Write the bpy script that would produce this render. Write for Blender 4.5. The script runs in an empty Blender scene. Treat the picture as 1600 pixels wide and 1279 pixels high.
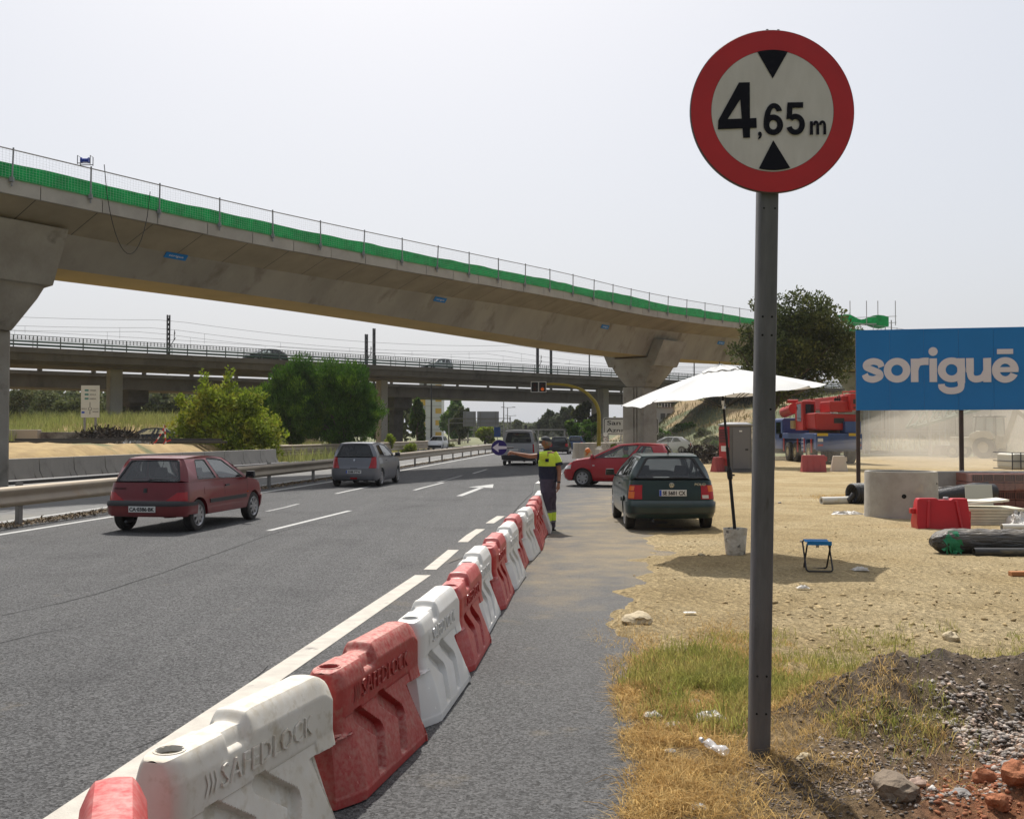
import bpy, math, random
import numpy as np
from mathutils import Vector, Matrix, noise
from mathutils.geometry import tessellate_polygon
R = math.radians
random.seed(7)
C = bpy.context.scene.collection
SC = bpy.context.scene
DUST, HAZE = True, True
# ------------------------------------------------------------------ camera
F = 1550.0; EYE = 1.8; PITCH = math.atan(36.5 / F)
cam = bpy.data.cameras.new('camera'); camo = bpy.data.objects.new('camera', cam); C.objects.link(camo)
cam.sensor_width = 36; cam.sensor_fit = 'HORIZONTAL'; cam.lens = F / 1600 * 36
cam.clip_start = 0.05; cam.clip_end = 6000
camo.location = (0, 0, EYE); camo.rotation_euler = (R(90) + PITCH, 0, 0)
SC.camera = camo
# ------------------------------------------------------------------ sky and sun
SUN_EL = R(55); SUN_AZ = R(-9)          # azimuth from +Y towards +X
sd = Vector((math.sin(SUN_AZ) * math.cos(SUN_EL), math.cos(SUN_AZ) * math.cos(SUN_EL), math.sin(SUN_EL)))
w = bpy.data.worlds.new('World'); SC.world = w; w.use_nodes = True
nt = w.node_tree; bg = nt.nodes['Background']
sky = nt.nodes.new('ShaderNodeTexSky'); sky.sky_type = 'NISHITA'; sky.sun_disc = False
sky.sun_elevation = SUN_EL; sky.sun_rotation = SUN_AZ
sky.altitude = 0; sky.air_density = 1.0; sky.dust_density = 6.0; sky.ozone_density = 1.0
mxs = nt.nodes.new('ShaderNodeMix'); mxs.data_type = 'RGBA'; mxs.inputs[0].default_value = 0.62
# bright summer haze veil, brighter towards the sun than behind the viewer
wtc = nt.nodes.new('ShaderNodeTexCoord'); dt = nt.nodes.new('ShaderNodeVectorMath'); dt.operation = 'DOT_PRODUCT'; dt.inputs[1].default_value = sd
nt.links.new(wtc.outputs['Generated'], dt.inputs[0]); vr = nt.nodes.new('ShaderNodeMapRange'); vr.interpolation_type = 'SMOOTHSTEP'
vr.inputs[1].default_value = -.35; vr.inputs[2].default_value = .62; vr.inputs[3].default_value = 2.4; vr.inputs[4].default_value = 9.6; nt.links.new(dt.outputs['Value'], vr.inputs[0])
vc = nt.nodes.new('ShaderNodeVectorMath'); vc.operation = 'SCALE'; vc.inputs[0].default_value = (.93, .965, 1.03); nt.links.new(vr.outputs[0], vc.inputs['Scale']); nt.links.new(vc.outputs[0], mxs.inputs[7])
nt.links.new(sky.outputs[0], mxs.inputs[6]); nt.links.new(mxs.outputs[2], bg.inputs[0])
bg.inputs[1].default_value = 0.10
sl = bpy.data.lights.new('sun', 'SUN'); sl.energy = 5.0; sl.angle = R(0.6); sl.color = (1, .96, .90)
so = bpy.data.objects.new('sun', sl); C.objects.link(so); so.rotation_euler = sd.to_track_quat('Z', 'Y').to_euler()
so.location = (0, 0, 60)
SC.view_settings.view_transform = 'Standard'; SC.view_settings.look = 'None'
SC.view_settings.exposure = 0.0; SC.view_settings.gamma = 1
SC.cycles.max_bounces = 6; SC.cycles.transparent_max_bounces = 16; SC.cycles.volume_bounces = 1
SC.cycles.caustics_reflective = False; SC.cycles.caustics_refractive = False

# ------------------------------------------------------------------ helpers
def pix(px, py, d):
    x = (px - 800) / F; y = (639.5 - py) / F
    v = Vector((x, math.cos(PITCH) - y * math.sin(PITCH), math.sin(PITCH) + y * math.cos(PITCH)))
    return Vector((0, 0, EYE)) + v * (d / v.y)
def gnd(px, py, z=0.0):
    x = (px - 800) / F; y = (639.5 - py) / F
    v = Vector((x, math.cos(PITCH) - y * math.sin(PITCH), math.sin(PITCH) + y * math.cos(PITCH)))
    return Vector((0, 0, EYE)) + v * ((z - EYE) / v.z)
def lerp(a, b, t): return a + (b - a) * t
def interp(x, pts):
    if x <= pts[0][0]: return pts[0][1]
    for (a, b), (c, d) in zip(pts, pts[1:]):
        if x <= c: return b + (d - b) * (x - a) / (c - a)
    return pts[-1][1]
def smooth(t):
    t = max(0, min(1, t)); return t * t * (3 - 2 * t)
def rotz(a): return Matrix.Rotation(a, 4, 'Z')
def T(x, y, z): return Matrix.Translation((x, y, z))

_mats = {}
def M(name, col, col2=None, scale=4.0, rough=.6, metal=0.0, bump=0.0, bscale=None, spec=.5, detail=6, contrast=(.35, .65),
      stretch=None, coat=0.0, col3=None, scale3=1.0, con3=(.5, .7), emit=None, alpha=None, sheen=0, trans=0, island=0.0, dust=None, dusta=.6, dsc=7):
    """procedural principled material: colour mixed by noise, optional second stain layer, bump, dust settled on upward faces"""
    if name in _mats: return _mats[name]
    m = bpy.data.materials.new(name); m.use_nodes = True; _mats[name] = m
    n = m.node_tree.nodes; l = m.node_tree.links; b = n['Principled BSDF']
    b.inputs['Roughness'].default_value = rough; b.inputs['Metallic'].default_value = metal
    b.inputs['Specular IOR Level'].default_value = spec; b.inputs['Coat Weight'].default_value = coat
    b.inputs['Coat Roughness'].default_value = .05
    b.inputs['Base Color'].default_value = (*col, 1)
    tc = n.new('ShaderNodeTexCoord'); src = tc.outputs['Object']
    if stretch:
        mp = n.new('ShaderNodeMapping'); mp.inputs['Scale'].default_value = stretch; l.new(src, mp.inputs[0]); src = mp.outputs[0]
    out = None
    def nz(sc, con, det=detail):
        t = n.new('ShaderNodeTexNoise'); t.inputs['Scale'].default_value = sc; t.inputs['Detail'].default_value = det
        t.inputs['Roughness'].default_value = .6; l.new(src, t.inputs['Vector'])
        r = n.new('ShaderNodeMapRange'); r.inputs[1].default_value = con[0]; r.inputs[2].default_value = con[1]
        l.new(t.outputs[0], r.inputs[0]); return r.outputs[0], t.outputs[0]
    def mix(fac, a, bb):
        x = n.new('ShaderNodeMix'); x.data_type = 'RGBA'; l.new(fac, x.inputs[0])
        if isinstance(a, tuple): x.inputs[6].default_value = (*a, 1)
        else: l.new(a, x.inputs[6])
        x.inputs[7].default_value = (*bb, 1); return x.outputs[2]
    if col2:
        f, _ = nz(scale, contrast); out = mix(f, col, col2)
    if col3:
        f, _ = nz(scale3, con3); out = mix(f, out if out else col, col3)
    if island:
        g = n.new('ShaderNodeNewGeometry'); hs = n.new('ShaderNodeHueSaturation')
        r = n.new('ShaderNodeMapRange'); r.inputs[3].default_value = 1 - island; r.inputs[4].default_value = 1 + island
        l.new(g.outputs['Random Per Island'], r.inputs[0]); l.new(r.outputs[0], hs.inputs['Value'])
        if out: l.new(out, hs.inputs['Color'])
        else: hs.inputs['Color'].default_value = (*col, 1)
        out = hs.outputs[0]
    if dust:
        g = n.new('ShaderNodeNewGeometry'); sp = n.new('ShaderNodeSeparateXYZ'); l.new(g.outputs['Normal'], sp.inputs[0])
        r = n.new('ShaderNodeMapRange'); r.inputs[1].default_value = -.1; r.inputs[2].default_value = .9; r.inputs[4].default_value = dusta
        l.new(sp.outputs[2], r.inputs[0]); f, _ = nz(dsc, (.3, .62)); mu = n.new('ShaderNodeMath'); mu.operation = 'MULTIPLY'
        l.new(r.outputs[0], mu.inputs[0]); l.new(f, mu.inputs[1])
        out = mix(mu.outputs[0], out if out else col, dust)
    if out: l.new(out, b.inputs['Base Color'])
    if bump:
        t = n.new('ShaderNodeTexNoise'); t.inputs['Scale'].default_value = bscale or scale * 4; t.inputs['Detail'].default_value = 8
        l.new(src, t.inputs['Vector']); bp = n.new('ShaderNodeBump'); bp.inputs['Strength'].default_value = bump
        bp.inputs['Distance'].default_value = .05; l.new(t.outputs[0], bp.inputs['Height']); l.new(bp.outputs[0], b.inputs['Normal'])
    if emit:
        b.inputs['Emission Color'].default_value = (*emit[0], 1); b.inputs['Emission Strength'].default_value = emit[1]
    if trans:
        tr = n.new('ShaderNodeBsdfTranslucent'); ms = n.new('ShaderNodeMixShader'); ms.inputs[0].default_value = trans
        if out: l.new(out, tr.inputs[0])
        else: tr.inputs[0].default_value = (*col, 1)
        l.new(b.outputs[0], ms.inputs[1]); l.new(tr.outputs[0], ms.inputs[2]); l.new(ms.outputs[0], n['Material Output'].inputs[0])
    if alpha is not None: b.inputs['Alpha'].default_value = alpha
    return m
def glass_mat(name, tint, refl=.9):
    if name in _mats: return _mats[name]
    m = bpy.data.materials.new(name); m.use_nodes = True; _mats[name] = m
    n = m.node_tree.nodes; l = m.node_tree.links; n.remove(n['Principled BSDF'])
    t = n.new('ShaderNodeBsdfTransparent'); t.inputs[0].default_value = (*tint, 1)
    g = n.new('ShaderNodeBsdfGlossy'); g.inputs['Roughness'].default_value = .03
    fr = n.new('ShaderNodeFresnel'); fr.inputs[0].default_value = 1.5
    ad = n.new('ShaderNodeMath'); ad.operation = 'MULTIPLY_ADD'; ad.inputs[1].default_value = refl; ad.inputs[2].default_value = .04
    l.new(fr.outputs[0], ad.inputs[0])
    x = n.new('ShaderNodeMixShader'); l.new(ad.outputs[0], x.inputs[0]); l.new(t.outputs[0], x.inputs[1]); l.new(g.outputs[0], x.inputs[2])
    l.new(x.outputs[0], n['Material Output'].inputs[0]); return m
def net_mat(name, col, sx, thick, weave='grid'):
    """woven net: a fine grid cut by transparency in real size"""
    if name in _mats: return _mats[name]
    m = bpy.data.materials.new(name); m.use_nodes = True; _mats[name] = m
    n = m.node_tree.nodes; l = m.node_tree.links; b = n['Principled BSDF']
    b.inputs['Base Color'].default_value = (*col, 1); b.inputs['Roughness'].default_value = .7
    tc = n.new('ShaderNodeTexCoord'); sp = n.new('ShaderNodeSeparateXYZ'); l.new(tc.outputs['UV'], sp.inputs[0])
    outs = []
    for k in (0, 1):
        f = n.new('ShaderNodeMath'); f.operation = 'MULTIPLY'; f.inputs[1].default_value = 1 / sx; l.new(sp.outputs[k], f.inputs[0])
        fr = n.new('ShaderNodeMath'); fr.operation = 'FRACT'; l.new(f.outputs[0], fr.inputs[0])
        lt = n.new('ShaderNodeMath'); lt.operation = 'LESS_THAN'; lt.inputs[1].default_value = thick; l.new(fr.outputs[0], lt.inputs[0]); outs.append(lt.outputs[0])
    mx = n.new('ShaderNodeMath'); mx.operation = 'MAXIMUM'; l.new(outs[0], mx.inputs[0]); l.new(outs[1], mx.inputs[1])
    tr = n.new('ShaderNodeBsdfTransparent'); ms = n.new('ShaderNodeMixShader')
    l.new(mx.outputs[0], ms.inputs[0]); l.new(tr.outputs[0], ms.inputs[1]); l.new(b.outputs[0], ms.inputs[2])
    l.new(ms.outputs[0], n['Material Output'].inputs[0]); return m

def tag(o, label=None, cat=None, group=None, kind=None):
    if label: o['label'] = label
    if cat: o['category'] = cat
    if group: o['group'] = group
    if kind: o['kind'] = kind
    return o
def thing(name, label, cat, loc=(0, 0, 0), rz=0.0, group=None):
    o = bpy.data.objects.new(name, None); C.objects.link(o); o.empty_display_size = .2
    o.location = loc; o.rotation_euler = (0, 0, rz); return tag(o, label, cat, group)
def copy_tree(o, parent=None):
    c = o.copy(); C.objects.link(c)
    if parent: c.parent = parent
    for ch in list(o.children): copy_tree(ch, c)
    return c

class MB:
    def __init__(s): s.v = []; s.f = []; s.m = []; s.cur = 0; s.uv = None
    def mat(s, i): s.cur = i; return s
    def add(s, vs, fs):
        o = len(s.v); s.v += [tuple(v) for v in vs]; s.f += [tuple(i + o for i in f) for f in fs]; s.m += [s.cur] * len(fs); return s
    def box(s, c, d, mt=None, tx=1.0, ty=1.0):
        """centre, full size; tx, ty scale the top face"""
        x, y, z = d[0] / 2, d[1] / 2, d[2] / 2
        P = [(-x, -y, -z), (x, -y, -z), (x, y, -z), (-x, y, -z), (-x * tx, -y * ty, z), (x * tx, -y * ty, z), (x * tx, y * ty, z), (-x * tx, y * ty, z)]
        P = [Vector(p) + Vector(c) for p in P]
        if mt is not None: P = [mt @ p for p in P]
        return s.add(P, [(0, 3, 2, 1), (4, 5, 6, 7), (0, 1, 5, 4), (1, 2, 6, 5), (2, 3, 7, 6), (3, 0, 4, 7)])
    def bx(s, x0, x1, y0, y1, z0, z1, mt=None): return s.box(((x0 + x1) / 2, (y0 + y1) / 2, (z0 + z1) / 2), (x1 - x0, y1 - y0, z1 - z0), mt)
    def tube(s, pts, r, n=8, cap=True):
        pts = [Vector(p) for p in pts]; k = len(pts); rr = r if isinstance(r, (list, tuple)) else [r] * k
        vs = []; up = None
        for i, p in enumerate(pts):
            d = (pts[min(i + 1, k - 1)] - pts[max(i - 1, 0)])
            d = d.normalized() if d.length > 1e-9 else Vector((0, 0, 1))
            if up is None: up = Vector((0, 0, 1)) if abs(d.z) < .9 else Vector((0, 1, 0))
            a = d.cross(up); a = a.normalized() if a.length > 1e-6 else Vector((1, 0, 0)); b = a.cross(d).normalized(); up = b
            for j in range(n):
                t = 2 * math.pi * j / n; vs.append(p + a * math.cos(t) * rr[i] + b * math.sin(t) * rr[i])
        fs = [(i * n + j, i * n + (j + 1) % n, (i + 1) * n + (j + 1) % n, (i + 1) * n + j) for i in range(k - 1) for j in range(n)]
        if cap: fs += [tuple(range(n - 1, -1, -1)), tuple(range((k - 1) * n, k * n))]
        return s.add(vs, fs)
    def beam(s, a, b, wx, wz):
        """rectangular bar from a to b"""
        a = Vector(a); b = Vector(b); d = (b - a); L = d.length
        q = d.to_track_quat('Y', 'Z').to_matrix().to_4x4()
        return s.box((0, L / 2, 0), (wx, L, wz), Matrix.Translation(a) @ q)
    def lathe(s, prof, n=24, mt=None, axis='Z', cap=False):
        vs = []
        for (r, h) in prof:
            for j in range(n):
                t = 2 * math.pi * j / n
                p = (r * math.cos(t), r * math.sin(t), h) if axis == 'Z' else (h, r * math.cos(t), r * math.sin(t)) if axis == 'X' else (r * math.sin(t), h, r * math.cos(t))
                p = Vector(p); vs.append(mt @ p if mt is not None else p)
        k = len(prof); fs = [(i * n + j, i * n + (j + 1) % n, (i + 1) * n + (j + 1) % n, (i + 1) * n + j) for i in range(k - 1) for j in range(n)]
        if cap: fs += [tuple(range(n - 1, -1, -1)), tuple(range((k - 1) * n, k * n))]
        return s.add(vs, fs)
    def prism(s, poly, h0, h1, mt=None, axis='Z'):
        """2D polygon extruded; axis Z: (x,y) ; Y: (x,z) extruded along y ; X: (y,z) extruded along x"""
        def P(a, b, h): return Vector((a, b, h)) if axis == 'Z' else Vector((a, h, b)) if axis == 'Y' else Vector((h, a, b))
        k = len(poly); vs = [P(a, b, h0) for a, b in poly] + [P(a, b, h1) for a, b in poly]
        if mt is not None: vs = [mt @ v for v in vs]
        fs = [tuple(range(k - 1, -1, -1)), tuple(range(k, 2 * k))] + [(i, (i + 1) % k, k + (i + 1) % k, k + i) for i in range(k)]
        return s.add(vs, fs)
    def grid(s, rows, close=False):
        n = len(rows[0]); vs = [p for r in rows for p in r]; fs = []
        for i in range(len(rows) - 1):
            for j in range(n - 1 + (1 if close else 0)):
                fs.append((i * n + j, i * n + (j + 1) % n, (i + 1) * n + (j + 1) % n, (i + 1) * n + j))
        return s.add(vs, fs)
    def build(s, name, mats, parent=None, smooth=None, bevel=0, seg=2, solid=0, recalc=True):
        me = bpy.data.meshes.new(name); me.from_pydata(s.v, [], s.f)
        for mm in (mats if isinstance(mats, (list, tuple)) else [mats]): me.materials.append(mm)
        if any(s.m): me.polygons.foreach_set('material_index', s.m)
        if recalc:
            import bmesh
            bm = bmesh.new(); bm.from_mesh(me); bmesh.ops.recalc_face_normals(bm, faces=bm.faces); bm.to_mesh(me); bm.free()
        if smooth is not None:
            me.polygons.foreach_set('use_smooth', [True] * len(me.polygons)); me.set_sharp_from_angle(angle=R(smooth))
        o = bpy.data.objects.new(name, me); C.objects.link(o)
        if parent: o.parent = parent
        if solid:
            md = o.modifiers.new('solid', 'SOLIDIFY'); md.thickness = solid; md.offset = 0
        if bevel:
            md = o.modifiers.new('bevel', 'BEVEL'); md.width = bevel; md.segments = seg; md.limit_method = 'ANGLE'; md.angle_limit = R(40)
            if smooth is None:
                me.polygons.foreach_set('use_smooth', [True] * len(me.polygons)); me.set_sharp_from_angle(angle=R(50)); md.harden_normals = True
        return o
def np_mesh(name, V, Fq, mats, parent=None, k=4, midx=None):
    """fast mesh of many k-gons from arrays"""
    me = bpy.data.meshes.new(name); nv = len(V); nf = len(Fq)
    me.vertices.add(nv); me.vertices.foreach_set('co', np.asarray(V, dtype=np.float32).ravel())
    me.loops.add(nf * k); me.loops.foreach_set('vertex_index', np.asarray(Fq, dtype=np.int32).ravel())
    me.polygons.add(nf); me.polygons.foreach_set('loop_start', np.arange(0, nf * k, k, dtype=np.int32))
    for mm in (mats if isinstance(mats, (list, tuple)) else [mats]): me.materials.append(mm)
    if midx is not None: me.polygons.foreach_set('material_index', np.asarray(midx, dtype=np.int32))
    me.update(); me.validate()
    o = bpy.data.objects.new(name, me); C.objects.link(o)
    if parent: o.parent = parent
    return o
def text_mb(body, width=None, height=None, bold=0.0, depth=.004, res=3):
    """text as geometry lying in XZ, facing -Y, lower left at the origin, fitted to width/height"""
    cu = bpy.data.curves.new('t', 'FONT'); cu.body = body; cu.size = 1; cu.offset = bold; cu.resolution_u = res; cu.extrude = .01
    ob = bpy.data.objects.new('t', cu); C.objects.link(ob)
    me = bpy.data.meshes.new_from_object(ob)
    vs = np.array([v.co[:] for v in me.vertices]); fs = [tuple(p.vertices) for p in me.polygons]
    C.objects.unlink(ob); bpy.data.objects.remove(ob); bpy.data.curves.remove(cu); bpy.data.meshes.remove(me)
    x0, y0 = vs[:, 0].min(), vs[:, 1].min(); wx, wy = vs[:, 0].max() - x0, vs[:, 1].max() - y0
    sx = width / wx if width else height / wy; sy = height / wy if height else sx
    out = MB(); out.add([((v[0] - x0) * sx, -(v[2]) / .02 * depth - depth / 2, (v[1] - y0) * sy) for v in vs], fs); out.wh = (wx * sx, wy * sy)
    return out
def put_text(mb, body, mt, width=None, height=None, bold=0.0, depth=.004, center=False, res=3):
    t = text_mb(body, width, height, bold, depth, res)
    if center: mt = mt @ T(-t.wh[0] / 2, 0, -t.wh[1] / 2)
    mb.add([mt @ Vector(v) for v in t.v], t.f); return mb
def sweep(mb, path, prof, closed=False, width_scale=1):
    """profile (lateral, z) swept along a ground path; lateral is to the right of travel"""
    rows = []; path = [Vector(p) for p in path]
    for i, p in enumerate(path):
        d = path[min(i + 1, len(path) - 1)] - path[max(i - 1, 0)]; d.z = 0; d.normalize(); r = Vector((d.y, -d.x, 0))
        rows.append([p + r * a + Vector((0, 0, z)) for a, z in prof])
    mb.grid(rows, close=closed)
    if closed:
        n = len(prof); o = len(mb.v) - n * len(rows)
        mb.f.append(tuple(range(o, o + n))); mb.m.append(mb.cur); mb.f.append(tuple(range(o + n * (len(rows) - 1), o + n * len(rows)))[::-1]); mb.m.append(mb.cur)
    return mb
# ================================================================== GROUND AND ROADS
sand_c = (.34, .265, .155)
def road_mat():
    m = M('asphalt', (.066, .066, .067), (.094, .094, .094), scale=55, rough=.85, bump=.6, bscale=120, contrast=(.3, .7), col3=(.055, .055, .056), scale3=.5, con3=(.5, .75), spec=.3)
    n = m.node_tree.nodes; l = m.node_tree.links; b = n['Principled BSDF']
    cur = b.inputs['Base Color'].links[0].from_socket
    at = n.new('ShaderNodeAttribute'); at.attribute_name = 'dust'
    tc = n.new('ShaderNodeTexCoord')
    def noi(sc, a, bb, vec=None):
        t = n.new('ShaderNodeTexNoise'); t.inputs['Scale'].default_value = sc; t.inputs['Detail'].default_value = 8; t.inputs['Roughness'].default_value = .65
        l.new(vec or tc.outputs['Object'], t.inputs['Vector']); r = n.new('ShaderNodeMapRange'); r.inputs[1].default_value = a; r.inputs[2].default_value = bb; l.new(t.outputs[0], r.inputs[0]); return r.outputs[0]
    def mixc(f, a, col, k=1.0):
        mu = n.new('ShaderNodeMath'); mu.operation = 'MULTIPLY'; mu.inputs[1].default_value = k; l.new(f, mu.inputs[0])
        x = n.new('ShaderNodeMix'); x.data_type = 'RGBA'; l.new(mu.outputs[0], x.inputs[0]); l.new(a, x.inputs[6]); x.inputs[7].default_value = (*col, 1); return x.outputs[2]
    # worn wheel tracks: long streaks along the road
    mp = n.new('ShaderNodeMapping'); mp.inputs['Scale'].default_value = (1.3, .035, 1); mp.inputs['Rotation'].default_value = (0, 0, R(6.5)); l.new(tc.outputs['Object'], mp.inputs[0])
    cur = mixc(noi(1.0, .45, .75, mp.outputs[0]), cur, (.115, .114, .112), .5)
    # aggregate speckle
    v = n.new('ShaderNodeTexVoronoi'); v.inputs['Scale'].default_value = 75; l.new(tc.outputs['Object'], v.inputs['Vector'])
    hs = n.new('ShaderNodeHueSaturation'); rr = n.new('ShaderNodeMapRange'); rr.inputs[3].default_value = .35; rr.inputs[4].default_value = 1.9
    sp = n.new('ShaderNodeSeparateColor'); l.new(v.outputs['Color'], sp.inputs[0]); l.new(sp.outputs[0], rr.inputs[0]); l.new(rr.outputs[0], hs.inputs['Value']); l.new(cur, hs.inputs['Color']); cur = hs.outputs[0]
    # cracks
    v2 = n.new('ShaderNodeTexVoronoi'); v2.feature = 'DISTANCE_TO_EDGE'; v2.inputs['Scale'].default_value = .35
    wn = n.new('ShaderNodeTexNoise'); wn.inputs['Scale'].default_value = 1.3; wn.inputs['Detail'].default_value = 6; l.new(tc.outputs['Object'], wn.inputs['Vector'])
    vm = n.new('ShaderNodeVectorMath'); vm.operation = 'ADD'; l.new(tc.outputs['Object'], vm.inputs[0]); l.new(wn.outputs['Color'], vm.inputs[1]); l.new(vm.outputs[0], v2.inputs['Vector'])
    r2 = n.new('ShaderNodeMapRange'); r2.inputs[1].default_value = 0; r2.inputs[2].default_value = .0035; r2.inputs[3].default_value = .55; r2.inputs[4].default_value = 0; l.new(v2.outputs[0], r2.inputs[0])
    x = n.new('ShaderNodeMix'); x.data_type = 'RGBA'; l.new(r2.outputs[0], x.inputs[0]); l.new(cur, x.inputs[6]); x.inputs[7].default_value = (.045, .045, .045, 1); cur = x.outputs[2]
    # paler, dustier shoulder
    m5 = n.new('ShaderNodeMapRange'); m5.inputs[2].default_value = .3; m5.inputs[4].default_value = .5; l.new(at.outputs['Fac'], m5.inputs[0]); cur = mixc(m5.outputs[0], cur, (.165, .16, .15))
    # blown sand
    a1 = n.new('ShaderNodeMath'); a1.operation = 'MULTIPLY_ADD'; l.new(noi(1.3, .25, .75), a1.inputs[0]); a1.inputs[1].default_value = 1.0; a1.inputs[2].default_value = -1.0
    a2 = n.new('ShaderNodeMath'); a2.operation = 'ADD'; l.new(at.outputs['Fac'], a2.inputs[0]); l.new(a1.outputs[0], a2.inputs[1])
    cl = n.new('ShaderNodeMapRange'); cl.inputs[1].default_value = -.1; cl.inputs[2].default_value = .75; l.new(a2.outputs[0], cl.inputs[0]); cl.inputs[1].default_value = -.2; cl.inputs[2].default_value = .65
    mu = n.new('ShaderNodeMath'); mu.operation = 'MULTIPLY'; l.new(cl.outputs[0], mu.inputs[0]); l.new(noi(60, .1, .6), mu.inputs[1])
    x = n.new('ShaderNodeMix'); x.data_type = 'RGBA'; l.new(mu.outputs[0], x.inputs[0]); l.new(cur, x.inputs[6]); x.inputs[7].default_value = (*sand_c, 1)
    l.new(x.outputs[2], b.inputs['Base Color'])
    return m
ASPH = road_mat()
R_EDGE = [(1, -2.5), (6.14, -1.92), (12.74, -1.11), (17.5, -.72), (22.5, -.12), (35, 1.25), (54, 3.1), (87, 6.5), (120, 10.6), (160, 16), (260, 32), (420, 62)]
L_EDGE = [(1, -11), (17.5, -9.06), (30.3, -7.5), (47.3, -5.3), (87, -1.4), (120, 2.5), (160, 8), (260, 24), (420, 54)]
SHOULDER = [(1, .3), (4.6, .5), (5.9, .64), (8.6, .82), (11, .95), (14, 1.15), (17, 1.7), (20, 2.1), (24, 2.5), (28, 3.0), (32, 3.7), (40, 4.8), (50, 5.2), (60, 6), (87, 9), (120, 13), (160, 18.5), (260, 34.5), (420, 65)]
def dustv(x, y):
    s = interp(y, SHOULDER); d = s - x
    base = interp(y, [(1, .06), (6, .10), (9, .2), (12, .6), (14, .8), (20, .85), (30, .6), (45, .3), (80, .1)])
    fall = interp(y, [(1, 4), (9, 3.5), (13, 2.8), (20, 2.6), (30, 3), (60, 4)])
    return max(0, min(1, base * (1 - max(0, d) / fall))) if x > interp(y, R_EDGE) - .3 else 0
def strip(name, left, right, ys, nx, z, mat, attr=None):
    rows = [[(lerp(left(y), right(y), j / nx), y, z) for j in range(nx + 1)] for y in ys]
    mb = MB(); mb.grid(rows); o = mb.build(name, mat, recalc=False)
    if attr:
        a = o.data.attributes.new('dust', 'FLOAT', 'POINT'); a.data.foreach_set('value', [attr(v[0], v[1]) for v in mb.v])
    o['kind'] = 'structure'; return o
ysr = [1 * 1.035 ** i for i in range(176)]
strip('road', lambda y: interp(y, L_EDGE) - .9, lambda y: interp(y, SHOULDER) + interp(y, [(8, .5), (14, 2.5), (40, 4)]), ysr, 40, .0, ASPH, dustv)
OPP = [(10, -27), (35.3, -18.9), (57, -14.6), (87, -11), (120, -8.5), (160, -4), (260, 10), (420, 40)]
ASPH2 = M('pale_asphalt', (.13, .128, .125), (.17, .168, .162), scale=3, rough=.9, bump=.2, bscale=120, col3=(.2, .19, .165), scale3=.4, con3=(.5, .75))
strip('opposite_road', lambda y: interp(y, OPP), lambda y: interp(y, L_EDGE) - 1.3, [8 * 1.05 ** i for i in range(82)], 12, .0, ASPH2)
def catmull(P, n):
    out = []
    for i in range(len(P) - 1):
        p0, p1, p2, p3 = [np.array(P[max(0, min(len(P) - 1, k))]) for k in (i - 1, i, i + 1, i + 2)]
        for q in range(n):
            t = q / n; out.append(tuple(.5 * ((2 * p1) + (-p0 + p2) * t + (2 * p0 - 5 * p1 + 4 * p2 - p3) * t * t + (-p0 + 3 * p1 - 3 * p2 + p3) * t ** 3)))
    out.append(tuple(P[-1])); return out
# ---- painted markings
PAINT = M('road_paint', (.52, .485, .42), (.42, .39, .34), scale=6, rough=.8, bump=.2, bscale=90, col3=(.22, .2, .18), scale3=5, con3=(.62, .72))
PAINTW = M('white_road_paint', (.46, .46, .44), (.36, .36, .35), scale=5, rough=.8, col3=(.2, .2, .2), scale3=9, con3=(.64, .72))
PAINTF = M('faded_road_paint', (.3, .3, .29), (.2, .2, .195), scale=8, rough=.85)
mk = MB()
def line(f, y0, y1, wd, n=None):
    n = n or max(2, int((y1 - y0) / 1.0)); ys = [lerp(y0, y1, i / n) for i in range(n + 1)]
    mk.grid([[(f(y) - wd / 2, y, .004), (f(y) + wd / 2, y, .004)] for y in ys])
RL = lambda y: interp(y, R_EDGE)
mk.mat(0); line(RL, 1, 12.6, .20, 30)
for a, b in ((13.1, 15.3), (16.4, 18.6), (19.8, 21.5)): line(RL, a, b, .17, 6)
mk.mat(1); line(lambda y: interp(y, L_EDGE), 3, 30, .15, 30); line(lambda y: interp(y, L_EDGE), 30, 400, .2, 120)
line(RL, 42, 400, .2, 120)
line(lambda y: interp(y, L_EDGE) - 1.55 - .0 * y, 9, 300, .15, 120)
def LA(y): return interp(y, [(10, -5.7), (18.4, -4.46), (23, -3.75), (32, -3.0), (35.8, -2.5), (44.3, -1.7), (87, 2.5), (160, 12), (260, 28)])
line(LA, 18.3, 23.0, .12); line(LA, 31.2, 36, .12); line(LA, 44, 49, .12); line(LA, 57, 62, .14)
for q in range(6): line(LA, 70 + q * 13, 75 + q * 13, .14)
def LB(y): return interp(y, [(10, -7.6), (23.6, -5.5), (29.7, -5.2), (33.2, -4.8), (60, -2.5)])
line(LB, 29.4, 33.4, .12); mk.mat(2); line(LB, 22.8, 25.2, .12); line(lambda y: -3.2 + (y - 31) * .1, 36, 42, .1)
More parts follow.
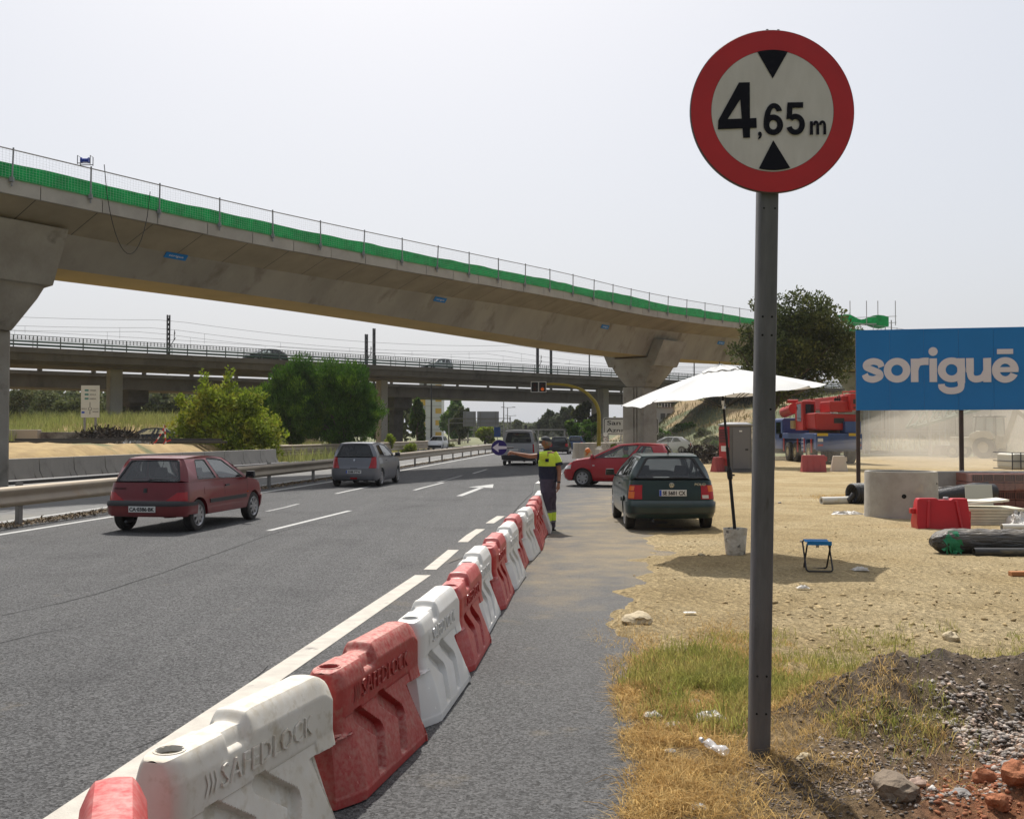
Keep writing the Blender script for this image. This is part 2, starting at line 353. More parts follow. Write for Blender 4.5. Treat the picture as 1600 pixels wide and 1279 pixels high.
# straight-ahead arrow
mk.mat(1)
def arr(u, v):  # u across, v along
    p = Vector((-1.5, 28.3)); d = Vector((.115, 1)).normalized(); r = Vector((d.y, -d.x)); q = p + d * v + r * u; return (q.x, q.y, .005)
mk.add([arr(-.09, 0), arr(.09, 0), arr(.09, 4.6), arr(-.09, 4.6)], [(0, 1, 2, 3)])
mk.add([arr(-.46, 4.5), arr(.38, 4.3), arr(.1, 6.6)], [(0, 1, 2)])
tag(mk.build('road_markings', [PAINT, PAINTW, PAINTF], recalc=False), kind='structure')
mk = MB()
def seam(P, wd=.02):
    P = catmull([(*gnd(a, b).xy, 0, 0) for a, b in P], 12); rows = []
    for i, p in enumerate(P): j = .03 * noise.noise(Vector((p[0] * 3, p[1] * 3, 1))); ww = wd * (1 + .6 * noise.noise(Vector((p[0] * 5, p[1], 7)))); rows.append([(p[0] + j - ww, p[1] + j, .003), (p[0] + j + ww, p[1] + j + ww, .003)])
    mk.grid(rows)
seam([(0, 962), (160, 925), (330, 868), (470, 822), (640, 792), (760, 775)], .007); seam([(-20, 1010), (60, 990), (130, 978)], .007); seam([(120, 1200), (300, 1130), (420, 1040)], .004); seam([(700, 880), (760, 850), (812, 790), (840, 762)], .012)
tag(mk.build('tar_seams', M('tar_seam', (.04, .04, .041), rough=1, spec=.05), recalc=False), kind='structure')
# ---- big ground sheet to the horizon
GRD = M('dry_ground', (.16, .15, .07), (.1, .11, .05), scale=.12, rough=.95, col3=(.16, .17, .07), scale3=.05, con3=(.4, .6))
g = MB(); g.grid([[(x, y, -.08) for x in (-3000, -300, -60, 0, 60, 300, 3000)] for y in (-200, 0, 60, 200, 800, 5000)])
tag(g.build('ground', GRD, recalc=False), kind='structure')

# ---- dirt lot with relief
def fbm(x, y, s, seed=0.0, o=4):
    return noise.fractal(Vector((x * s, y * s, seed)), 1.0, 2.0, o)
def mound(x, y):
    h = 0
    # ridge of dark rubble rising to the right
    cx = (x - 1.25) / 1.15
    ridge_y = 6.15 + .12 * (x - 2) + .10 * math.sin(x * 2.3)
    top = .37 * smooth(cx)
    dy = (y - ridge_y)
    prof = math.exp(-(dy / (.4 if dy > 0 else .75)) ** 2)
    h += top * prof
    # gravel fan to the right front
    h += .2 * smooth((x - 2.0) / 1.2) * smooth((5.9 - y) / .8)
    # red clods low right
    h += .16 * math.exp(-(((x - 2.5) / .55) ** 2 + ((y - 4.35) / .5) ** 2)) + .07 * math.exp(-(((x - 1.75) / .25) ** 2 + ((y - 4.65) / .2) ** 2))
    h += .08 * math.exp(-(((x - 1.5) / .35) ** 2 + ((y - 5.2) / .35) ** 2))
    return h
def lot_h(x, y):
    s = interp(y, SHOULDER)
    e = (x - s + interp(y, [(4, .05), (9, .14), (12, .5), (20, 1.2)]) * fbm(x, y, .9, 13) + .07 * fbm(x, y, 2.2, 3) + .04 * fbm(x, y, 9, 5)) / interp(y, [(1, .22), (10, .3), (14, 1.2), (30, 3)])
    ed = smooth(e)
    near = interp(y, [(3, 1), (12, 1), (25, .5), (60, .3)])
    rough = interp(y, [(3, 1.0), (6.5, .8), (9, .9), (11, .6), (40, .25)])
    h = -.03 + .05 * ed
    h += ed * near * (.035 * fbm(x, y, .7, 1) + rough * (.022 * fbm(x, y, 4, 2, 5) + .016 * abs(fbm(x, y, 1.9, 31, 4))))
    if y < 11: h += ed * .016 * max(0, fbm(x, y, 11, 8, 4)) * interp(y, [(3, 1.3), (8, 1), (11, .3)])
    if 6.5 < y < 13 and x > 2.2: h += ed * .05 * max(0, fbm(x, y, 2.5, 21, 5) - .1) * smooth((x - 2.2) / 1)
    if ed >= 1: h = max(h, .012)
    m = mound(x, y) if (y < 8 and x > 1) else 0
    if m > .002: h += m + min(1, m * 6) * (.065 * fbm(x, y, 3.2, 7, 5) + .03 * fbm(x, y, 12, 9, 4))
    return h
xs = [-.3 + .04 * i for i in range(100)]
while xs[-1] < 45: xs.append(xs[-1] + .04 * 1.035 ** (len(xs) - 99))
ys = [2.6]
while ys[-1] < 75: ys.append(ys[-1] * 1.0095)
V = []; SOIL = []
for y in ys:
    s = interp(y, SHOULDER)
    for x in xs: V.append((x, y, lot_h(x, y) if x > s - 1.5 else -.03))
nx, ny = len(xs), len(ys)
Fq = [(i * nx + j, i * nx + j + 1, (i + 1) * nx + j + 1, (i + 1) * nx + j) for i in range(ny - 1) for j in range(nx - 1)]
def lot_mat():
    m = M('sandy_dirt', (.44, .335, .175), (.35, .26, .13), scale=1.3, rough=.95, bump=1.0, bscale=11, col3=(.50, .40, .235), scale3=.35, con3=(.45, .7), spec=.2)
    n = m.node_tree.nodes; l = m.node_tree.links; b = n['Principled BSDF']; cur = b.inputs['Base Color'].links[0].from_socket
    tc = n.new('ShaderNodeTexCoord')
    for nm, col, sc, lo, hi in (('soil', (.15, .11, .075), 9, .15, .5), ('red', (.36, .135, .06), 6, .2, .7), ('straw', (.27, .18, .085), 12, .25, .6), ('tar', (.05, .047, .043), 7, .45, .58)):
        at = n.new('ShaderNodeAttribute'); at.attribute_name = nm
        t = n.new('ShaderNodeTexNoise'); t.inputs['Scale'].default_value = sc; t.inputs['Detail'].default_value = 9; t.inputs['Roughness'].default_value = .7; l.new(tc.outputs['Object'], t.inputs['Vector'])
        r = n.new('ShaderNodeMapRange'); r.inputs[1].default_value = lo; r.inputs[2].default_value = hi; r.inputs[3].default_value = .25; l.new(t.outputs[0], r.inputs[0])
        mu = n.new('ShaderNodeMath'); mu.operation = 'MULTIPLY'; l.new(at.outputs['Fac'], mu.inputs[0]); l.new(r.outputs[0], mu.inputs[1])
        x = n.new('ShaderNodeMix'); x.data_type = 'RGBA'; l.new(mu.outputs[0], x.inputs[0]); l.new(cur, x.inputs[6]); x.inputs[7].default_value = (*col, 1); cur = x.outputs[2]
    bp = b.inputs['Normal'].links[0].from_node; bp.inputs['Distance'].default_value = .06
    t0 = bp.inputs['Height'].links[0].from_node; t0.inputs['Roughness'].default_value = .78; vo = n.new('ShaderNodeTexVoronoi'); vo.feature = 'SMOOTH_F1'; vo.inputs['Scale'].default_value = 17; vo.inputs['Randomness'].default_value = 1
    va = n.new('ShaderNodeVectorMath'); va.operation = 'MULTIPLY_ADD'; va.inputs[1].default_value = (.25, .25, .25); l.new(t0.outputs['Color'], va.inputs[0]); l.new(tc.outputs['Object'], va.inputs[2]); l.new(va.outputs[0], vo.inputs['Vector'])
    mh = n.new('ShaderNodeMath'); mh.operation = 'MULTIPLY_ADD'; mh.inputs[1].default_value = -.45; l.new(vo.outputs[0], mh.inputs[0]); l.new(t0.outputs[0], mh.inputs[2]); l.new(mh.outputs[0], bp.inputs['Height'])
    # fine grit
    v = n.new('ShaderNodeTexVoronoi'); v.inputs['Scale'].default_value = 40; l.new(tc.outputs['Object'], v.inputs['Vector'])
    sp = n.new('ShaderNodeSeparateColor'); l.new(v.outputs['Color'], sp.inputs[0]); rr = n.new('ShaderNodeMapRange'); rr.inputs[3].default_value = .75; rr.inputs[4].default_value = 1.2; l.new(sp.outputs[0], rr.inputs[0])
    hs = n.new('ShaderNodeHueSaturation'); l.new(rr.outputs[0], hs.inputs['Value']); l.new(cur, hs.inputs['Color']); l.new(hs.outputs[0], b.inputs['Base Color'])
    return m
lot = np_mesh('dirt_lot', V, Fq, lot_mat()); lot['kind'] = 'structure'
lot.data.polygons.foreach_set('use_smooth', [True] * len(Fq))
def zone(x, y):
    soil = min(1, mound(x, y) * 7) * (1 if y < 7 else 0) if x > 1.0 and y < 8 else 0
    if y < 5.7 and x > 1.0: soil = max(soil, smooth((x - 1.05) / .3) * .85 * smooth((5.7 - y) / .4))
    red = math.exp(-(((x - 2.4) / .55) ** 2 + ((y - 4.4) / .5) ** 2)) * 1.8 if y < 6 else 0
    st = interp(y, SHOULDER)
    straw = smooth((8.6 - y) / 1.0) * smooth((1.9 - x) / .5) if y < 9 else 0
    tar = max(math.exp(-(((x - 1.42) / .3) ** 2 + ((y - 4.85) / .24) ** 2)), math.exp(-(((x - 1.85) / .35) ** 2 + ((y - 6.05) / .22) ** 2)), math.exp(-(((x - 2.7) / .8) ** 2 + ((y - 6.3) / .22) ** 2)) * .8) if y < 7 else 0
    return soil, min(1, red), straw, tar
Z = np.array([zone(v[0], v[1]) if v[1] < 10 else (0, 0, 0, 0) for v in V], dtype=np.float32)
for k, nm in enumerate(('soil', 'red', 'straw', 'tar')):
    a = lot.data.attributes.new(nm, 'FLOAT', 'POINT'); a.data.foreach_set('value', Z[:, k].copy())

# ---- left side land: sandy bank and rough grass behind the concrete barriers
def left_h(x, y):
    e_ = leftedge(y) - x; h = 1.2 * smooth((y - 38) / 8) * smooth(e_ / 3.5) * (1 - .85 * smooth((y - 58) / 12) * smooth((x + 27) / 7)) + 1.5 * smooth((y - 66) / 14) * smooth((-21 - x) / 6)
    h += .35 * math.exp(-(((y - 47) / 5) ** 2)) * smooth(e_ / 4) * (.3 + fbm(x, y, .25, 4))
    h += (.05 + .10 * smooth(e_ / 2) * smooth((56 - y) / 3)) * fbm(x, y, 1.1, 6)
    h *= 1 - .8 * math.exp(-((y - 72) / 4.5) ** 2) * smooth((x + 34) / 4)
    return h - .05
def leftedge(y): return interp(y, OPP) - .6
rows = []
for i in range(110):
    y = 36 + i * .75; e = leftedge(y)
    rows.append([(e - (j * .55 + .012 * j * j), y, left_h(e - (j * .55 + .012 * j * j), y) * smooth(j / 5) - .04 * (1 - smooth(j / 4))) for j in range(60)])
lb = MB(); lb.grid(rows)
SANDY = M('sand_bank', (.40, .285, .125), (.27, .185, .08), scale=.9, rough=.95, bump=1, bscale=3, col3=(.1, .11, .04), scale3=.12, con3=(.56, .62))
tag(lb.build('sand_bank', SANDY, smooth=60, recalc=False), kind='structure')

# far hillside on the right behind the flyover
def hill_h(x, y): return max(-.3, 8.5 * smooth((y - 95) / 70) * smooth((x - 16) / 14) * (1 + .25 * fbm(x, y, .05, 2)) + .5 * fbm(x, y, .3, 3))
rows = [[(12 + j * 2.2, 92 + i * 2.5, hill_h(12 + j * 2.2, 92 + i * 2.5)) for j in range(75)] for i in range(45)]
hb = MB(); hb.grid(rows)
HILL = M('dry_hillside', (.34, .25, .125), (.24, .17, .085), scale=.3, rough=.95, col3=(.10, .115, .045), scale3=.14, con3=(.40, .50), bump=.5, bscale=2)
tag(hb.build('hillside', HILL, smooth=60, recalc=False), kind='structure')

# ================================================================== CONCRETE FLYOVER (near)
CONC = M('flyover_concrete', (.40, .375, .33), (.31, .29, .255), scale=.5, rough=.9, bump=.25, bscale=6, stretch=(1, 1, .35), col3=(.19, .165, .135), scale3=.9, con3=(.55, .75), spec=.3)
CONCF = M('fascia_concrete', (.44, .42, .38), (.36, .34, .31), scale=1.2, rough=.9, bump=.2, bscale=9, spec=.3)
CONCW = M('ochre_soffit', (.50, .36, .15), (.42, .31, .13), scale=.5, rough=.9)
CONCD = M('pier_concrete', (.39, .365, .32), (.29, .265, .225), scale=.8, rough=.9, bump=.3, bscale=10, col3=(.15, .135, .115), scale3=1.1, con3=(.58, .75), spec=.3)
STEEL = M('galvanised_steel', (.33, .33, .34), (.24, .24, .25), scale=9, rough=.5, metal=.6)
GREEN = M('green_shade_net', (.0, .25, .06), (.0, .15, .035), scale=3, rough=.8, trans=.35, bump=.3, bscale=9)
# stations: plan of the near web foot, and heights read at each
A0 = Vector((-14.6, 31.5)); B0 = Vector((5.9, 63.0))
dAB = (B0 - A0).normalized()
ST = []   # x, y, z web bottom, z fascia top
for s, zb, zf in ((-24, 6.95, 8.85), (-14, 7.0, 8.93), (-5, 7.02, 8.95), (0, 7.05, 8.96), (6, 7.12, 8.98), (12, 7.15, 9.1), (20, 7.12, 9.3), (28, 7.05, 9.5), (37.58, 7.0, 9.6)):
    p = A0 + dAB * s; ST.append((p.x, p.y, zb, zf))
ST += [(12.2, 70.6, 7.05, 9.72), (20, 79, 7.3, 9.95), (30, 89, 7.5, 10.3), (42, 101, 7.7, 10.5), (58, 116, 7.9, 10.7), (80, 135, 8, 10.8)]
STN = catmull(ST, 8)
def frames(S):
    fr = []
    for i, s in enumerate(S):
        a = S[max(0, i - 1)]; b = S[min(len(S) - 1, i + 1)]; d = Vector((b[0] - a[0], b[1] - a[1], 0)).normalized(); fr.append((Vector((s[0], s[1], 0)), d, Vector((d.y, -d.x, 0)), s[2], s[3]))
    return fr
FR = frames(STN)
fly = thing('flyover', 'long pale concrete flyover carrying green safety netting, crossing above the road', 'flyover', (A0.x, A0.y, 0))
def at_fly(o): o.parent = fly; o.location = (-A0.x, -A0.y, 0); return o
BW = 2.5; OV = 2.4
def sec(f, us):
    p, d, n, zb, zf = f; wt = zf - .95
    return [p + n * u + Vector((0, 0, {'b': zb, 't': wt, 'o': zf - .42, 'f': zf, 'd': zf - .12}[k])) for u, k in us]
gd = MB(); gd.mat(0)
gd.grid([sec(f, [(0, 'b'), (.9, 't')]) for f in FR]); gd.mat(1); gd.grid([sec(f, [(-BW, 'b'), (0, 'b')]) for f in FR]); gd.mat(0)
gd.grid([sec(f, [(-BW - .9, 't'), (-BW, 'b')]) for f in FR]); gd.mat(2); gd.grid([sec(f, [(.9, 't'), (OV - .15, 'o')]) for f in FR]); gd.grid([sec(f, [(-BW - OV + .15, 'o'), (-BW - .9, 't')]) for f in FR])
gd.grid([sec(f, [(OV - .15, 'd'), (-BW - OV + .15, 'd')]) for f in FR])
# fascia panels along the near edge, each about two metres, with open joints
def along(S):
    L = [0]
    for a, b in zip(S, S[1:]): L.append(L[-1] + math.hypot(b[0] - a[0], b[1] - a[1]))
    return L
LN = along(STN)
def fat(s):
    for i in range(len(LN) - 1):
        if s <= LN[i + 1]: break
    t = (s - LN[i]) / (LN[i + 1] - LN[i]); a, b = FR[i], FR[i + 1]
    return (a[0].lerp(b[0], t), a[1].lerp(b[1], t).normalized(), a[2].lerp(b[2], t).normalized(), lerp(a[3], b[3], t), lerp(a[4], b[4], t))
gd.mat(3)
for k in range(1, int(LN[-1] / 2)): gd.grid([[p - Vector((0, 0, .004)) for p in sec(fat(k * 2.0 + o_), [(.9, 't'), (OV - .15, 'o')])] for o_ in (-.015, .015)])
at_fly(gd.build('box_girder', [CONC, CONCW, M('overhang_soffit', (.36, .31, .225), (.28, .245, .18), scale=.7, rough=.9), M('joint_dark', (.05, .045, .04))], recalc=False))
fa = MB(); s = 0.0
while s < LN[-1] - 2.2:
    jz = random.uniform(-.008, .008)
    r0, r1 = fat(s + .015), fat(s + 2.0 - .015)
    def ring(f): return [f[0] + f[2] * (OV - .02) + Vector((0, 0, f[4] - .44 + jz)), f[0] + f[2] * (OV + .1) + Vector((0, 0, f[4] - .44 + jz)), f[0] + f[2] * (OV + .1) + Vector((0, 0, f[4] + jz)), f[0] + f[2] * (OV - .25) + Vector((0, 0, f[4] + jz)), f[0] + f[2] * (OV - .25) + Vector((0, 0, f[4] - .11)), ]
    a, b = ring(r0), ring(r1); n = len(a); fa.add(a + b, [(i, (i + 1) % n, n + (i + 1) % n, n + i) for i in range(n)] + [tuple(range(n)), tuple(range(n, 2 * n))[::-1]])
    s += 2.0
at_fly(fa.build('fascia_panels', CONCF))
fb = MB(); fb.grid([sec(f, [(-BW - OV + .1, 'o'), (-BW - OV - .05, 'o'), (-BW - OV - .05, 'f'), (-BW - OV + .1, 'f')]) for f in FR]); at_fly(fb.build('far_fascia', CONCF, recalc=False))
# green netting, safety fence posts, handrail and white mesh
nets = MB(); rl = MB(); wn = MB()
k = 0; s = 0.4; NS = 0
rowsn = []; rowsw = []; uvw = []
while s < LN[-1] - .5:
    f = fat(s); hh = .42 + .012 * math.sin(s * .9) + .012 * math.sin(s * 2.3) if s < 56 else .52 + .06 * math.sin(s * .55)
    hh *= 1.0 if s < 70 else .85
    wob = .03 * math.sin(s * 3.1) + .02 * random.uniform(-1, 1)
    b0 = f[0] + f[2] * (OV + .13 + wob * .5) + Vector((0, 0, f[4] - .03)); b1 = f[0] + f[2] * (OV + .1 + wob) + Vector((0, 0, f[4] + hh * .5)); b2 = f[0] + f[2] * (OV + .1 - wob) + Vector((0, 0, f[4] + hh))
    rowsn.append([b0, b1, b2]); s += .35
nets.grid(rowsn); gn = at_fly(nets.build('green_net', GREEN, smooth=60, recalc=False))
px0 = -14 * 0
hr = lambda s: lerp(.74, 1.05, min(1, s / 60))
post_s = []; s = 1.5
while s < LN[-1] - 1: post_s.append(s); s += 2.45
top = []
for i, s in enumerate(post_s):
    f = fat(s); q = MB(); b = f[0] + f[2] * (OV + .17) + Vector((0, 0, f[4] - .25)); tl = f[1] * random.uniform(-.03, .08)
    t = f[0] + f[2] * (OV + .17) + tl + Vector((0, 0, f[4] + hr(s))); q.tube([b, t], .026, 6); q.box(b + Vector((0, 0, .2)), (.1, .1, .14)); top.append(t - Vector((0, 0, .06)))
    at_fly(q.build('fence_post', STEEL))
rl.tube(top, .02, 6); at_fly(rl.build('handrail', STEEL))
WNET = net_mat('white_safety_net', (.5, .52, .52), .10, .045)
V = []; UV = []; n2 = 0; s = 0.5; acc = 0
while s < LN[-1] - 1:
    f = fat(s); sag = .04 * math.sin(s * 2.565)
    V.append(f[0] + f[2] * (OV + .2) + Vector((0, 0, f[4] - .02))); V.append(f[0] + f[2] * (OV + .2) + Vector((0, 0, f[4] + hr(s) - .08 - abs(sag)))); UV += [(s, 0), (s, 1.05)]; s += .6
me = bpy.data.meshes.new('safety_net'); me.from_pydata([tuple(v) for v in V], [], [(2 * i, 2 * i + 2, 2 * i + 3, 2 * i + 1) for i in range(len(V) // 2 - 1)]); uvl = me.uv_layers.new()
for lp in me.loops: uvl.data[lp.index].uv = UV[lp.vertex_index]
me.materials.append(WNET); o = bpy.data.objects.new('safety_net', me); C.objects.link(o); at_fly(o)

# piers of the flyover
def pier(s, label, colshift=0, low=-.3, seat=None):
    f = fat(s); d, n = f[1], f[2]; p = f[0]
    zb = (seat or f[3]) - .12; o = thing('flyover_pier', label, 'bridge pier', (p.x, p.y, 0), 0, 'concrete piers under the flyover')
    mt = Matrix(((d.x, n.x, 0, 0), (d.y, n.y, 0, 0), (0, 0, 1, 0), (0, 0, 0, 1)))   # local x along deck, y towards the viewer side
    c = MB(); cy = -BW / 2
    # column with corner chamfers and two vertical grooves
    hw, hd = .92, .86; cy -= .25
    poly = [(-hw, cy - hd + .1), (-hw + .1, cy - hd), (hw - .1, cy - hd), (hw, cy - hd + .1), (hw, cy + hd - .1), (hw - .1, cy + hd), (-hw + .1, cy + hd), (-hw, cy + hd - .1),
            (-hw, cy + .42), (-hw + .09, cy + .4), (-hw + .09, cy + .32), (-hw, cy + .3), (-hw, cy + .18), (-hw + .09, cy + .16), (-hw + .09, cy + .08), (-hw, cy + .06)]
    c.prism(poly, low, zb - 1.95, mt); c.build('column', CONCD, o); cy += .25
    # flared cap: rings from column top to girder seat
    cap = MB(); rings = []
    for z, ax, y0, y1 in ((zb - 1.95, .84, cy - .78, cy + .78), (zb - 1.86, .9, cy - .86, cy + .86), (zb - .95, 1.28, cy - 1.52, cy + 1.5), (zb - .35, 1.5, cy - 1.75, cy + 1.78), (zb, 1.55, cy - 1.82, cy + 1.86)):
        e = .12; rings.append([mt @ Vector(q) for q in ((-ax, y0 + e, z), (-ax + e, y0, z), (ax - e, y0, z), (ax, y0 + e, z), (ax, y1 - e, z), (ax - e, y1, z), (-ax + e, y1, z), (-ax, y1 - e, z))])
    cap.grid(rings, close=True); cap.add(rings[-1], [tuple(range(8))])
    for sg in (1, -1):
        # upstanding arms hugging the girder webs
        prof = [(cy + sg * (BW / 2 + .06), zb), (cy + sg * (BW / 2 + .62), zb + 1.25), (cy + sg * (BW / 2 + 1.42), zb + 1.12), (cy + sg * (BW / 2 + .62), zb - .55), (cy + sg * (BW / 2 + .1), zb - .6)]
        cap.prism(prof, -1.5, 1.5, mt, 'X')
    cap.build('cap', CONCD, o, bevel=.03)
    br = MB()
    for yy in (-2.1, -.4): br.prism([(-.3, yy - .25), (.3, yy - .25), (.3, yy + .25), (-.3, yy + .25)], zb, zb + .12, mt)
    br.build('bearing', M('bearing_rubber', (.05, .05, .05)), o)
    return o
s_of = lambda k: LN[k * 8]
pier(s_of(3) - 1.9, 'near concrete pier at the left edge with a flared cap under the flyover', seat=7.05)
pier(s_of(8) + 6.6, 'tall grooved concrete pier with a flared cap behind the white parasol, standing beside the road')
pier(s_of(8) + 41, 'distant flyover pier standing behind the dusty scaffold')
# small blue company plates on the girder web
PBL = M('plate_blue', (.0, .2, .62), rough=.5); WHT = M('plate_lettering', (.8, .8, .8), rough=.6)
LBL = {262: 'first blue plate with white lettering from the left on the flyover girder', 679: 'blue name plate on the flyover girder above the middle of the road', 939: 'blue name plate on the flyover girder just left of the pier', 1123: 'blue name plate on the flyover girder between the pier and the tree'}
for ppx, ppy in ((262, 402), (679, 469), (939, 511), (1123, 536)):
    best = None
    for q in range(0, int(LN[-1] * 4)):
        f = fat(q / 4 + .01); u = .45; pt = f[0] + f[2] * u
        e = abs(800 + pt.x / pt.y * F - ppx)
        if best is None or e < best[0]: best = (e, q / 4 + .01)
    f = fat(best[1]); d = (f[0].xy + f[2].xy * .45).y
    z = pix(ppx, ppy, d).z; tt = (z - f[3]) / (f[4] - .95 - f[3]); u = .9 * tt + .03
    p = f[0] + f[2] * u + Vector((0, 0, z)); sc = 1.0
    sgn = thing('name_plate', LBL[ppx], 'sign', p, math.atan2(f[1].y, f[1].x), 'blue name plates on the flyover')
    til = Matrix.Rotation(math.atan2(.9, f[4] - .95 - f[3]), 4, 'X')
    q = MB(); q.box((0, 0, 0), (.9, .03, .24), til); q.build('board', PBL, sgn)
    q = MB(); put_text(q, 'sorigue', til @ T(0, -.02, 0), width=.6, height=.11, bold=.0, center=True); q.build('lettering', WHT, sgn)
# blue spool lamp on the fence top
sp_ = fat(post_s[min(range(len(post_s)), key=lambda i: abs(800 + top[i].x / top[i].y * F - 145))]); 
ti = min(range(len(post_s)), key=lambda i: abs(800 + top[i].x / top[i].y * F - 145))
sp = thing('cable_drum', 'small blue cable drum in a steel frame clamped on top of the flyover fence', 'cable drum', top[ti] + Vector((0, 0, .06)) - sp_[1] * .2)
q = MB(); q.lathe([(0, -.12), (.09, -.12), (.09, -.1), (.06, -.09), (.06, .09), (.09, .1), (.09, .12), (0, .12)], 14, T(0, 0, .14), 'X'); q.build('drum', M('blue_plastic', (.01, .05, .4), rough=.4), sp, smooth=40)
q = MB()
for sx in (-1, 1): q.tube([(sx * .19, -.1, 0), (sx * .19, -.1, .26), (sx * .19, .1, .26), (sx * .19, .1, 0)], .014, 6)
for sy in (-.1, .1): q.tube([(-.19, sy, .03), (.19, sy, .03)], .014, 6)
q.build('frame', STEEL, sp)
# hanging loop of cable
ca = fat(post_s[ti] + .4); cb = fat(post_s[ti + 1] - .4); pts = []
for i in range(17):
    t = i / 16; f0 = ca[0].lerp(cb[0], t) + ca[2] * (OV + .24) ; pts.append(f0 + Vector((0, 0, lerp(ca[4] + 1.0, cb[4] + .5, t) - 2.6 * (1 - (2 * t - 1) ** 2) ** .7 * .9)))
q = MB(); q.tube(pts, .012, 5); tag(q.build('hanging_cable', M('black_cable', (.03, .03, .03))), 'thin black cable hanging in a deep loop from the flyover fence', 'cable')

# ================================================================== LOWER VIADUCT (far) : road deck in front, rail deck behind
VA = Vector((-60, 64.4)); VB = Vector((100, 196.2)); vd = (VB - VA).normalized(); vn = Vector((vd.y, -vd.x)); VLEN = (VB - VA).length
def vp(s, u, z): q = VA + vd * s + vn * u; return Vector((q.x, q.y, z))
def s_at(px, u=0):   # distance along the viaduct where it crosses the sight line through px
    k = (px - 800) / F; a = VA + vn * u; return (k * a.y - a.x) / (vd.x - k * vd.y)
DARKC = M('shade_toned_concrete', (.135, .12, .095), (.09, .08, .065), scale=.4, rough=.92, stretch=(1, 1, .4), col3=(.05, .045, .038), scale3=.6, con3=(.55, .75), bump=.2, bscale=4)  # shade of the backlit decks is put into this lowered base colour
via = thing('road_viaduct', 'lower dark concrete road viaduct with green guardrail crossing behind the flyover', 'viaduct', (VA.x, VA.y, 0))
def atv(o, par): o.parent = par; o.location = (-VA.x, -VA.y, 0); return o
q = MB(); N = 20
q.grid([[vp(VLEN * i / N, u, z) for u, z in ((0.3, 8.8), (0.3, 8.35), (.12, 8.3), (.0, 7.75), (-1.2, 7.7), (-1.3, 7.5), (-7.2, 7.5), (-7.3, 7.7), (-8.6, 7.75), (-8.7, 8.8), (-8.4, 8.8), (-8.4, 8.6), (0, 8.6), (0, 8.8))] for i in range(N + 1)], close=True)
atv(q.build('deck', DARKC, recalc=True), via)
GG = M('green_guardrail', (.02, .06, .042), rough=.5, metal=.2)
q = MB()
for z0, z1 in ((8.92, 9.1), (9.2, 9.36)): q.grid([[vp(VLEN * i / N, .1, z0), vp(VLEN * i / N, .16, (z0 + z1) / 2), vp(VLEN * i / N, .1, z1)] for i in range(N + 1)])
atv(q.build('guardrail', GG, recalc=False), via)
q = MB(); q.beam(vp(0, .22, 9.75), vp(VLEN, .22, 9.75), .06, .05); q.beam(vp(0, .22, 9.42), vp(VLEN, .22, 9.42), .04, .04)
for i in range(int(VLEN / .3)):
    a = vp(i * .3, .22, 8.8 if i % 6 == 0 else 9.42); b = vp(i * .3, .22, 9.75); q.box((a + b) / 2, (.05 if i % 6 else .08, .05, (b - a).length))
atv(q.build('parapet_railing', M('railing_grey', (.09, .11, .10), rough=.6)), via)
q = MB(); q.beam(vp(0, -8.5, 9.25), vp(VLEN, -8.5, 9.25), .1, .3)
for i in range(int(VLEN / 4)): q.box(vp(i * 4, -8.5, 9.0), (.1, .1, .5))
atv(q.build('far_guardrail', STEEL), via)
rail = thing('railway_viaduct', 'dark railway viaduct right behind the lower road viaduct', 'viaduct', (VA.x, VA.y, 0))
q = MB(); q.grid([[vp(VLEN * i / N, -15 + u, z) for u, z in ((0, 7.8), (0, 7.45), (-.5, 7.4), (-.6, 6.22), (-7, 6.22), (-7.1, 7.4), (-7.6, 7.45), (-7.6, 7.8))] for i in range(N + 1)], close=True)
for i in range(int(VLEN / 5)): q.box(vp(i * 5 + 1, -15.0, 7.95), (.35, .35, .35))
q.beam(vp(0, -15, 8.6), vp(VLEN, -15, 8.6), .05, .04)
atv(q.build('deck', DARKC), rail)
def vpier(px, px2, u, ztop, capw=None, label='', base=-.2, rnd=False):
    s0 = s_at((px + px2) / 2, u); p = vp(s0, u, 0); wd = (px2 - px) / F * p.y
    o = thing('viaduct_pier', label, 'bridge pier', (p.x, p.y, 0), math.atan2(vd.y, vd.x))
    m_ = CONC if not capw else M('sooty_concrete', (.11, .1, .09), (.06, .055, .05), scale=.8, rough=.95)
    if rnd: m_ = CONC
    q = MB()
    ct = ztop - (1.6 if capw else 0)
    if rnd: q.lathe([(wd * .5, base), (wd * .5, ct)], 20, cap=True)
    else: q.bx(-wd * .42, wd * .42, -.55, .55, base, ct)
    q.build('column', m_, o, bevel=.06, smooth=30 if rnd else None)
    if capw:
        q = MB(); cw = capw / F * p.y / 2
        if rnd: q.lathe([(wd * .5, ct), (cw * .7, ct + .35), (cw * .93, ct + .9), (cw, ct + 1.2), (cw, ct + 1.6), (0, ct + 1.6)], 28)
        else: q.bx(-cw, cw, -1.6, 1.6, ct + .35, ct + 1.6); q.box((0, 0, ct + .175), (cw * 1.4, 2.2, .35), None, 1.2, 1.3)
        q.build('cap', m_, o, smooth=30 if rnd else None)
    return o
vpier(167, 190, -4, 7.5, label='pale square pier of the lower viaduct right of the white direction board')
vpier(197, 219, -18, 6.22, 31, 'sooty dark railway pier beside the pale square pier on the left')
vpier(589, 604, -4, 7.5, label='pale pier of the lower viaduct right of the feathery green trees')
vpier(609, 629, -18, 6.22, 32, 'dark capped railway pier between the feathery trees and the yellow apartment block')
vpier(935, 950, -4, 7.5, label='lower viaduct pier just right of the yellow traffic light mast')
vpier(926, 934, -18, 6.22, label='shaded railway pier left of the yellow mast')
vpier(1143, 1160, -18, 6.22, 44, 'round pier with a bowl shaped cap above the portable toilet', rnd=True)
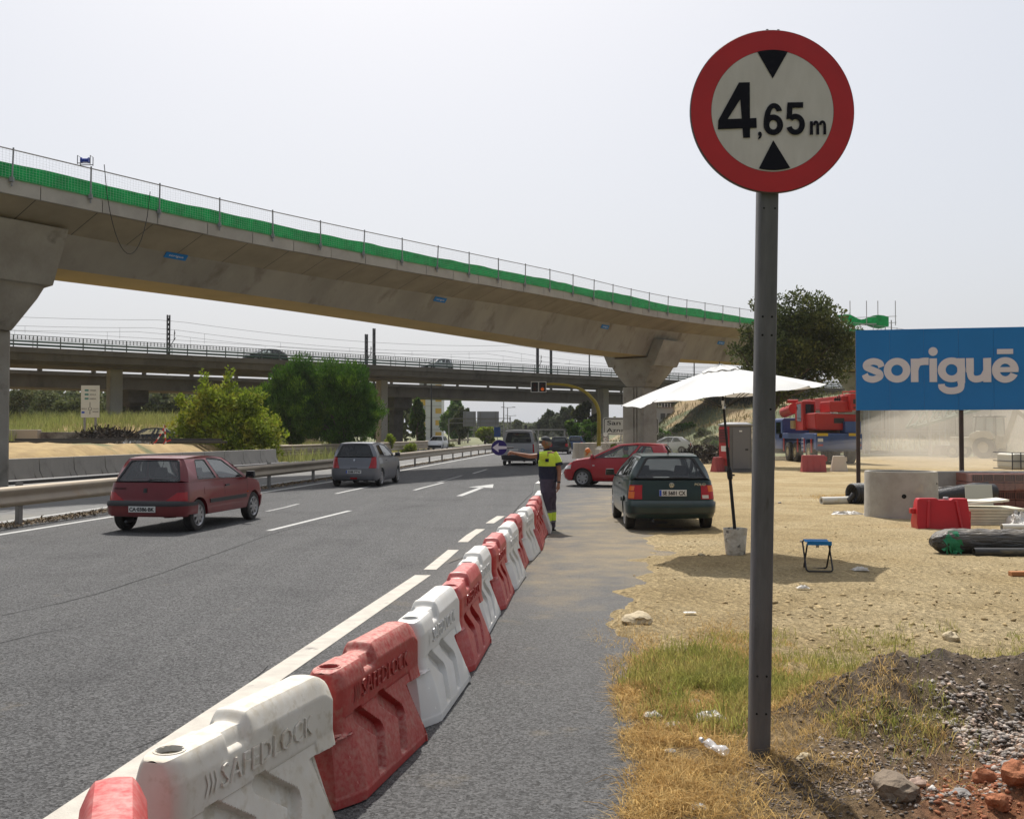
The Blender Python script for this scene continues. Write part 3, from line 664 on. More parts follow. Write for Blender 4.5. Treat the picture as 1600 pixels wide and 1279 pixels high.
# lamp and marker posts on the viaduct edge, catenary masts and wires of the railway
MAST = M('mast_steel', (.06, .06, .065), rough=.6, metal=.4)
CL = {262: 'single dark railway mast right of the left pier', 572: 'shorter of the paired dark railway masts above the feathery trees', 584: 'taller of the paired dark railway masts above the feathery trees', 840: 'left dark railway mast of the pair above the traffic light', 861: 'right dark railway mast of the pair above the traffic light', 921: 'thin railway mast just left of the flyover pier', 1085: 'railway mast seen between the flyover pier and the parasol'}
for px, ytop, u in ((262, 492, -14), (572, 522, -14), (584, 513, -22), (840, 537, -14), (861, 538, -22), (921, 545, -14), (1085, 563, -14)):
    s0 = s_at(px, u); p = vp(s0, u, 7.9); zt = pix(px, ytop, p.y).z
    o = thing('catenary_mast', CL[px], 'railway mast', p, math.atan2(vd.y, vd.x), 'railway masts on the viaduct'); q = MB(); hh = zt - 7.9
    if px < 900:
        q.box((-.12, 0, hh / 2), (.09, .24, hh)); q.box((.12, 0, hh / 2), (.09, .24, hh))
        for k in range(int(hh / .5)): q.beam((-.12, 0, k * .5), (.12, 0, k * .5 + .25), .04, .18)
    else: q.tube([(0, 0, 0), (0, 0, hh)], .09, 8)
    for k in range(3): q.lathe([(.05, 0), (.15, .03), (.05, .06)], 8, T(0, 0, hh - .1 - .14 * k))
    q.build('post', MAST, o)
    if px in (262, 572, 840):
        q = MB(); q.tube([(.1, 0, hh * .45), (.75, 0, hh * .62)], .04, 6); q.tube([(.6, 0, hh * .58), (.65, 0, hh * .75)], .04, 6)
        for k in range(3): q.lathe([(.04, 0), (.1, .03), (.04, .06)], 8, T(.66, 0, hh * .68 + .09 * k))
        q.build('bracket_arm', MAST, o)
WIRE = M('overhead_wire', (.12, .12, .13), rough=.6)
wl = [('top earth wire above the railway viaduct', -14, 13.5), ('upper messenger wire over the near railway track', -16.5, 12.9), ('upper messenger wire over the far railway track', -20.5, 12.8), ('lower contact wire over the near railway track', -16.5, 11.7), ('lower contact wire over the far railway track', -20.5, 11.4), ('lowest return wire beside the railway viaduct', -14, 10.9)]
for lb_, u, z in wl:
    q = MB(); pts = []; span = 47.0
    for i in range(int(VLEN / 3)):
        s0 = i * 3.0; t = ((s0 - s_at(262, -14)) / span) % 1.0; sag = (.9 if 'messenger' in lb_ or 'top' in lb_ else .05) * (1 - (2 * t - 1) ** 2)
        pts.append(vp(s0, u, z - sag))
    q.tube(pts, .018, 4)
    if 'messenger' in lb_:
        for i in range(4, len(pts), 3): q.tube([pts[i], Vector((pts[i].x, pts[i].y, 11.5))], .012, 4)
    tag(q.build('overhead_wire', WIRE), lb_, 'wire', 'overhead railway wires')
# small kerb posts and boxes along the viaduct
pb = MB(); pb.box((0, 0, .5), (.05, .05, 1.4)); 
vl_ = ['thin marker post on the lower viaduct left of the single railway mast', 'thin marker post on the viaduct just right of the left pier', 'thin marker post beside the single railway mast', 'thin marker post on the viaduct left of the black car', 'thin marker post on the viaduct right of the black car', 'thin marker post above the feathery trees', 'thin marker post on the viaduct left of the white car', 'thin marker post behind the white viaduct car']
first = None
for lb_, px in zip(vl_, (174, 50, 268, 371, 473, 523, 618, 664)):
    p = vp(s_at(px, -8.6), -8.6, 8.8)
    if not first: first = pb.build('marker_post', STEEL); o = first
    else: o = first.copy(); C.objects.link(o)
    o.location = p; o.scale = (1, 1, 1.35); tag(o, lb_, 'post', 'thin marker posts on the lower viaduct')
# ================================================================== PLASTIC BARRIERS
def polyd(y, z, pts):
    best = 9
    for (a, b), (c, d) in zip(pts, pts[1:]):
        ux, uz = c - a, d - b; t = max(0, min(1, ((y - a) * ux + (z - b) * uz) / (ux * ux + uz * uz)))
        best = min(best, math.hypot(y - a - ux * t, z - b - uz * t))
    return best
RED_P = M('red_plastic', (.50, .028, .030), (.40, .03, .03), scale=5, rough=.42, bump=.05, bscale=60, dust=(.62, .36, .32), dusta=.6, dsc=26, spec=.4)
RED_D = M('dusty_red_plastic', (.40, .030, .030), (.33, .04, .035), scale=4, rough=.6, bump=.05, bscale=60, dust=(.56, .36, .30), dusta=.72, dsc=38, col3=(.34, .16, .12), scale3=21, con3=(.52, .85), spec=.3)
WHI_P = M('white_plastic', (.74, .74, .73), (.68, .68, .66), scale=3, rough=.45, dust=(.6, .54, .44), dusta=.5, spec=.4)
WHI_D = M('dirty_white_plastic', (.72, .70, .65), (.60, .57, .50), scale=2.2, rough=.6, dust=(.56, .49, .38), dusta=.8, dsc=22, col3=(.48, .43, .34), scale3=13, con3=(.52, .7), spec=.3)
BROWNW = M('murky_water', (.055, .042, .015), rough=.8); REDW = M('red_hole_inside', (.22, .006, .008), rough=.8)
def barrier_mesh():
    YA, YB = -.64, .66
    NY, NZ = 190, 88; ch1 = [(-.36, .375), (-.14, .235), (-.24, .075)]; ch2 = [(-.02, .375), (.20, .235), (.10, .075)]
    def y0(z): return YA + (.0 if z > .315 else -.0) + (.085 * smooth((z - .30) / .03) - .02) + (.0 if z > .3 else .05 * (z / .3))
    def y1(z): return (.66 if z > .335 else lerp(.60, .50, z / .335))
    def zt(y):
        h = .628
        h = lerp(h, .612, smooth((-.5 - y) / .12)); h = lerp(h, .670, smooth((y + .11) / .045)); h -= .05 * smooth((y - .48) / .18) ** 2
        return h
    def W(y, z):
        e0 = y - y0(z); e1 = y1(z) - y; tp = zt(y)
        if z > .40: base = .102
        else: base = lerp(.205, .102, smooth((z - .05) / .36) * .35 + .65 * min(1, max(0, (z - .05) / .35)))
        # end rounding
        if z > .315: k = min(1, math.sqrt(max(0, 1 - (1 - min(1, e0 / .085)) ** 2)) * .45 + .55)
        else: k = lerp(.52, 1, min(1, e0 / .17))
        k1 = math.sqrt(max(0, 1 - (1 - min(1, e1 / .05)) ** 2)) * .3 + .7 if z > .335 else lerp(.55, 1, min(1, e1 / .12))
        b = base * k * k1
        # bevelled shoulder and rounded crown
        t = (z - (tp - .085)) / .085
        if t > 0: b -= lerp(.024, .036, smooth((y + .1) / .1)) * t + .010 * t ** 6
        # hand grips in the crown
        gy = (y + .17) / .07
        if abs(gy) < 1 and z > .545: b -= .020 * min(1, math.sqrt(1 - gy * gy) * 1.5) * smooth((z - .56) / .012)
        # chevron recesses and step under the lettering band
        if .05 < z < .405 and -.45 < y < .45:
            d = min(polyd(y, z, ch1), polyd(y, z, ch2)); b -= .045 * smooth((.050 - d) / .009)
        if z < .40 and -.52 < y < .46: b -= .008 * smooth((.40 - z) / .01)
        if z < .045: b += .004
        # forklift notches in the foot
        return max(b, .02)
    rows = []
    V = []; zr = []
    for j in range(NZ + 1):
        t = j / NZ; zr.append(t)
    for side in (1, -1):
        for j in range(NZ + 1):
            for i in range(NY + 1):
                a = i / NY; yc = lerp(-.47, .42, (a - .14) / .68); z = zr[j] * zt(yc); y = yc if .14 <= a <= .82 else (lerp(y0(z), -.47, a / .14) if a < .14 else lerp(.42, y1(z), (a - .82) / .18)); z = zr[j] * zt(y)
                V.append((side * W(y, z), y, z))
    n1 = NY + 1; off = n1 * (NZ + 1); Fs = []
    for sd_, o in ((0, 0), (1, off)):
        for j in range(NZ):
            for i in range(NY):
                q = (o + j * n1 + i, o + j * n1 + i + 1, o + (j + 1) * n1 + i + 1, o + (j + 1) * n1 + i); Fs.append(q if sd_ == 0 else q[::-1])
    # top strip with a filler hole, ends, bottom
    NX = 10; topi = []
    for i in range(n1):
        a, b = V[NZ * n1 + i], V[off + NZ * n1 + i]; r = [NZ * n1 + i]
        for k in range(1, NX):
            t = k / NX; V.append((lerp(a[0], b[0], t), a[1], a[2] + .006 * math.sin(math.pi * t))); r.append(len(V) - 1)
        r.append(off + NZ * n1 + i); topi.append(r)
    HY, HR = -.475, .05
    for i in range(NY):
        for k in range(NX):
            q = (topi[i][k], topi[i][k + 1], topi[i + 1][k + 1], topi[i + 1][k]); cx = sum(V[v][0] for v in q) / 4; cy = sum(V[v][1] for v in q) / 4
            if math.hypot(cx, cy - HY) > HR: Fs.append(q)
    def edge(i): 
        for j in range(NZ): Fs.append((j * n1 + i, (j + 1) * n1 + i, off + (j + 1) * n1 + i, off + j * n1 + i))
    edge(0); edge(NY)
    for i in range(NY): Fs.append((i, off + i, off + i + 1, i + 1))
    b = MB(); b.add(V, Fs)
    zh = zt(HY)
    b.lathe([(HR + .010, zh - .004), (HR + .009, zh + .005), (HR + .002, zh + .006), (HR - .001, zh), (HR - .001, zh - .02)], 36, T(0, HY, 0))
    return b, zh, HY, HR
bm_, ZH, HY, HR = barrier_mesh()
def barrier_proto(name, mat, wmat):
    root = thing(name, '', 'barrier')
    bm_.build('shell', mat, root, smooth=32, recalc=True)
    q = MB(); q.lathe([(0, ZH - .016), (HR - .001, ZH - .016)], 28, T(0, HY, 0)); q.build('filler_hole', wmat, root)
    q = MB()
    for sgn, mt in ((1, T(.1035, -.30, .445) @ rotz(R(90))), (-1, T(-.1035, .44, .445) @ rotz(R(-90)))):
        q = MB()
        put_text(q, 'SAFEDLOCK', mt, width=.72, height=.088, bold=-.012, depth=.009, res=2)
        for k in range(3):
            q.add([mt @ Vector(p) for p in ((-.105 + k * .028, -.004, .085), (-.09 + k * .028, -.004, .085), (-.075 + k * .028, -.004, .042), (-.09 + k * .028, -.004, .0), (-.105 + k * .028, -.004, .0), (-.09 + k * .028, -.004, .042))], [(0, 1, 2, 3, 4, 5)])
        q.build('lettering', mat, root)
    return root
protos = {}
BAR = [  # x, y, colour, label
    (-1.10, 2.75, 'RC', 'nearest red barrier, only its rounded end in view at the bottom left corner'),
    (-1.12, 4.12, 'WD', 'nearest dirty white plastic barrier at the bottom of the photo'),
    (-.80, 5.42, 'RD', 'dusty red plastic barrier between the two nearest white ones'),
    (-.57, 6.76, 'W', 'clean white plastic barrier, second white one from the camera'),
    (-.43, 8.08, 'R', 'red barrier standing just beyond the second white one'),
    (-.36, 9.40, 'W', 'third white plastic barrier counted from the camera'),
    (-.22, 10.70, 'R', 'red barrier right beyond the third white one, large lettering visible'),
    (-.08, 12.00, 'W', 'fourth white plastic barrier, half hidden behind the red ones'),
    (-.02, 13.25, 'R', 'red barrier beyond the fourth white one in the line'),
    (.16, 14.55, 'W', 'white barrier with turned end just before the far red run'),
    (.30, 15.80, 'R', 'first of the two red barriers in the far run by the man'),
    (.38, 17.10, 'R', 'second of the two red barriers in the far run by the man')]
for i, (x, y, c, lb_) in enumerate(BAR):
    if c not in protos:
        o = barrier_proto('plastic_barrier', {'RC': RED_P, 'R': RED_P, 'W': WHI_P, 'WD': WHI_D, 'RD': RED_D}[c], REDW if c[0] == 'R' else BROWNW); protos[c] = o
    else: o = copy_tree(protos[c])
    nx_ = BAR[i + 1] if i < len(BAR) - 1 else (x + .12, y + 1.3); px_ = BAR[i - 1] if i > 1 else (x - .42, y - 1.25)
    a = math.atan2(-(nx_[0] - px_[0]), nx_[1] - px_[1])
    o.location = (x, y, .006); o.rotation_euler = (random.uniform(-.012, .012), random.uniform(-.01, .01), R(21) if i == 0 else a + random.uniform(-.035, .035)); tag(o, lb_, 'barrier', 'line of red and white plastic barriers')
# plain ribbed white barriers of another make at the end of the line
def plain_barrier(name, mat, L=1.3, H=.95, label='', loc=(0, 0, 0), rz=0, group=None, tw=.09):
    o = thing(name, label, 'barrier', loc, rz, group); q = MB()
    prof = [(-.24, 0), (-.24, .08), (-.10, .5), (-tw, H), (tw, H), (.10, .5), (.24, .08), (.24, 0)]
    q.prism(prof, -L / 2, L / 2, None, 'Y'); q.build('shell', mat, o, bevel=.02)
    q = MB()
    for k in (-1, 0, 1):
        for s in (1, -1): q.beam((s * .235, k * L * .3, .1), (s * (tw + .012), k * L * .3, H - .08), .05, .02)
    q.build('ribs', mat, o); q = MB(); q.bx(-.04, .04, L / 2, L / 2 + .05, .2, H * .8); q.build('connector', mat, o)
    return o
plain_barrier('plain_barrier', WHI_P, 1.3, .70, 'white ribbed barrier standing beside the far red run, near the man', (.50, 18.35, .0), R(-4), 'white ribbed barriers at the end of the line', tw=.06)
plain_barrier('plain_barrier', WHI_P, 1.3, .84, 'last white ribbed barrier at the head of the line, left of the man', (.56, 19.75, .0), R(-6), 'white ribbed barriers at the end of the line', tw=.05)

# ================================================================== HEIGHT LIMIT SIGN
zb0 = lot_h(1.42, 5.45)
base = gnd(1190, 1180, zb0); sgn = thing('height_limit_sign', 'tall round red rimmed height limit sign reading 4,65 m on a grey steel post', 'road sign', base)
topc = pix(1205, 176, base.y); dx = (topc.x - base.x); dz = topc.z - base.z
lean = Matrix.Rotation(math.atan2(dx, dz), 4, 'Y'); sgn.rotation_euler = (0, math.atan2(dx, dz), 0)
PH = math.hypot(dx, dz)
POST = M('weathered_steel_post', (.14, .137, .14), (.10, .098, .10), scale=2.2, rough=.6, metal=.25, bump=.12, bscale=30, stretch=(4, 4, .8), col3=(.08, .072, .07), scale3=8, con3=(.62, .72), contrast=(.4, .6))
q = MB(); w2, t2 = .05, .055
poly = [(-w2, -t2 + .008), (-w2 + .008, -t2), (w2 - .008, -t2), (w2, -t2 + .008), (w2, t2 - .008), (w2 - .008, t2), (-w2 + .008, t2), (-w2, t2 - .008)]
q.prism(poly, -.3, PH + .44, T(0, .06, 0)); q.build('post', POST, sgn, smooth=50)
q = MB()
for zz in (2.35, 2.25, 1.85, .42, .22 ):
    for xx in ((-.028, .022) if zz != 1.85 else (.022,)): q.lathe([(0, -.0015), (.006, -.0015), (.0065, .002)], 10, T(xx, .06 - t2, zz), 'Y')
for xx in (-.03, .03): q.lathe([(0, -.0015), (.005, -.0015), (.0055, .002)], 10, T(xx, .06 - t2, PH - .52), 'Y')
q.build('bolt_hole', M('hole_black', (.01, .01, .01), rough=1), sgn)
DR = .4530 * base.y / 5.45
q = MB(); q.lathe([(0, .012), (DR - .004, .012), (DR, .008), (DR, -.008), (DR - .004, -.012), (0, -.012)], 96, T(0, -.012, PH), 'Y'); q.build('disc', M('sign_aluminium', (.12, .1, .1), rough=.5, metal=.3), sgn, smooth=40)
SR = M('sign_red', (.52, .018, .022), (.42, .018, .02), scale=5, rough=.4, contrast=(.3, .8)); SW_ = M('sign_white', (.62, .58, .56), (.54, .5, .475), scale=14, rough=.45, contrast=(.3, .7), stretch=(1, 1, .3)); SB_ = M('sign_black', (.006, .006, .012), rough=.7, spec=.2)
q = MB(); q.lathe([(DR * .99, -.0265), (DR * .745, -.0265)], 96, T(0, 0, PH), 'Y'); q.build('red_ring', SR, sgn)
q = MB(); q.lathe([(DR * .741, -.0262), (0, -.0262)], 96, T(0, 0, PH), 'Y'); q.build('white_field', SW_, sgn)
q = MB(); cz = PH
DZ_ = [-.029]
def up_(): DZ_[0] -= .0004
def dpt(px, py): return Vector(((px - 666) / 598 * DR, DZ_[0], PH - (py - 662) / 578 * DR))
def dpoly(pts): up_(); q.add([dpt(*p) for p in pts], [tuple(range(len(pts)))])
def arcpts(x0, x1, top, n=12):
    rr = 441 * (1 if True else 1); out = []
    for i in range(n + 1):
        x = lerp(x0, x1, i / n); dy = math.sqrt(max(0, 1 - ((x - 668) / 441) ** 2)) * 426; out.append((x, 656 - dy if top else 656 + dy))
    return out
dpoly([(663, 434)] + arcpts(770, 548, True)); dpoly([(674, 870)] + arcpts(572, 800, False))
# the digits, traced as outlines in the sign's own plane
dpoly([(418, 467), (497, 464), (505, 862 - 6), (455, 858)])
dpoly([(418, 467), (446, 560), (340, 728), (272, 738)]); dpoly([(272, 738), (340, 728), (549, 716), (552, 786), (270, 802)])
q.build('arrowheads_and_numeral', SB_, sgn, recalc=False)
q = MB(); base_r = -math.radians(1.0)
put_text(q, ',', Matrix.Translation(dpt(562, 868)), height=.043, width=.021, bold=.03, depth=.0006)
def arc_band(cx, cy, rx, ry, th, a0, a1, n=40):
    up_(); rows = []
    for i in range(n + 1):
        a = math.radians(lerp(a0, a1, i / n)); rows.append([dpt(cx + rx * math.cos(a), cy - ry * math.sin(a)), dpt(cx + (rx - th) * math.cos(a), cy - (ry - th * .95) * math.sin(a))])
    q.grid(rows)
arc_band(672, 762, 71, 73, 42, 0, 360)
def curve_band(P, n=24):
    up_(); rows = []
    for i in range(n + 1):
        t = i / n; a = [sum(c[0] * w_ for c, w_ in zip(P[0], ((1 - t) ** 3, 3 * t * (1 - t) ** 2, 3 * t * t * (1 - t), t ** 3))), sum(c[1] * w_ for c, w_ in zip(P[0], ((1 - t) ** 3, 3 * t * (1 - t) ** 2, 3 * t * t * (1 - t), t ** 3)))]
        b = [sum(c[0] * w_ for c, w_ in zip(P[1], ((1 - t) ** 3, 3 * t * (1 - t) ** 2, 3 * t * t * (1 - t), t ** 3))), sum(c[1] * w_ for c, w_ in zip(P[1], ((1 - t) ** 3, 3 * t * (1 - t) ** 2, 3 * t * t * (1 - t), t ** 3)))]
        rows.append([dpt(*a), dpt(*b)])
    q.grid(rows)
curve_band([[(734, 662), (715, 585), (602, 570), (601, 760)], [(694, 668), (686, 628), (642, 628), (643, 762)]])
dpoly([(772, 602), (887, 598), (886, 637), (772, 642)]); dpoly([(772, 602), (810, 602), (806, 716), (766, 722)])
arc_band(832, 756, 69, 75, 40, 140, -160); 
# m
dpoly([(937, 732), (958, 732), (961, 828), (937, 829)]); arc_band(980, 760, 23, 33, 20, 180, 0, 16); dpoly([(983, 758), (1003, 758), (1005, 826), (984, 827)]); arc_band(1027, 758, 26, 33, 20, 180, 0, 16); dpoly([(1033, 756), (1053, 756), (1056, 824), (1035, 825)])
q.build('small_figures', SB_, sgn, recalc=False)
q = MB()
for xx in (-.03, .03): q.bx(xx - .006, xx + .006, -.01, .1, PH + DR - .002, PH + DR + .008)
q.box((0, .02, PH - .2), (.36, .03, .04)); q.box((0, .02, PH + .2), (.36, .03, .04)); q.build('bracket', STEEL, sgn)

# ================================================================== GUARDRAILS
GR = M('guardrail_cream', (.34, .285, .21), (.29, .24, .18), scale=2, rough=.5, metal=.35, col3=(.3, .22, .14), scale3=1.5, con3=(.6, .72))
GRP = M('guardrail_post', (.3, .29, .27), (.22, .21, .2), scale=5, rough=.6, metal=.4)
WB = [(0, .40), (-.035, .42), (-.08, .46), (-.08, .49), (-.03, .545), (-.012, .575), (-.012, .605), (-.03, .635), (-.08, .69), (-.08, .72), (-.035, .76), (0, .78)]
def guardrail(name, label, path, side=1, step=4, z0=0, first=None, posts=True, nb=1):
    root = thing(name, label, 'guardrail', (path[0][0], path[0][1], 0))
    def at0(o): o.parent = root; o.location = (-path[0][0], -path[0][1], 0)
    P = []; 
    for (a, b) in zip(path, path[1:]):
        n = max(1, int(math.dist(a, b) / 2)); P += [(lerp(a[0], b[0], i / n), lerp(a[1], b[1], i / n), z0) for i in range(n)]
    P.append((*path[-1], z0))
    for k in range(nb):
        q = MB(); sweep(q, P, [(-a * side, z + (k * .34 if nb > 1 else 0) - (.0)) for a, z in WB]); at0(q.build('beam', GR, smooth=50, solid=.006, recalc=False))
    L = [0]
    for a, b in zip(P, P[1:]): L.append(L[-1] + math.dist(a, b))
    s = first if first is not None else .5
    while s < L[-1] and posts:
        i = max(j for j in range(len(L)) if L[j] <= s); i = min(i, len(P) - 2); t = (s - L[i]) / (L[i + 1] - L[i]); p = Vector(P[i]).lerp(Vector(P[i + 1]), t)
        d = (Vector(P[i + 1]) - Vector(P[i])).normalized(); r = Vector((d.y, -d.x, 0)) * -side
        q = MB(); a = math.atan2(d.y, d.x) - math.pi / 2; mt = Matrix.Translation(p + r * .09) @ rotz(a)
        q.box((-.035, 0, .3 - .05 + nb * .14), (.012, .12, .8 + nb * .1), mt); q.box((.035, 0, .3 - .05 + nb * .14), (.012, .12, .8 + nb * .1), mt); q.box((0, -.055, .3 + nb * .1), (.07, .01, .7 + nb * .1), mt)
        q.box((0, 0, .6), (.1, .16, .28), mt); at0(q.build('post', GRP)); s += step
    return root
med = [(interp(y, L_EDGE) - .62 - (.0), y) for y in (7, 11, 15.5, 19.6, 24, 28.4, 32.8, 37.7, 43, 48, 54, 62, 70, 78, 87, 96, 105, 114, 124)]
guardrail('guardrail', 'long cream steel guardrail along the left edge of the road behind the hatchbacks', med, 1, 4.42, first=3.5)
def gr2(px0, d0, px1, d1, z=0): return [((px0 - 800) / F * d0, d0), ((px1 - 800) / F * d1, d1)]
guardrail('guardrail', 'double beam guardrail in front of the feathery green trees', [((430 - 800) / F * 62, 62), ((520 - 800) / F * 71, 71), ((600 - 800) / F * 82, 82), ((668 - 800) / F * 98, 98)], 1, 2.5, z0=-.1, nb=2)
guardrail('guardrail', 'low guardrail beside the far bend near the white oncoming car', [((640 - 800) / F * 120, 120), ((700 - 800) / F * 150, 150), ((735 - 800) / F * 180, 180)], 1, 4)
guardrail('guardrail', 'pale guardrail curving behind the yellow traffic light mast', [(9.6, 60), (8.8, 75), (12, 100), (15.5, 130)], -1, 4)

# debris strip under the median rail
DEB = M('dry_leaf_litter', (.16, .115, .07), (.26, .2, .13), scale=9, rough=1, island=.5)
rng = np.random.default_rng(5)
def scatter_flakes(name, n, fpos, size, mat, kind='stuff', up=.5):
    V = np.zeros((n * 4, 3)); 
    for i in range(n):
        p = fpos(); a = rng.uniform(0, 6.28); l_, w_ = size * rng.uniform(.5, 1.8), size * rng.uniform(.2, .8)
        d = np.array([math.cos(a), math.sin(a), rng.normal() * up * .4]); e = np.array([-math.sin(a), math.cos(a), rng.normal() * up * .4])
        V[4 * i:4 * i + 4] = [p - d * l_ - e * w_, p + d * l_ - e * w_ * .6, p + d * l_ + e * w_, p - d * l_ * .8 + e * w_]
    o = np_mesh(name, V, np.arange(n * 4).reshape(-1, 4), mat); o['kind'] = kind; return o
def medpos():
    y = 9 * (120 / 9) ** rng.uniform(0, 1); return np.array([interp(y, L_EDGE) - .75 + rng.normal() * .14, y, .02 + abs(rng.normal()) * .025])
scatter_flakes('leaf_litter', 12000, medpos, .022, DEB, up=1.5)
def edgepos():
    y = 9 + rng.uniform(0, 1) ** 1.5 * 110; return np.array([interp(y, L_EDGE) - 1.05 + rng.normal() * .2, y, .01])

# ================================================================== CONCRETE SAFETY BARRIERS (left)
JC = M('precast_concrete', (.42, .40, .37), (.36, .345, .32), scale=1.5, rough=.9, bump=.15, bscale=14, col3=(.28, .26, .23), scale3=2.5, con3=(.6, .75))
def jersey_mb(L, H=.86):
    q = MB(); pr = [(-.28, 0), (-.28, .10), (-.13, .36), (-.09, H), (.09, H), (.13, .36), (.28, .10), (.28, 0)]
    # foot notches: build in five lengths
    for a, b, cut in ((-.5, -.34, 0), (-.34, -.2, 1), (-.2, .2, 0), (.2, .34, 1), (.34, .5, 0)):
        p = pr if not cut else [(-.235, .11), (-.225, .12)] + pr[2:-2][0:] + [(.225, .12), (.235, .11)]
        q.prism(p, a * (L - .03), b * (L - .03), None, 'Y')
    return q
JL = [(-18.25 - .203 * 0, 35.3)]
jm = None
def jpos(s):   # path of the long run
    P = [(-24.2, 8), (-20.6, 24), (-18.25, 35.3), (-16.0, 46.3), (-13.75, 57.2)]
    for (a, b) in zip(P, P[1:]):
        L = math.dist(a, b)
        if s <= L: return (lerp(a[0], b[0], s / L), lerp(a[1], b[1], s / L)), math.atan2(-(b[0] - a[0]), b[1] - a[1])
        s -= L
    return (P[-1][0], P[-1][1]), 0
order = ['first', 'second', 'third', 'fourth', 'fifth', 'sixth', 'seventh', 'eighth', 'ninth', 'tenth', 'eleventh', 'twelfth', 'thirteenth']
s = 26.9; k = 0
while s < 50.2:
    (x, y), a = jpos(s)
    if jm is None:
        o = jersey_mb(2.03).build('concrete_barrier', JC, bevel=.012); jm = o
    else: o = jm.copy(); C.objects.link(o)
    o.location = (x, y, 0); o.rotation_euler = (0, 0, a)
    tag(o, f'{order[k]} concrete barrier block from the left in the row behind the red hatchback' if k < 9 else f'{order[23 - 12 - k + 0] if 0 <= 11 - k < 13 else "last"} concrete barrier block from the right end of the row by the yellow green bush', 'concrete barrier', 'row of precast concrete barrier blocks'); s += 2.05; k += 1
# pair of plain black tubes drawn along the foot of the blocks
q = MB()
for off in (.75, 1.0): q.tube([(jpos(s_)[0][0] + off, jpos(s_)[0][1], .07) for s_ in range(10, 51, 2)], .07, 8)
tag(q.build('black_strip', M('plain_black', (.02, .02, .022), rough=.45)), 'twin black strips running along the foot of the concrete barrier row', 'pipe')

# ================================================================== PARASOL
ub = gnd(1149, 866, .02); pb_ = pix(1148, 826, ub.y + .05); pt_ = pix(1125, 574, ub.y + .25)
um = thing('parasol', 'large white canvas parasol on a slanted black pole beside the green hatchback', 'parasol', ub)
PL = M('black_pole', (.015, .015, .016), rough=.35, metal=.3); CV = M('white_canvas', (.74, .74, .73), (.69, .69, .67), scale=2, rough=.85, trans=.12, bump=.12, bscale=3)
rel = lambda v: Vector(v) - Vector(ub)
a, b = rel(pb_), rel(pt_); ax = (b - a).normalized()
q = MB(); q.tube([a - ax * .25, a.lerp(b, .5)], .025, 12); q.tube([a.lerp(b, .5), b], .019, 12); q.build('pole', PL, um, smooth=50)
q = MB(); q.tube([a.lerp(b, .30), a.lerp(b, .31), a.lerp(b, .36), a.lerp(b, .38)], [.026, .04, .042, .026], 12); q.tube([a.lerp(b, .33), a.lerp(b, .33) + Vector((.07, -.01, 0))], .014, 8); q.build('clamp', PL, um)
q = MB(); q.tube([a.lerp(b, .74), a.lerp(b, .79)], .0265, 12); q.build('chrome_sleeve', M('chrome', (.7, .7, .7), metal=1, rough=.2), um)
tilt = Vector((-.10, -.012, 1)).normalized()
qt = tilt.to_track_quat('Z', 'Y').to_matrix().to_4x4(); mt = Matrix.Translation(b) @ qt @ rotz(R(22.5 + 9))
rc_, rise, NR, NA = 1.52, .41, 10, 8
rows = []
for i in range(NR + 1):
    t = i / NR; ring = []
    for k in range(NA * 8):
        ang = 2 * math.pi * k / (NA * 8); ph = (k % 8) / 8; kk = k // 8
        a0 = 2 * math.pi * kk / NA; a1 = 2 * math.pi * (kk + 1) / NA
        p0 = Vector((math.cos(a0), math.sin(a0), 0)); p1 = Vector((math.cos(a1), math.sin(a1), 0)); p = p0.lerp(p1, ph) * rc_ * t
        scal = 4 * ph * (1 - ph); p *= (1 - .045 * scal * t ** 4)
        p.z = -rise * (t ** 1.12) - .045 * scal * t * (1 - .0) + .02 * scal * math.sin(t * 7 + kk * 2.1) * t + (.012 * math.sin(ph * 14 + t * 5 + kk) * t if kk in (5, 6, 7) else 0)
        ring.append(mt @ p)
    rows.append(ring)
q = MB(); q.grid(rows, close=True); q.build('canopy', CV, um, smooth=25, recalc=False)
q = MB(); rows = []
for i in range(5):
    t = i / 4; rows.append([mt @ Vector((math.cos(2 * math.pi * k / 40) * .27 * t, math.sin(2 * math.pi * k / 40) * .27 * t, .05 - .10 * t + .012 * math.cos(k * 8 * math.pi / 20))) for k in range(40)])
q.grid(rows, close=True); q.build('vent_cap', CV, um, smooth=40, recalc=False)
q = MB(); q.tube([b, b + tilt * .09], [.012, .006], 8); q.build('finial', PL, um)
for kk in range(NA):
    a0 = 2 * math.pi * kk / NA; e = mt @ Vector((math.cos(a0) * rc_, math.sin(a0) * rc_, -rise - .012)); c0 = mt @ Vector((0, 0, -.04)); q = MB(); q.tube([c0, e], .008, 5)
    q.tube([mt @ Vector((0, 0, -.62)), c0.lerp(e, .5) - Vector((0, 0, .01))], .006, 5); q.build('rib', PL, um)
pot = thing('plaster_bucket', 'white plaster filled bucket holding up the parasol pole', 'bucket', ub)
q = MB(); q.lathe([(.125, -.02), (.14, .0), (.155, .2), (.165, .37), (.168, .385), (.16, .385), (.152, .36), (0, .35)], 28)
q.v = [(v[0] * (1 + .05 * math.sin(v[2] * 30 + v[0] * 20)), v[1], v[2]) for v in q.v]
q.build('tub', M('stained_plaster', (.72, .70, .64), (.5, .47, .4), scale=7, rough=.9, bump=.7, bscale=20, col3=(.2, .2, .19), scale3=11, con3=(.58, .64)), pot, smooth=50)

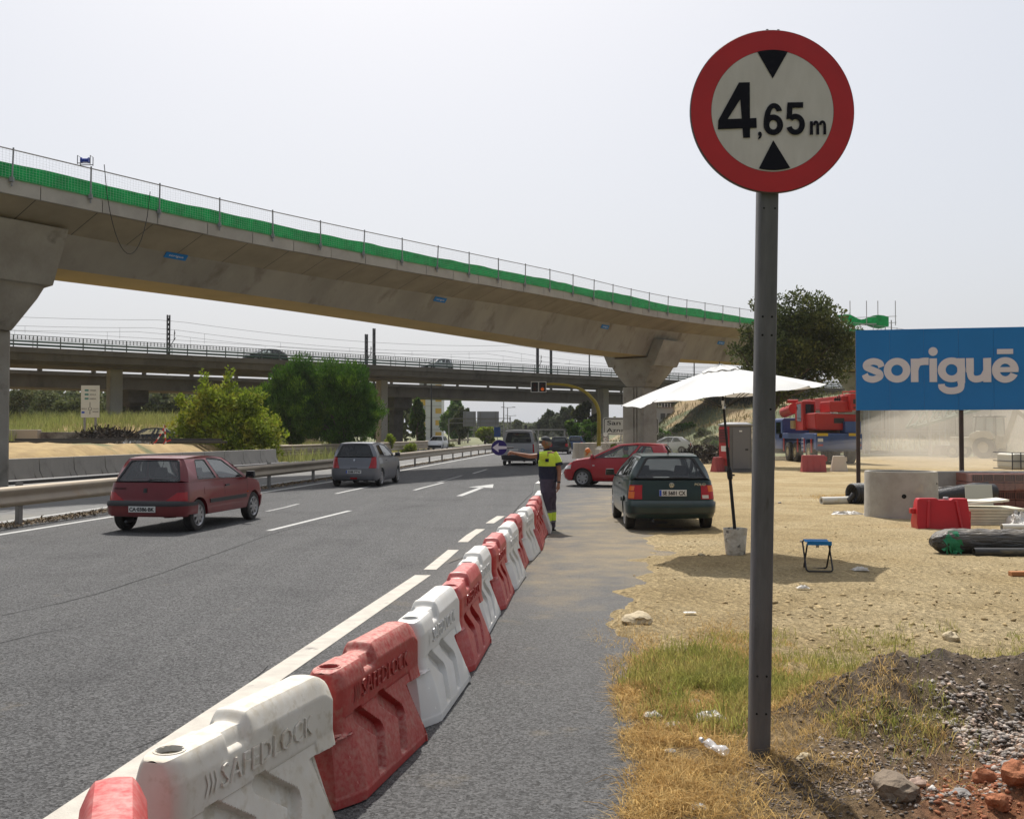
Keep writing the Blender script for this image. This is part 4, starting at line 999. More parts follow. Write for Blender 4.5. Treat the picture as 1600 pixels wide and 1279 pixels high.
# ================================================================== FOLDING STOOL
sb = gnd(1281, 893, lot_h(3.9, 12.8)); st = thing('folding_stool', 'small folding stool with blue seat and black tube frame on the sand', 'stool', (sb.x, sb.y + .1, sb.z), R(-6))
def loop(w_, y0, z0, y1, z1, r=.04):
    P = []
    for (sx, e) in ((-1, 0), (1, 0), (1, 1), (-1, 1)):
        cy, cz = (y0, z0) if e == 0 else (y1, z1)
        for k in range(5):
            aa = {(-1, 0): 180, (1, 0): 270, (1, 1): 0, (-1, 1): 90}[(sx, e)] + k * 22.5; d = Vector((0, y1 - y0, z1 - z0)).normalized()
            c = Vector((sx * (w_ - r), cy, cz)) + d * (r if e == 0 else -r); P.append(c + Vector((math.cos(R(aa)) * r, 0, 0)) + d * math.sin(R(aa)) * r)
    return P + [P[0]]
q = MB(); q.tube(loop(.165, -.15, .012, .13, .38), .011, 8, cap=False); q.build('front_frame', PL, st, smooth=60)
q = MB(); q.tube(loop(.145, .15, .012, -.13, .38), .011, 8, cap=False); q.build('rear_frame', PL, st, smooth=60)
q = MB(); q.grid([[(x, y, .388 - .018 * (1 - (y / .13) ** 2)) for y in [-.135 + .27 * k / 8 for k in range(9)]] for x in (-.15, -.05, .05, .15)]); q.bx(-.15, .15, -.15, -.135, .345, .39)
q.build('seat', M('blue_canvas', (.0, .16, .42), rough=.7), st, solid=.006, recalc=False)
q = MB(); q.bx(-.02, .02, -.02, -.018, .30, .37); q.build('care_label', M('grey_label', (.4, .4, .4)), st)

# ================================================================== BLUE BILLBOARD
bl0 = gnd(1339, 781, 0); D0 = bl0.y; D1 = D0 - .9
bb = thing('billboard', 'large blue company billboard with pale lettering on three dark posts', 'billboard', (bl0.x, D0, 0))
xl = (1338 - 800) / F * D0; xr = (1609 - 800) / F * D1; zt_ = pix(1338, 516, D0).z; zb_ = pix(1338, 641, D0).z; zr_ = pix(1600, 516.5, D1).z
bw = math.hypot(xr - xl, D1 - D0); ba = math.atan2(D1 - D0, xr - xl); bb.rotation_euler = (0, 0, ba); BH = zt_ - zb_
BLU = M('billboard_blue', (.0, .17, .50), (.0, .155, .46), scale=.8, rough=.45); PALE = M('billboard_lettering', (.66, .62, .66), rough=.6)
npn = 5; 
for k in range(npn):
    q = MB(); q.bx(bw * k / npn + .003, bw * (k + 1) / npn - .003, -.02 - .002 * (k % 2), .02, zb_, zt_); q.build('panel', BLU, bb)
XS_ = bw / (1609 - 1338)      # metres per photo pixel along the board
def bp(px, py): return ((px - 1338) * XS_, (641 - py) / 125 * BH + zb_)
# lettering drawn from the letter shapes of the board
q = MB()
def X(zx): return (1320 + zx / 4.918 - 1338) * XS_ * 1.0
def Zz(zy): return zb_ + (641 + (zx_corr * 0) - (480 + zy / 4.918)) / 125 * BH
zx_corr = 0
DK_ = [-.030]
def dk(): DK_[0] -= .0012; return DK_[0]
def bpoly(pts): q.prism([(X(a), Zz(b)) for a, b in pts], dk(), -.021, None, 'Y')
def bring(cx, cy, rx, ry, tx_, ty_, a0=0, a1=360, n=48):
    rows = []; k_ = dk()
    for i in range(n + 1):
        a = R(lerp(a0, a1, i / n)); o_ = (X(cx + rx * math.cos(a)), Zz(cy - ry * math.sin(a))); i_ = (X(cx + (rx - tx_) * math.cos(a)), Zz(cy - (ry - ty_) * math.sin(a)))
        rows.append([(o_[0], -.021, o_[1]), (o_[0], k_, o_[1]), (i_[0], k_, i_[1]), (i_[0], -.021, i_[1])])
    q.grid(rows)
def bband(pts, wd, n=10):
    """stroke of varying width through control points (Catmull-Rom), in board units"""
    P = catmull([(a, b, 0, 0) for a, b in pts], n); rows = []; k_ = dk()
    for i, p in enumerate(P):
        a = P[max(0, i - 1)]; c = P[min(len(P) - 1, i + 1)]; dx_, dy_ = c[0] - a[0], c[1] - a[1]; L = math.hypot(dx_, dy_) or 1; nx_, ny_ = -dy_ / L * wd / 2, dx_ / L * wd / 2
        A = (X(p[0] + nx_), Zz(p[1] + ny_)); B = (X(p[0] - nx_), Zz(p[1] - ny_)); rows.append([(A[0], -.021, A[1]), (A[0], k_, A[1]), (B[0], k_, B[1]), (B[0], -.021, B[1])])
    q.grid(rows)
bband([(290, 462), (276, 432), (225, 418), (176, 434), (172, 462), (225, 486), (272, 508), (276, 536), (225, 556), (174, 544), (158, 516)], 50)
bring(412, 488, 104, 94, 58, 52)
bpoly([(520, 402), (578, 402), (578, 579), (520, 579)]); bband([(548, 500), (570, 440), (612, 424), (658, 424)], 54)
bpoly([(664, 402), (722, 402), (722, 580), (664, 580)]); bring(693, 350, 35, 33, 35, 33)
bring(834, 490, 106, 93, 60, 50); bpoly([(878, 404), (936, 404), (936, 590), (878, 590)])
bband([(907, 585), (900, 628), (858, 646), (800, 645), (760, 622), (756, 596)], 50)
bpoly([(945, 404), (1003, 404), (1003, 510), (945, 510)]); bband([(974, 505), (984, 546), (1020, 562), (1070, 548), (1100, 500)], 50); bpoly([(1075, 406), (1134, 404), (1134, 585), (1075, 585)])
bring(1240, 496, 100, 95, 56, 48, -25, -360 + 0, 60); bpoly([(1150, 475), (1338, 475), (1338, 512), (1150, 512)]); bpoly([(1180, 340), (1300, 340), (1300, 377), (1180, 377)])
q.build('lettering', PALE, bb, recalc=False)
for xx in (.05, (1505 - 1338) * XS_, bw - .05):
    q = MB(); q.bx(xx - .05, xx + .05, .02, .12, -.3, zt_ - .05 if xx > .1 else zt_ + .0); q.build('post', M('rusty_dark_steel', (.035, .022, .02), (.06, .035, .03), scale=3, rough=.6), bb)
# ================================================================== CARS
TYRE = M('tyre_rubber', (.022, .022, .022), (.035, .033, .03), scale=12, rough=.85, dust=(.2, .17, .12), dusta=.2)
HUB = M('wheel_trim', (.42, .42, .43), (.3, .3, .3), scale=9, rough=.4, metal=.6)
INT = M('car_interior', (.07, .07, .075), rough=.9); SEATM = M('car_seat', (.10, .10, .11), rough=.95); BLK = M('black_trim', (.022, .022, .024), rough=.55)
GLS = glass_mat('car_glass', (.84, .89, .88), 1.1); GLD = glass_mat('dark_car_glass', (.08, .09, .09)); CHR = _mats.get('chrome') or M('chrome', (.7, .7, .7), metal=1, rough=.2)
PLW = M('plate_white', (.72, .72, .70), rough=.5); PLK = M('plate_black', (.02, .02, .02)); PLB = M('plate_blue_band', (.02, .08, .5)); LRED = M('lamp_red', (.42, .008, .012), rough=.15, coat=.6); LAMB = M('lamp_amber', (.75, .16, .015), rough=.15, coat=.6); LWHT = M('lamp_clear', (.65, .62, .6), rough=.12, coat=.6)
def rquad(c, r=.12, n=5):
    """rounded polygon through 4 (u,v) corners"""
    out = []; c = [Vector(p) for p in c]; k = len(c)
    for i in range(k):
        p, a, b = c[i], c[i - 1], c[(i + 1) % k]; rr = r[i] if isinstance(r, (list, tuple)) else r
        A = p + (a - p).normalized() * min(rr, (a - p).length * .45); B = p + (b - p).normalized() * min(rr, (b - p).length * .45)
        for j in range(n + 1):
            t = j / n; out.append(A * (1 - t) ** 2 + p * 2 * t * (1 - t) + B * t * t)
    return out
def make_car(name, label, S, loc, head, group=None, tiny=False):
    """local +Y forward, rear axle at y=0. S holds the measured proportions."""
    root = thing(name, label, S.get('cat', 'car'), loc, head, group)
    W, L, H, ro, wb, wr = S['W'], S['L'], S['H'], S['ro'], S['wb'], S['wr']
    yR, yF = -ro, L - ro; paint = S['paint']; sill = S.get('sill', .20)
    zbr, zbf, zh, ywb = S['belt_r'], S['belt_f'], S['hood_f'], S['ywb']     # belt height rear/front, hood nose height, windscreen base y
    rcr, rcf = S.get('rcr', .28), S.get('rcf', .42)
    def yr(z):
        return yR + interp(z, S.get('rear', [(.2, .10), (.3, .03), (.42, .0), (.58, .0), (.62, .05), (.8, .09), (.95, .14)]))
    def yf(z):
        return yF - interp(z, S.get('front', [(.2, .12), (.3, .04), (.45, .0), (.6, .03), (.72, .12), (.85, .35), (1.0, .7)]))
    def wz(z):
        return W / 2 - interp(z, S.get('side', [(.2, .06), (.3, .015), (.45, .0), (.6, .0), (.75, .015), (.9, .045), (1.0, .07)]))
    def wt(y):
        t = (y - (yR + yF) / 2) / (L / 2); return 1 - .05 * abs(t) ** 3.5 - (.05 * max(0, t) ** 4)
    NS, NCn, NE = 60, 7, 6
    def per(kind, t, z):
        a, b, w_ = yr(z), yf(z), wz(z)
        ys0, ys1 = yR + rcr, yF - rcf
        if kind == 'side': y = lerp(ys0, ys1, t); return Vector((w_ * wt(y), y, z))
        if kind == 'rc':
            th = t * math.pi / 2; c = w_ * wt(ys0) - rcr * .62; return Vector((c + rcr * .62 * math.sin(th), ys0 - (ys0 - a - .03) * math.cos(th), z))
        if kind == 'r': c = w_ * wt(ys0) - rcr * .62; return Vector((c * t, a + .03 * t * t, z))
        if kind == 'fc':
            th = t * math.pi / 2; c = w_ * wt(ys1) - rcf * .8; return Vector((c + rcf * .8 * math.cos(th), ys1 + (b - .05 - ys1) * math.sin(th), z))
        if kind == 'f': c = w_ * wt(ys1) - rcf * .8; return Vector((c * (1 - t), b - .05 * (1 - t) ** 2, z))
    cols = [('r', i / NE) for i in range(NE)] + [('rc', i / NCn) for i in range(NCn)] + [('side', i / NS) for i in range(NS)] + [('fc', i / NCn) for i in range(NCn)] + [('f', i / NE) for i in range(NE + 1)]
    ra = wr + S.get('archgap', .045)
    def bottom(y):
        b = sill
        for yc in (0, wb):
            d = abs(y - yc)
            if d < ra: b = max(b, wr + math.sqrt(ra * ra - d * d) * 1.0)
        return b
    def topz(y):
        if y <= ywb: return lerp(zbr, zbf, smooth((y - yR) / (ywb - yR)) if S.get('curvebelt') else (y - yR) / (ywb - yR))
        return lerp(zbf, zh, ((y - ywb) / (yF - ywb)) ** 1.6)
    NZ = 14; rows = []
    for j in range(NZ + 1):
        r = []
        for kd, t in cols:
            p0 = per(kd, t, .5); zb_ = bottom(p0.y); ztp = topz(min(max(p0.y, yR), yF)); z = lerp(zb_, ztp, j / NZ); p = per(kd, t, z); r.append(p)
        rows.append(r)
    body = MB(); body.grid(rows); body.grid([[Vector((-p.x, p.y, p.z)) for p in r] for r in rows])
    # hood and cowl, crowned
    hs = [p for p in rows[-1] if p.y >= ywb - .02]; hr = []
    for p in hs: hr.append([Vector((p.x * u, p.y + (0 if abs(u) > .99 else 0), p.z + S.get('crown', .05) * (1 - u * u) * min(1, p.x / .3))) for u in [k / 5 for k in range(-5, 6)]])
    body.grid(hr)
    # wheel-arch lips
    for sx in (1, -1):
        for yc in (0, wb):
            rr = []
            for k in range(17):
                a = math.pi * k / 16; y = yc + ra * math.cos(a); z = wr + ra * math.sin(a); x = (wz(z) * wt(y)); rr.append([Vector((sx * (x - .0), y, z)), Vector((sx * (x - .05), y, z)), Vector((sx * (x - .24), y, z))])
            body.grid(rr)
    # roof
    yrr, yrf, zrr, zrf, rw = S['roof_r'], S['roof_f'], S['zr_r'], S['zr_f'], S['rw']
    zmid = H
    def roofe(t, u):   # t along 0 rear..1 front, u across -1..1
        y = lerp(yrr, yrf, t); e = lerp(zrr, zrf, t); c = .045 * (1 - (2 * t - 1) ** 2) + .0
        return Vector((u * rw * (1 - .06 * t * t - .04 * (1 - t) ** 3), y + (.05 * (1 - u * u) * (t > .5) * (2 * t - 1)) - (.03 * (1 - u * u) * (1 - t) ** 2), e + c + (H - max(zrr, zrf) - .045) * (1 - abs(u) ** 2.6)))
    rfm = [[roofe(i / 14, k / 8) for k in range(-8, 9)] for i in range(15)]
    body.grid(rfm)
    for u in (-1, 1): body.grid([[roofe(i / 14, u), roofe(i / 14, u) - Vector((u * -.0, 0, .035))] for i in range(15)])
    # greenhouse faces
    yb0 = yr(zbr) + .05
    def belt(t, sx): 
        y = lerp(yb0 + S.get('cback', .04), ywb, t); z = topz(y); return Vector((sx * (wz(z) * wt(y) - .012), y, z))
    def side(u, v, sx):
        a = belt(u, sx); b = roofe(u, sx) - Vector((0, 0, .01)); p = a.lerp(b, v); p.x += sx * .035 * math.sin(math.pi * v); return p
    def rear(u, v, sx=0):
        a = Vector(((2 * u - 1) * (belt(0, 1).x), yb0 - .015 * (1 - (2 * u - 1) ** 2) + .0, zbr)); b = roofe(0, 2 * u - 1)
        if abs(2 * u - 1) > .999: a = belt(0, 1 if u > .5 else -1)
        p = a.lerp(b, v); p.y -= .03 * math.sin(math.pi * v) * (1 - (2 * u - 1) ** 4); p.x += (2 * u - 1) * .035 * math.sin(math.pi * v); return p
    def front(u, v, sx=0):
        x_ = 2 * u - 1; a = Vector((x_ * belt(1, 1).x, ywb + .10 * (1 - x_ * x_), zbf + S.get('crown', .05) * (1 - x_ * x_))); b = roofe(1, x_); p = a.lerp(b, v); p.x += x_ * .035 * math.sin(math.pi * v); return p
    def panel(fn, sx, holes, outer_n=10):
        o = []
        for k in range(outer_n): o.append((k / outer_n, 0))
        for k in range(outer_n): o.append((1, k / outer_n))
        for k in range(outer_n): o.append((1 - k / outer_n, 1))
        for k in range(outer_n): o.append((0, 1 - k / outer_n))
        sc_ = 2.0
        loops = [[Vector((a * sc_, b, 0)) for a, b in o]] + [[Vector((p.x * sc_, p.y, 0)) for p in h] for h in holes]
        flat = [p for lp in loops for p in lp]; tr = tessellate_polygon(loops); body.add([fn(p.x / sc_, p.y, sx) for p in flat], tr)
    def window(fn, sx, h, gm, nm='window', inset=.012, seal=.03, sealm=None):
        """glass sheet set just behind the skin with a black rubber rim"""
        cen = sum(h, Vector((0, 0))) / len(h)
        pts = [fn(p.x, p.y, sx) for p in h]; c3 = sum(pts, Vector()) / len(pts); nrm = (pts[len(pts) // 4] - c3).cross(pts[0] - c3).normalized()
        if nrm.dot(c3 - Vector((0, (yrr + yrf) / 2, .8))) < 0: nrm = -nrm
        q = MB(); g_ = [p - nrm * inset + (c3 - p).normalized() * -.004 for p in pts]; q.add(g_ + [c3 - nrm * (inset - .012)], [(i, (i + 1) % len(g_), len(g_)) for i in range(len(g_))])
        o = q.build(nm, gm, root, smooth=30)
        q = MB(); inn = [p + (c3 - p).normalized() * seal for p in pts]; q.grid([[a + nrm * .001, b + nrm * .001, b - nrm * inset * 1.3] for a, b in zip(pts + pts[:1], inn + inn[:1])]); q.build('window_seal', sealm or BLK, o, recalc=False)
        return o
    wins = S['wins']   # list of polygons in (u, v) along the side
    for sx in (1, -1):
        hs_ = [rquad(h, S.get('wr_', .05)) for h in wins]; panel(lambda u, v, s: side(u, v, s), sx, hs_)
        for h in hs_: window(side, sx, h, S.get('sideglass', GLS))
    rh = rquad(S['rearwin'], S.get('rwr', .09)); 
    if S.get('hatchblack'): pass
    panel(rear, 0, [rh]); window(rear, 0, rh, S.get('rearglass', GLS), 'rear_window', seal=S.get('rseal', .045))
    fh = rquad([(.05, .03), (.95, .03), (.93, .95), (.07, .95)], .06); panel(front, 0, [fh]); window(front, 0, fh, GLS, 'windscreen')
    bo = body.build('body', paint, root, smooth=38, recalc=True)
    # underside and floor
    q = MB(); q.bx(-W / 2 + .2, W / 2 - .2, yR + .12, yF - .2, sill + .0, sill + .12); q.bx(-W / 2 + .1, W / 2 - .1, ra + .02, wb - ra - .02, sill - .02, sill + .14)
    for yc in (0, wb): q.bx(-W / 2 + .26, W / 2 - .26, yc - ra, yc + ra, wr, wr + ra * .9)
    q.tube([(.3, yR + .25, sill + .02), (.3, yR + .6, sill)], .06, 10); q.tube([(-.35, yR + .02, .2), (-.35, yR + .35, .2)], .025, 8); q.build('underbody', INT, root)
    # interior
    q = MB(); q.bx(-W / 2 + .12, W / 2 - .12, .1, ywb - .15, .38, .42)
    q.bx(-W / 2 + .12, W / 2 - .12, ywb - .45, ywb + .05, .42, zbf - .02); q.build('dashboard', INT, root, bevel=.02)
    sy = S.get('seat_y', ywb - 1.15)
    for yy, nm in ((sy, 'seat'), (S.get('rseat', sy - .85), 'rear_seat')):
        for xx in (-.36, .36):
            q = MB(); top = zbr - (.05 if nm == 'seat' else .17)
            q.box((xx, yy - .1, (top + .45) / 2 + .05), (.46 if nm == 'seat' else .6, .14, top - .35), Matrix.Translation((0, yy, .5)) @ Matrix.Rotation(R(14), 4, 'X') @ Matrix.Translation((0, -yy, -.5)), .85, 1)
            q.bx(xx - .23, xx + .23, yy, yy + .45, .42, .56)
            if not tiny and nm == 'seat': q.box((xx, yy - .27, top + .2), (.25, .09, .17), None, .8, .8); q.tube([(xx - .05, yy - .27, top), (xx - .05, yy - .28, top + .1)], .008, 5); q.tube([(xx + .05, yy - .27, top), (xx + .05, yy - .28, top + .1)], .008, 5)
            q.build(nm, SEATM, root, bevel=.03)
    if not tiny:
        q = MB(); q.lathe([(.175, -.012), (.187, 0), (.175, .012), (.163, 0), (.175, -.012)], 24, T(-.36, sy + .62, zbf - .04) @ Matrix.Rotation(R(65), 4, 'X')); q.build('steering_wheel', BLK, root)
    # wheels
    def wheel(sx, yc, rz=0):
        tw = .175; mt = T(sx * (W / 2 - .025 - tw / 2), yc, wr) @ rotz(rz); q = MB()
        q.lathe([(wr * .66, -tw / 2), (wr * .8, -tw / 2), (wr * .94, -tw * .47), (wr, -tw * .36), (wr * .985, -tw * .2), (wr * 1.0, -tw * .18), (wr * 1.0, tw * .18), (wr * .985, tw * .2), (wr, tw * .36), (wr * .94, tw * .47), (wr * .8, tw / 2), (wr * .66, tw / 2)], 40, mt, 'X')
        q.lathe([(wr * .66, tw * .35), (0, tw * .3)], 24, mt, 'X'); q.lathe([(wr * .66, -tw * .35), (0, -tw * .3)], 24, mt, 'X')
        o = q.build('wheel', TYRE, root, smooth=35)
        q = MB(); s_ = sx; mt2 = mt @ Matrix.Scale(s_, 4, (1, 0, 0))
        q.lathe([(wr * .68, tw * .5), (wr * .66, tw * .54), (wr * .60, tw * .44), (wr * .55, tw * .40)], 32, mt2, 'X')
        ns = S.get('spokes', 7)
        for k in range(ns):
            a = 2 * math.pi * k / ns; q.box((tw * .46, 0, wr * .36), (.02, wr * (.30 if ns < 8 else .2), wr * .46), mt2 @ Matrix.Rotation(a, 4, 'X'), .8, .75)
        q.lathe([(wr * .2, tw * .42), (wr * .19, tw * .54), (0, tw * .56)], 16, mt2, 'X'); q.build('rim', S.get('hub', HUB), o, smooth=35)
        return o
    for sx in (1, -1): wheel(sx, 0); wheel(sx, wb, S.get('steer', 0))
    # surface patches
    def surf(s_, z, sx=1):
        """s in metres from the rear centre line round the corner and along the side"""
        wr0 = wz(.6) * wt(yR + rcr) - rcr * .62; al = rcr * 1.28
        if s_ < wr0: return per('r', s_ / wr0, z)
        if s_ < wr0 + al: return per('rc', (s_ - wr0) / al, z)
        y = yR + rcr + (s_ - wr0 - al); t = (y - yR - rcr) / (yF - rcf - yR - rcr)
        if t <= 1: return per('side', t, z)
        return per('fc', min(1, (t - 1) * 4), z)
    def sfront(s_, z):
        w0 = wz(.5) * wt(yF - rcf) - rcf * .8
        return per('f', 1 - s_ / w0, z) if s_ < w0 else per('fc', max(0, 1 - (s_ - w0) / (rcf * 1.45)), z)
    def patch(nm, mat, c, off=.008, n=10, sx=1, fn=None, par=None, mirror=False, depth=.02, m2=None):
        fn = fn or surf; c = [Vector(p) for p in c]; q = MB()
        for sg in ((1, -1) if mirror else (sx,)):
            top = []; bot = []
            for j in range(5):
                r = []; r2 = []
                for i in range(n + 1):
                    sz = c[0].lerp(c[1], i / n).lerp(c[3].lerp(c[2], i / n), j / 4); p = fn(sz.x if not (nm.startswith('x')) else sz.x, sz.y)
                    e = 1e-3; ds = fn(sz.x + e, sz.y) - p; dz = fn(sz.x, sz.y + e) - p; nn = ds.cross(dz)
                    nn = nn.normalized() if nn.length > 0 else Vector((0, -1, 0)); cc = Vector((0, wb / 2, .6))
                    if nn.dot(p - cc) < 0: nn = -nn
                    a = p + nn * off; b = p - nn * depth
                    if sg < 0: a.x = -a.x; b.x = -b.x
                    r.append(a); r2.append(b)
                top.append(r); bot.append(r2)
            q.grid(top); q.grid([top[0], bot[0]]); q.grid([top[-1], bot[-1]]); q.grid([[a, b] for a, b in zip([r[0] for r in top], [r[0] for r in bot])]); q.grid([[a, b] for a, b in zip([r[-1] for r in top], [r[-1] for r in bot])])
        return q.build(nm, mat, par or root, smooth=40)
    S['_patch'] = patch; S['_surf'] = surf; S['_front'] = sfront; S['_side'] = side; S['_rear'] = rear
    root_api = dict(patch=patch, surf=surf, front=sfront, side=side, rear=rear, yr=yr, yf=yf, wz=wz, wt=wt, per=per, topz=topz, roofe=roofe, root=root, bottom=bottom)
    if not tiny:
        sside = lambda y: (wz(.6) * wt(yR + rcr) - rcr * .62) + rcr * 1.28 + (y - yR - rcr)
        root_api['ss'] = sside
        # door seams
        for (y0, y1) in S.get('seams', []):
            for sx in (1, -1):
                patch('door_seam', BLK, [(sside(y0) - .003, sill + .1), (sside(y0) + .003, sill + .1), (sside(y1) + .003, topz(y1) - .01), (sside(y1) - .003, topz(y1) - .01)], .0012, 2, sx)
        for sx in (1, -1):
            yh = S.get('handle_y', 1.0); patch('door_handle', S.get('handlem', BLK), [(sside(yh), S.get('hz', .80)), (sside(yh + .16), S.get('hz', .80)), (sside(yh + .16), S.get('hz', .80) + .035), (sside(yh), S.get('hz', .80) + .03)], .022, 4, sx)
            if S.get('molding'): z = S['molding']; patch('side_moulding', S.get('moldm', BLK), [(sside(ra + .06), z), (sside(wb - ra - .08), z + .01), (sside(wb - ra - .08), z + .08), (sside(ra + .06), z + .07)], .016, 20, sx)
            m0 = belt(.96, sx); q = MB(); q.box(m0 + Vector((sx * .13, -.06, .085)), (.19, .09, .13), None, .85, .8); q.tube([m0 + Vector((0, 0, .01)), m0 + Vector((sx * .08, -.03, .06))], .022, 6)
            mo = q.build('mirror', S.get('mirm', BLK), root, bevel=.03); q = MB(); q.box(m0 + Vector((sx * .13, -.108, .085)), (.15, .004, .095)); q.build('mirror_glass', M('mirror_dark', (.12, .12, .13), metal=1, rough=.1), mo)
        # number plate
        if S.get('plate'):
            px_, pz, pw, ph = S['plate_at']; yy = yr(pz) - S.get('plate_off', .02); q = MB(); q.box((px_, yy, pz), (pw, .012, ph)); pl = q.build('number_plate', PLW, root, bevel=.004)
            q = MB(); put_text(q, S['plate'], T(px_ + (.02 if S.get('eu') else 0), yy - .008, pz), width=pw * (.84 if S.get('eu') else .93), height=ph * .66, bold=.035, depth=.002, center=True); q.build('plate_lettering', PLK, pl)
            if S.get('eu'): q = MB(); q.box((px_ - pw / 2 + .022, yy - .001, pz), (.038, .013, ph - .008)); q.build('plate_band', PLB, pl)
    return root, root_api
def paintm(nm, c, **k): return M(nm, c, rough=k.pop('rough', .32), coat=k.pop('coat', .4), spec=.5, metal=k.pop('metal', .0), **k)

# ---- dark red three door hatchback on the road (left)
PR = paintm('dark_red_paint', (.17, .004, .010), col2=(.14, .004, .009), scale=2, dust=(.3, .16, .12), dusta=.08)
axl = Vector((-6.53, 18.45, 0)); 
SP = dict(W=1.59, L=3.68, H=1.38, ro=.60, wb=2.385, wr=.288, sill=.29, paint=PR, belt_r=.90, belt_f=.875, hood_f=.68, ywb=2.16, roof_r=-.16, roof_f=1.42, zr_r=1.33, zr_f=1.31, rw=.56, cback=.14,
          wins=[[(.13, .10), (.445, .10), (.43, .90), (.20, .90)], [(.49, .08), (.945, .06), (.90, .93), (.475, .93)]], rearwin=[(.06, .04), (.94, .04), (.93, .93), (.07, .93)], rwr=.07, seams=[(1.02, 1.02), (2.02, 2.08)], handle_y=1.05, hz=.77, molding=.49,
          rear=[(.2, .12), (.27, .02), (.36, .0), (.52, .0), (.56, .05), (.7, .07), (.9, .11)], plate='CA·0386·BK', plate_at=(.0, .43, .52, .11), plate_off=.035, seat_y=.95, rseat=.12, spokes=8)
car1, A1 = make_car('red_hatchback', 'dark red three door hatchback driving away on the left, plate CA 0386 BK', SP, axl, -math.atan2(.40, 2.35))
def decorate1(A):
    P = A['patch']; ss = A['ss']
    P('rear_bumper', PR, [(-.0, .33), (1.18, .33), (1.18, .52), (0, .52)], .03, 24, mirror=True, depth=.03)
    P('bumper_strip', BLK, [(-.0, .485), (1.14, .485), (1.14, .545), (0, .545)], .043, 24, mirror=True, depth=.05)
    P('tail_light', LRED, [(.40, .575), (.86, .575), (.86, .735), (.62, .72)], .010, 10, 1); P('tail_light', LRED, [(.40, .575), (.86, .575), (.86, .735), (.62, .72)], .010, 10, -1)
    P('badge', BLK, [(0, .72), (.035, .72), (.03, .80), (0, .80)], .012, 2, mirror=True); P('front_bumper', PR, [(0, .24), (1.0, .24), (1.0, .5), (0, .5)], .025, 16, fn=A['front'], mirror=True); P('headlight', LWHT, [(.35, .56), (.85, .58), (.85, .68), (.35, .66)], .01, 8, fn=A['front'], mirror=True)
    q = MB(); c = A['rear'](.52, .10); e = A['rear'](.80, .14); q.tube([c - Vector((0, .03, 0)), c.lerp(e, .4) - Vector((0, .035, -.01)), e - Vector((0, .03, 0))], [.012, .01, .006], 6); q.tube([c - Vector((-.03, .02, .03)), c - Vector((0, .03, 0))], .018, 6); q.build('rear_wiper', BLK, A['root'])
    P('fuel_flap', PR, [(ss(.20), .66), (ss(.33), .66), (ss(.33), .79), (ss(.20), .79)], .004, 4)
    q = MB(); put_text(q, 'PEUGEOT', T(-.62, A['yr'](.80) - .012 + .02, .775), width=.24, height=.035, depth=.004); q.build('nameplate', BLK, A['root'])
    P('indicator', LAMB, [(ss(2.02), .60), (ss(2.06), .60), (ss(2.06), .62), (ss(2.02), .62)], .01, 2, 1)
decorate1(A1)

# ---- grey five door hatchback
PG = paintm('grey_paint', (.20, .205, .225), metal=.5, rough=.35)
SG = dict(W=1.69, L=3.69, H=1.50, ro=.56, wb=2.38, wr=.295, paint=PG, belt_r=.97, belt_f=.95, hood_f=.78, ywb=2.13, roof_r=-.26, roof_f=1.42, zr_r=1.44, zr_f=1.42, rw=.56, cback=.10, crown=.07,
          wins=[[(.13, .16), (.40, .12), (.40, .88), (.17, .86)], [(.45, .10), (.95, .07), (.89, .92), (.45, .92)]], rearwin=[(.07, .06), (.93, .06), (.90, .92), (.10, .92)], rwr=.09, seams=[(.9, .9), (1.98, 2.04)], handle_y=.62, hz=.85,
          rear=[(.2, .12), (.28, .02), (.36, .0), (.60, .0), (.66, .03), (.8, .05), (.97, .08)], plate='0388 FTW', plate_at=(0, .50, .52, .11), plate_off=.02, eu=1, handlem=PG, mirm=BLK, spokes=9, rcr=.34, rearglass=glass_mat('smoked_glass', (.22, .25, .25)))
car2, A2 = make_car('grey_hatchback', 'silver grey five door hatchback with tall red tail lights driving away in the middle lane', SG, (-5.22, 33.7, 0), -R(6.5))
P = A2['patch']; 
P('rear_bumper', PG, [(0, .26), (1.1, .26), (1.1, .60), (0, .60)], .02, 20, mirror=True, depth=.03)
for sx in (1, -1): P('tail_light', LRED, [(.50, .62), (.80, .62), (.86, 1.0), (.66, .98)], .014, 8, sx)
P('fog_light', LRED, [(0, .27), (.12, .27), (.12, .32), (0, .32)], .025, 3, mirror=True); P('number_plate_lamp', BLK, [(0, .60), (.12, .60), (.12, .625), (0, .625)], .012, 3, mirror=True)
P('badge', CHR, [(0, .86), (.035, .86), (.02, .92), (0, .93)], .012, 2, mirror=True)
q = MB(); q.tube([(0, .4, 1.50), (0, .3, 1.66)], .005, 5); q.build('aerial', BLK, car2)
P('headlight', LWHT, [(.4, .62), (.9, .62), (.9, .76), (.4, .72)], .01, 8, fn=A2['front'], mirror=True)

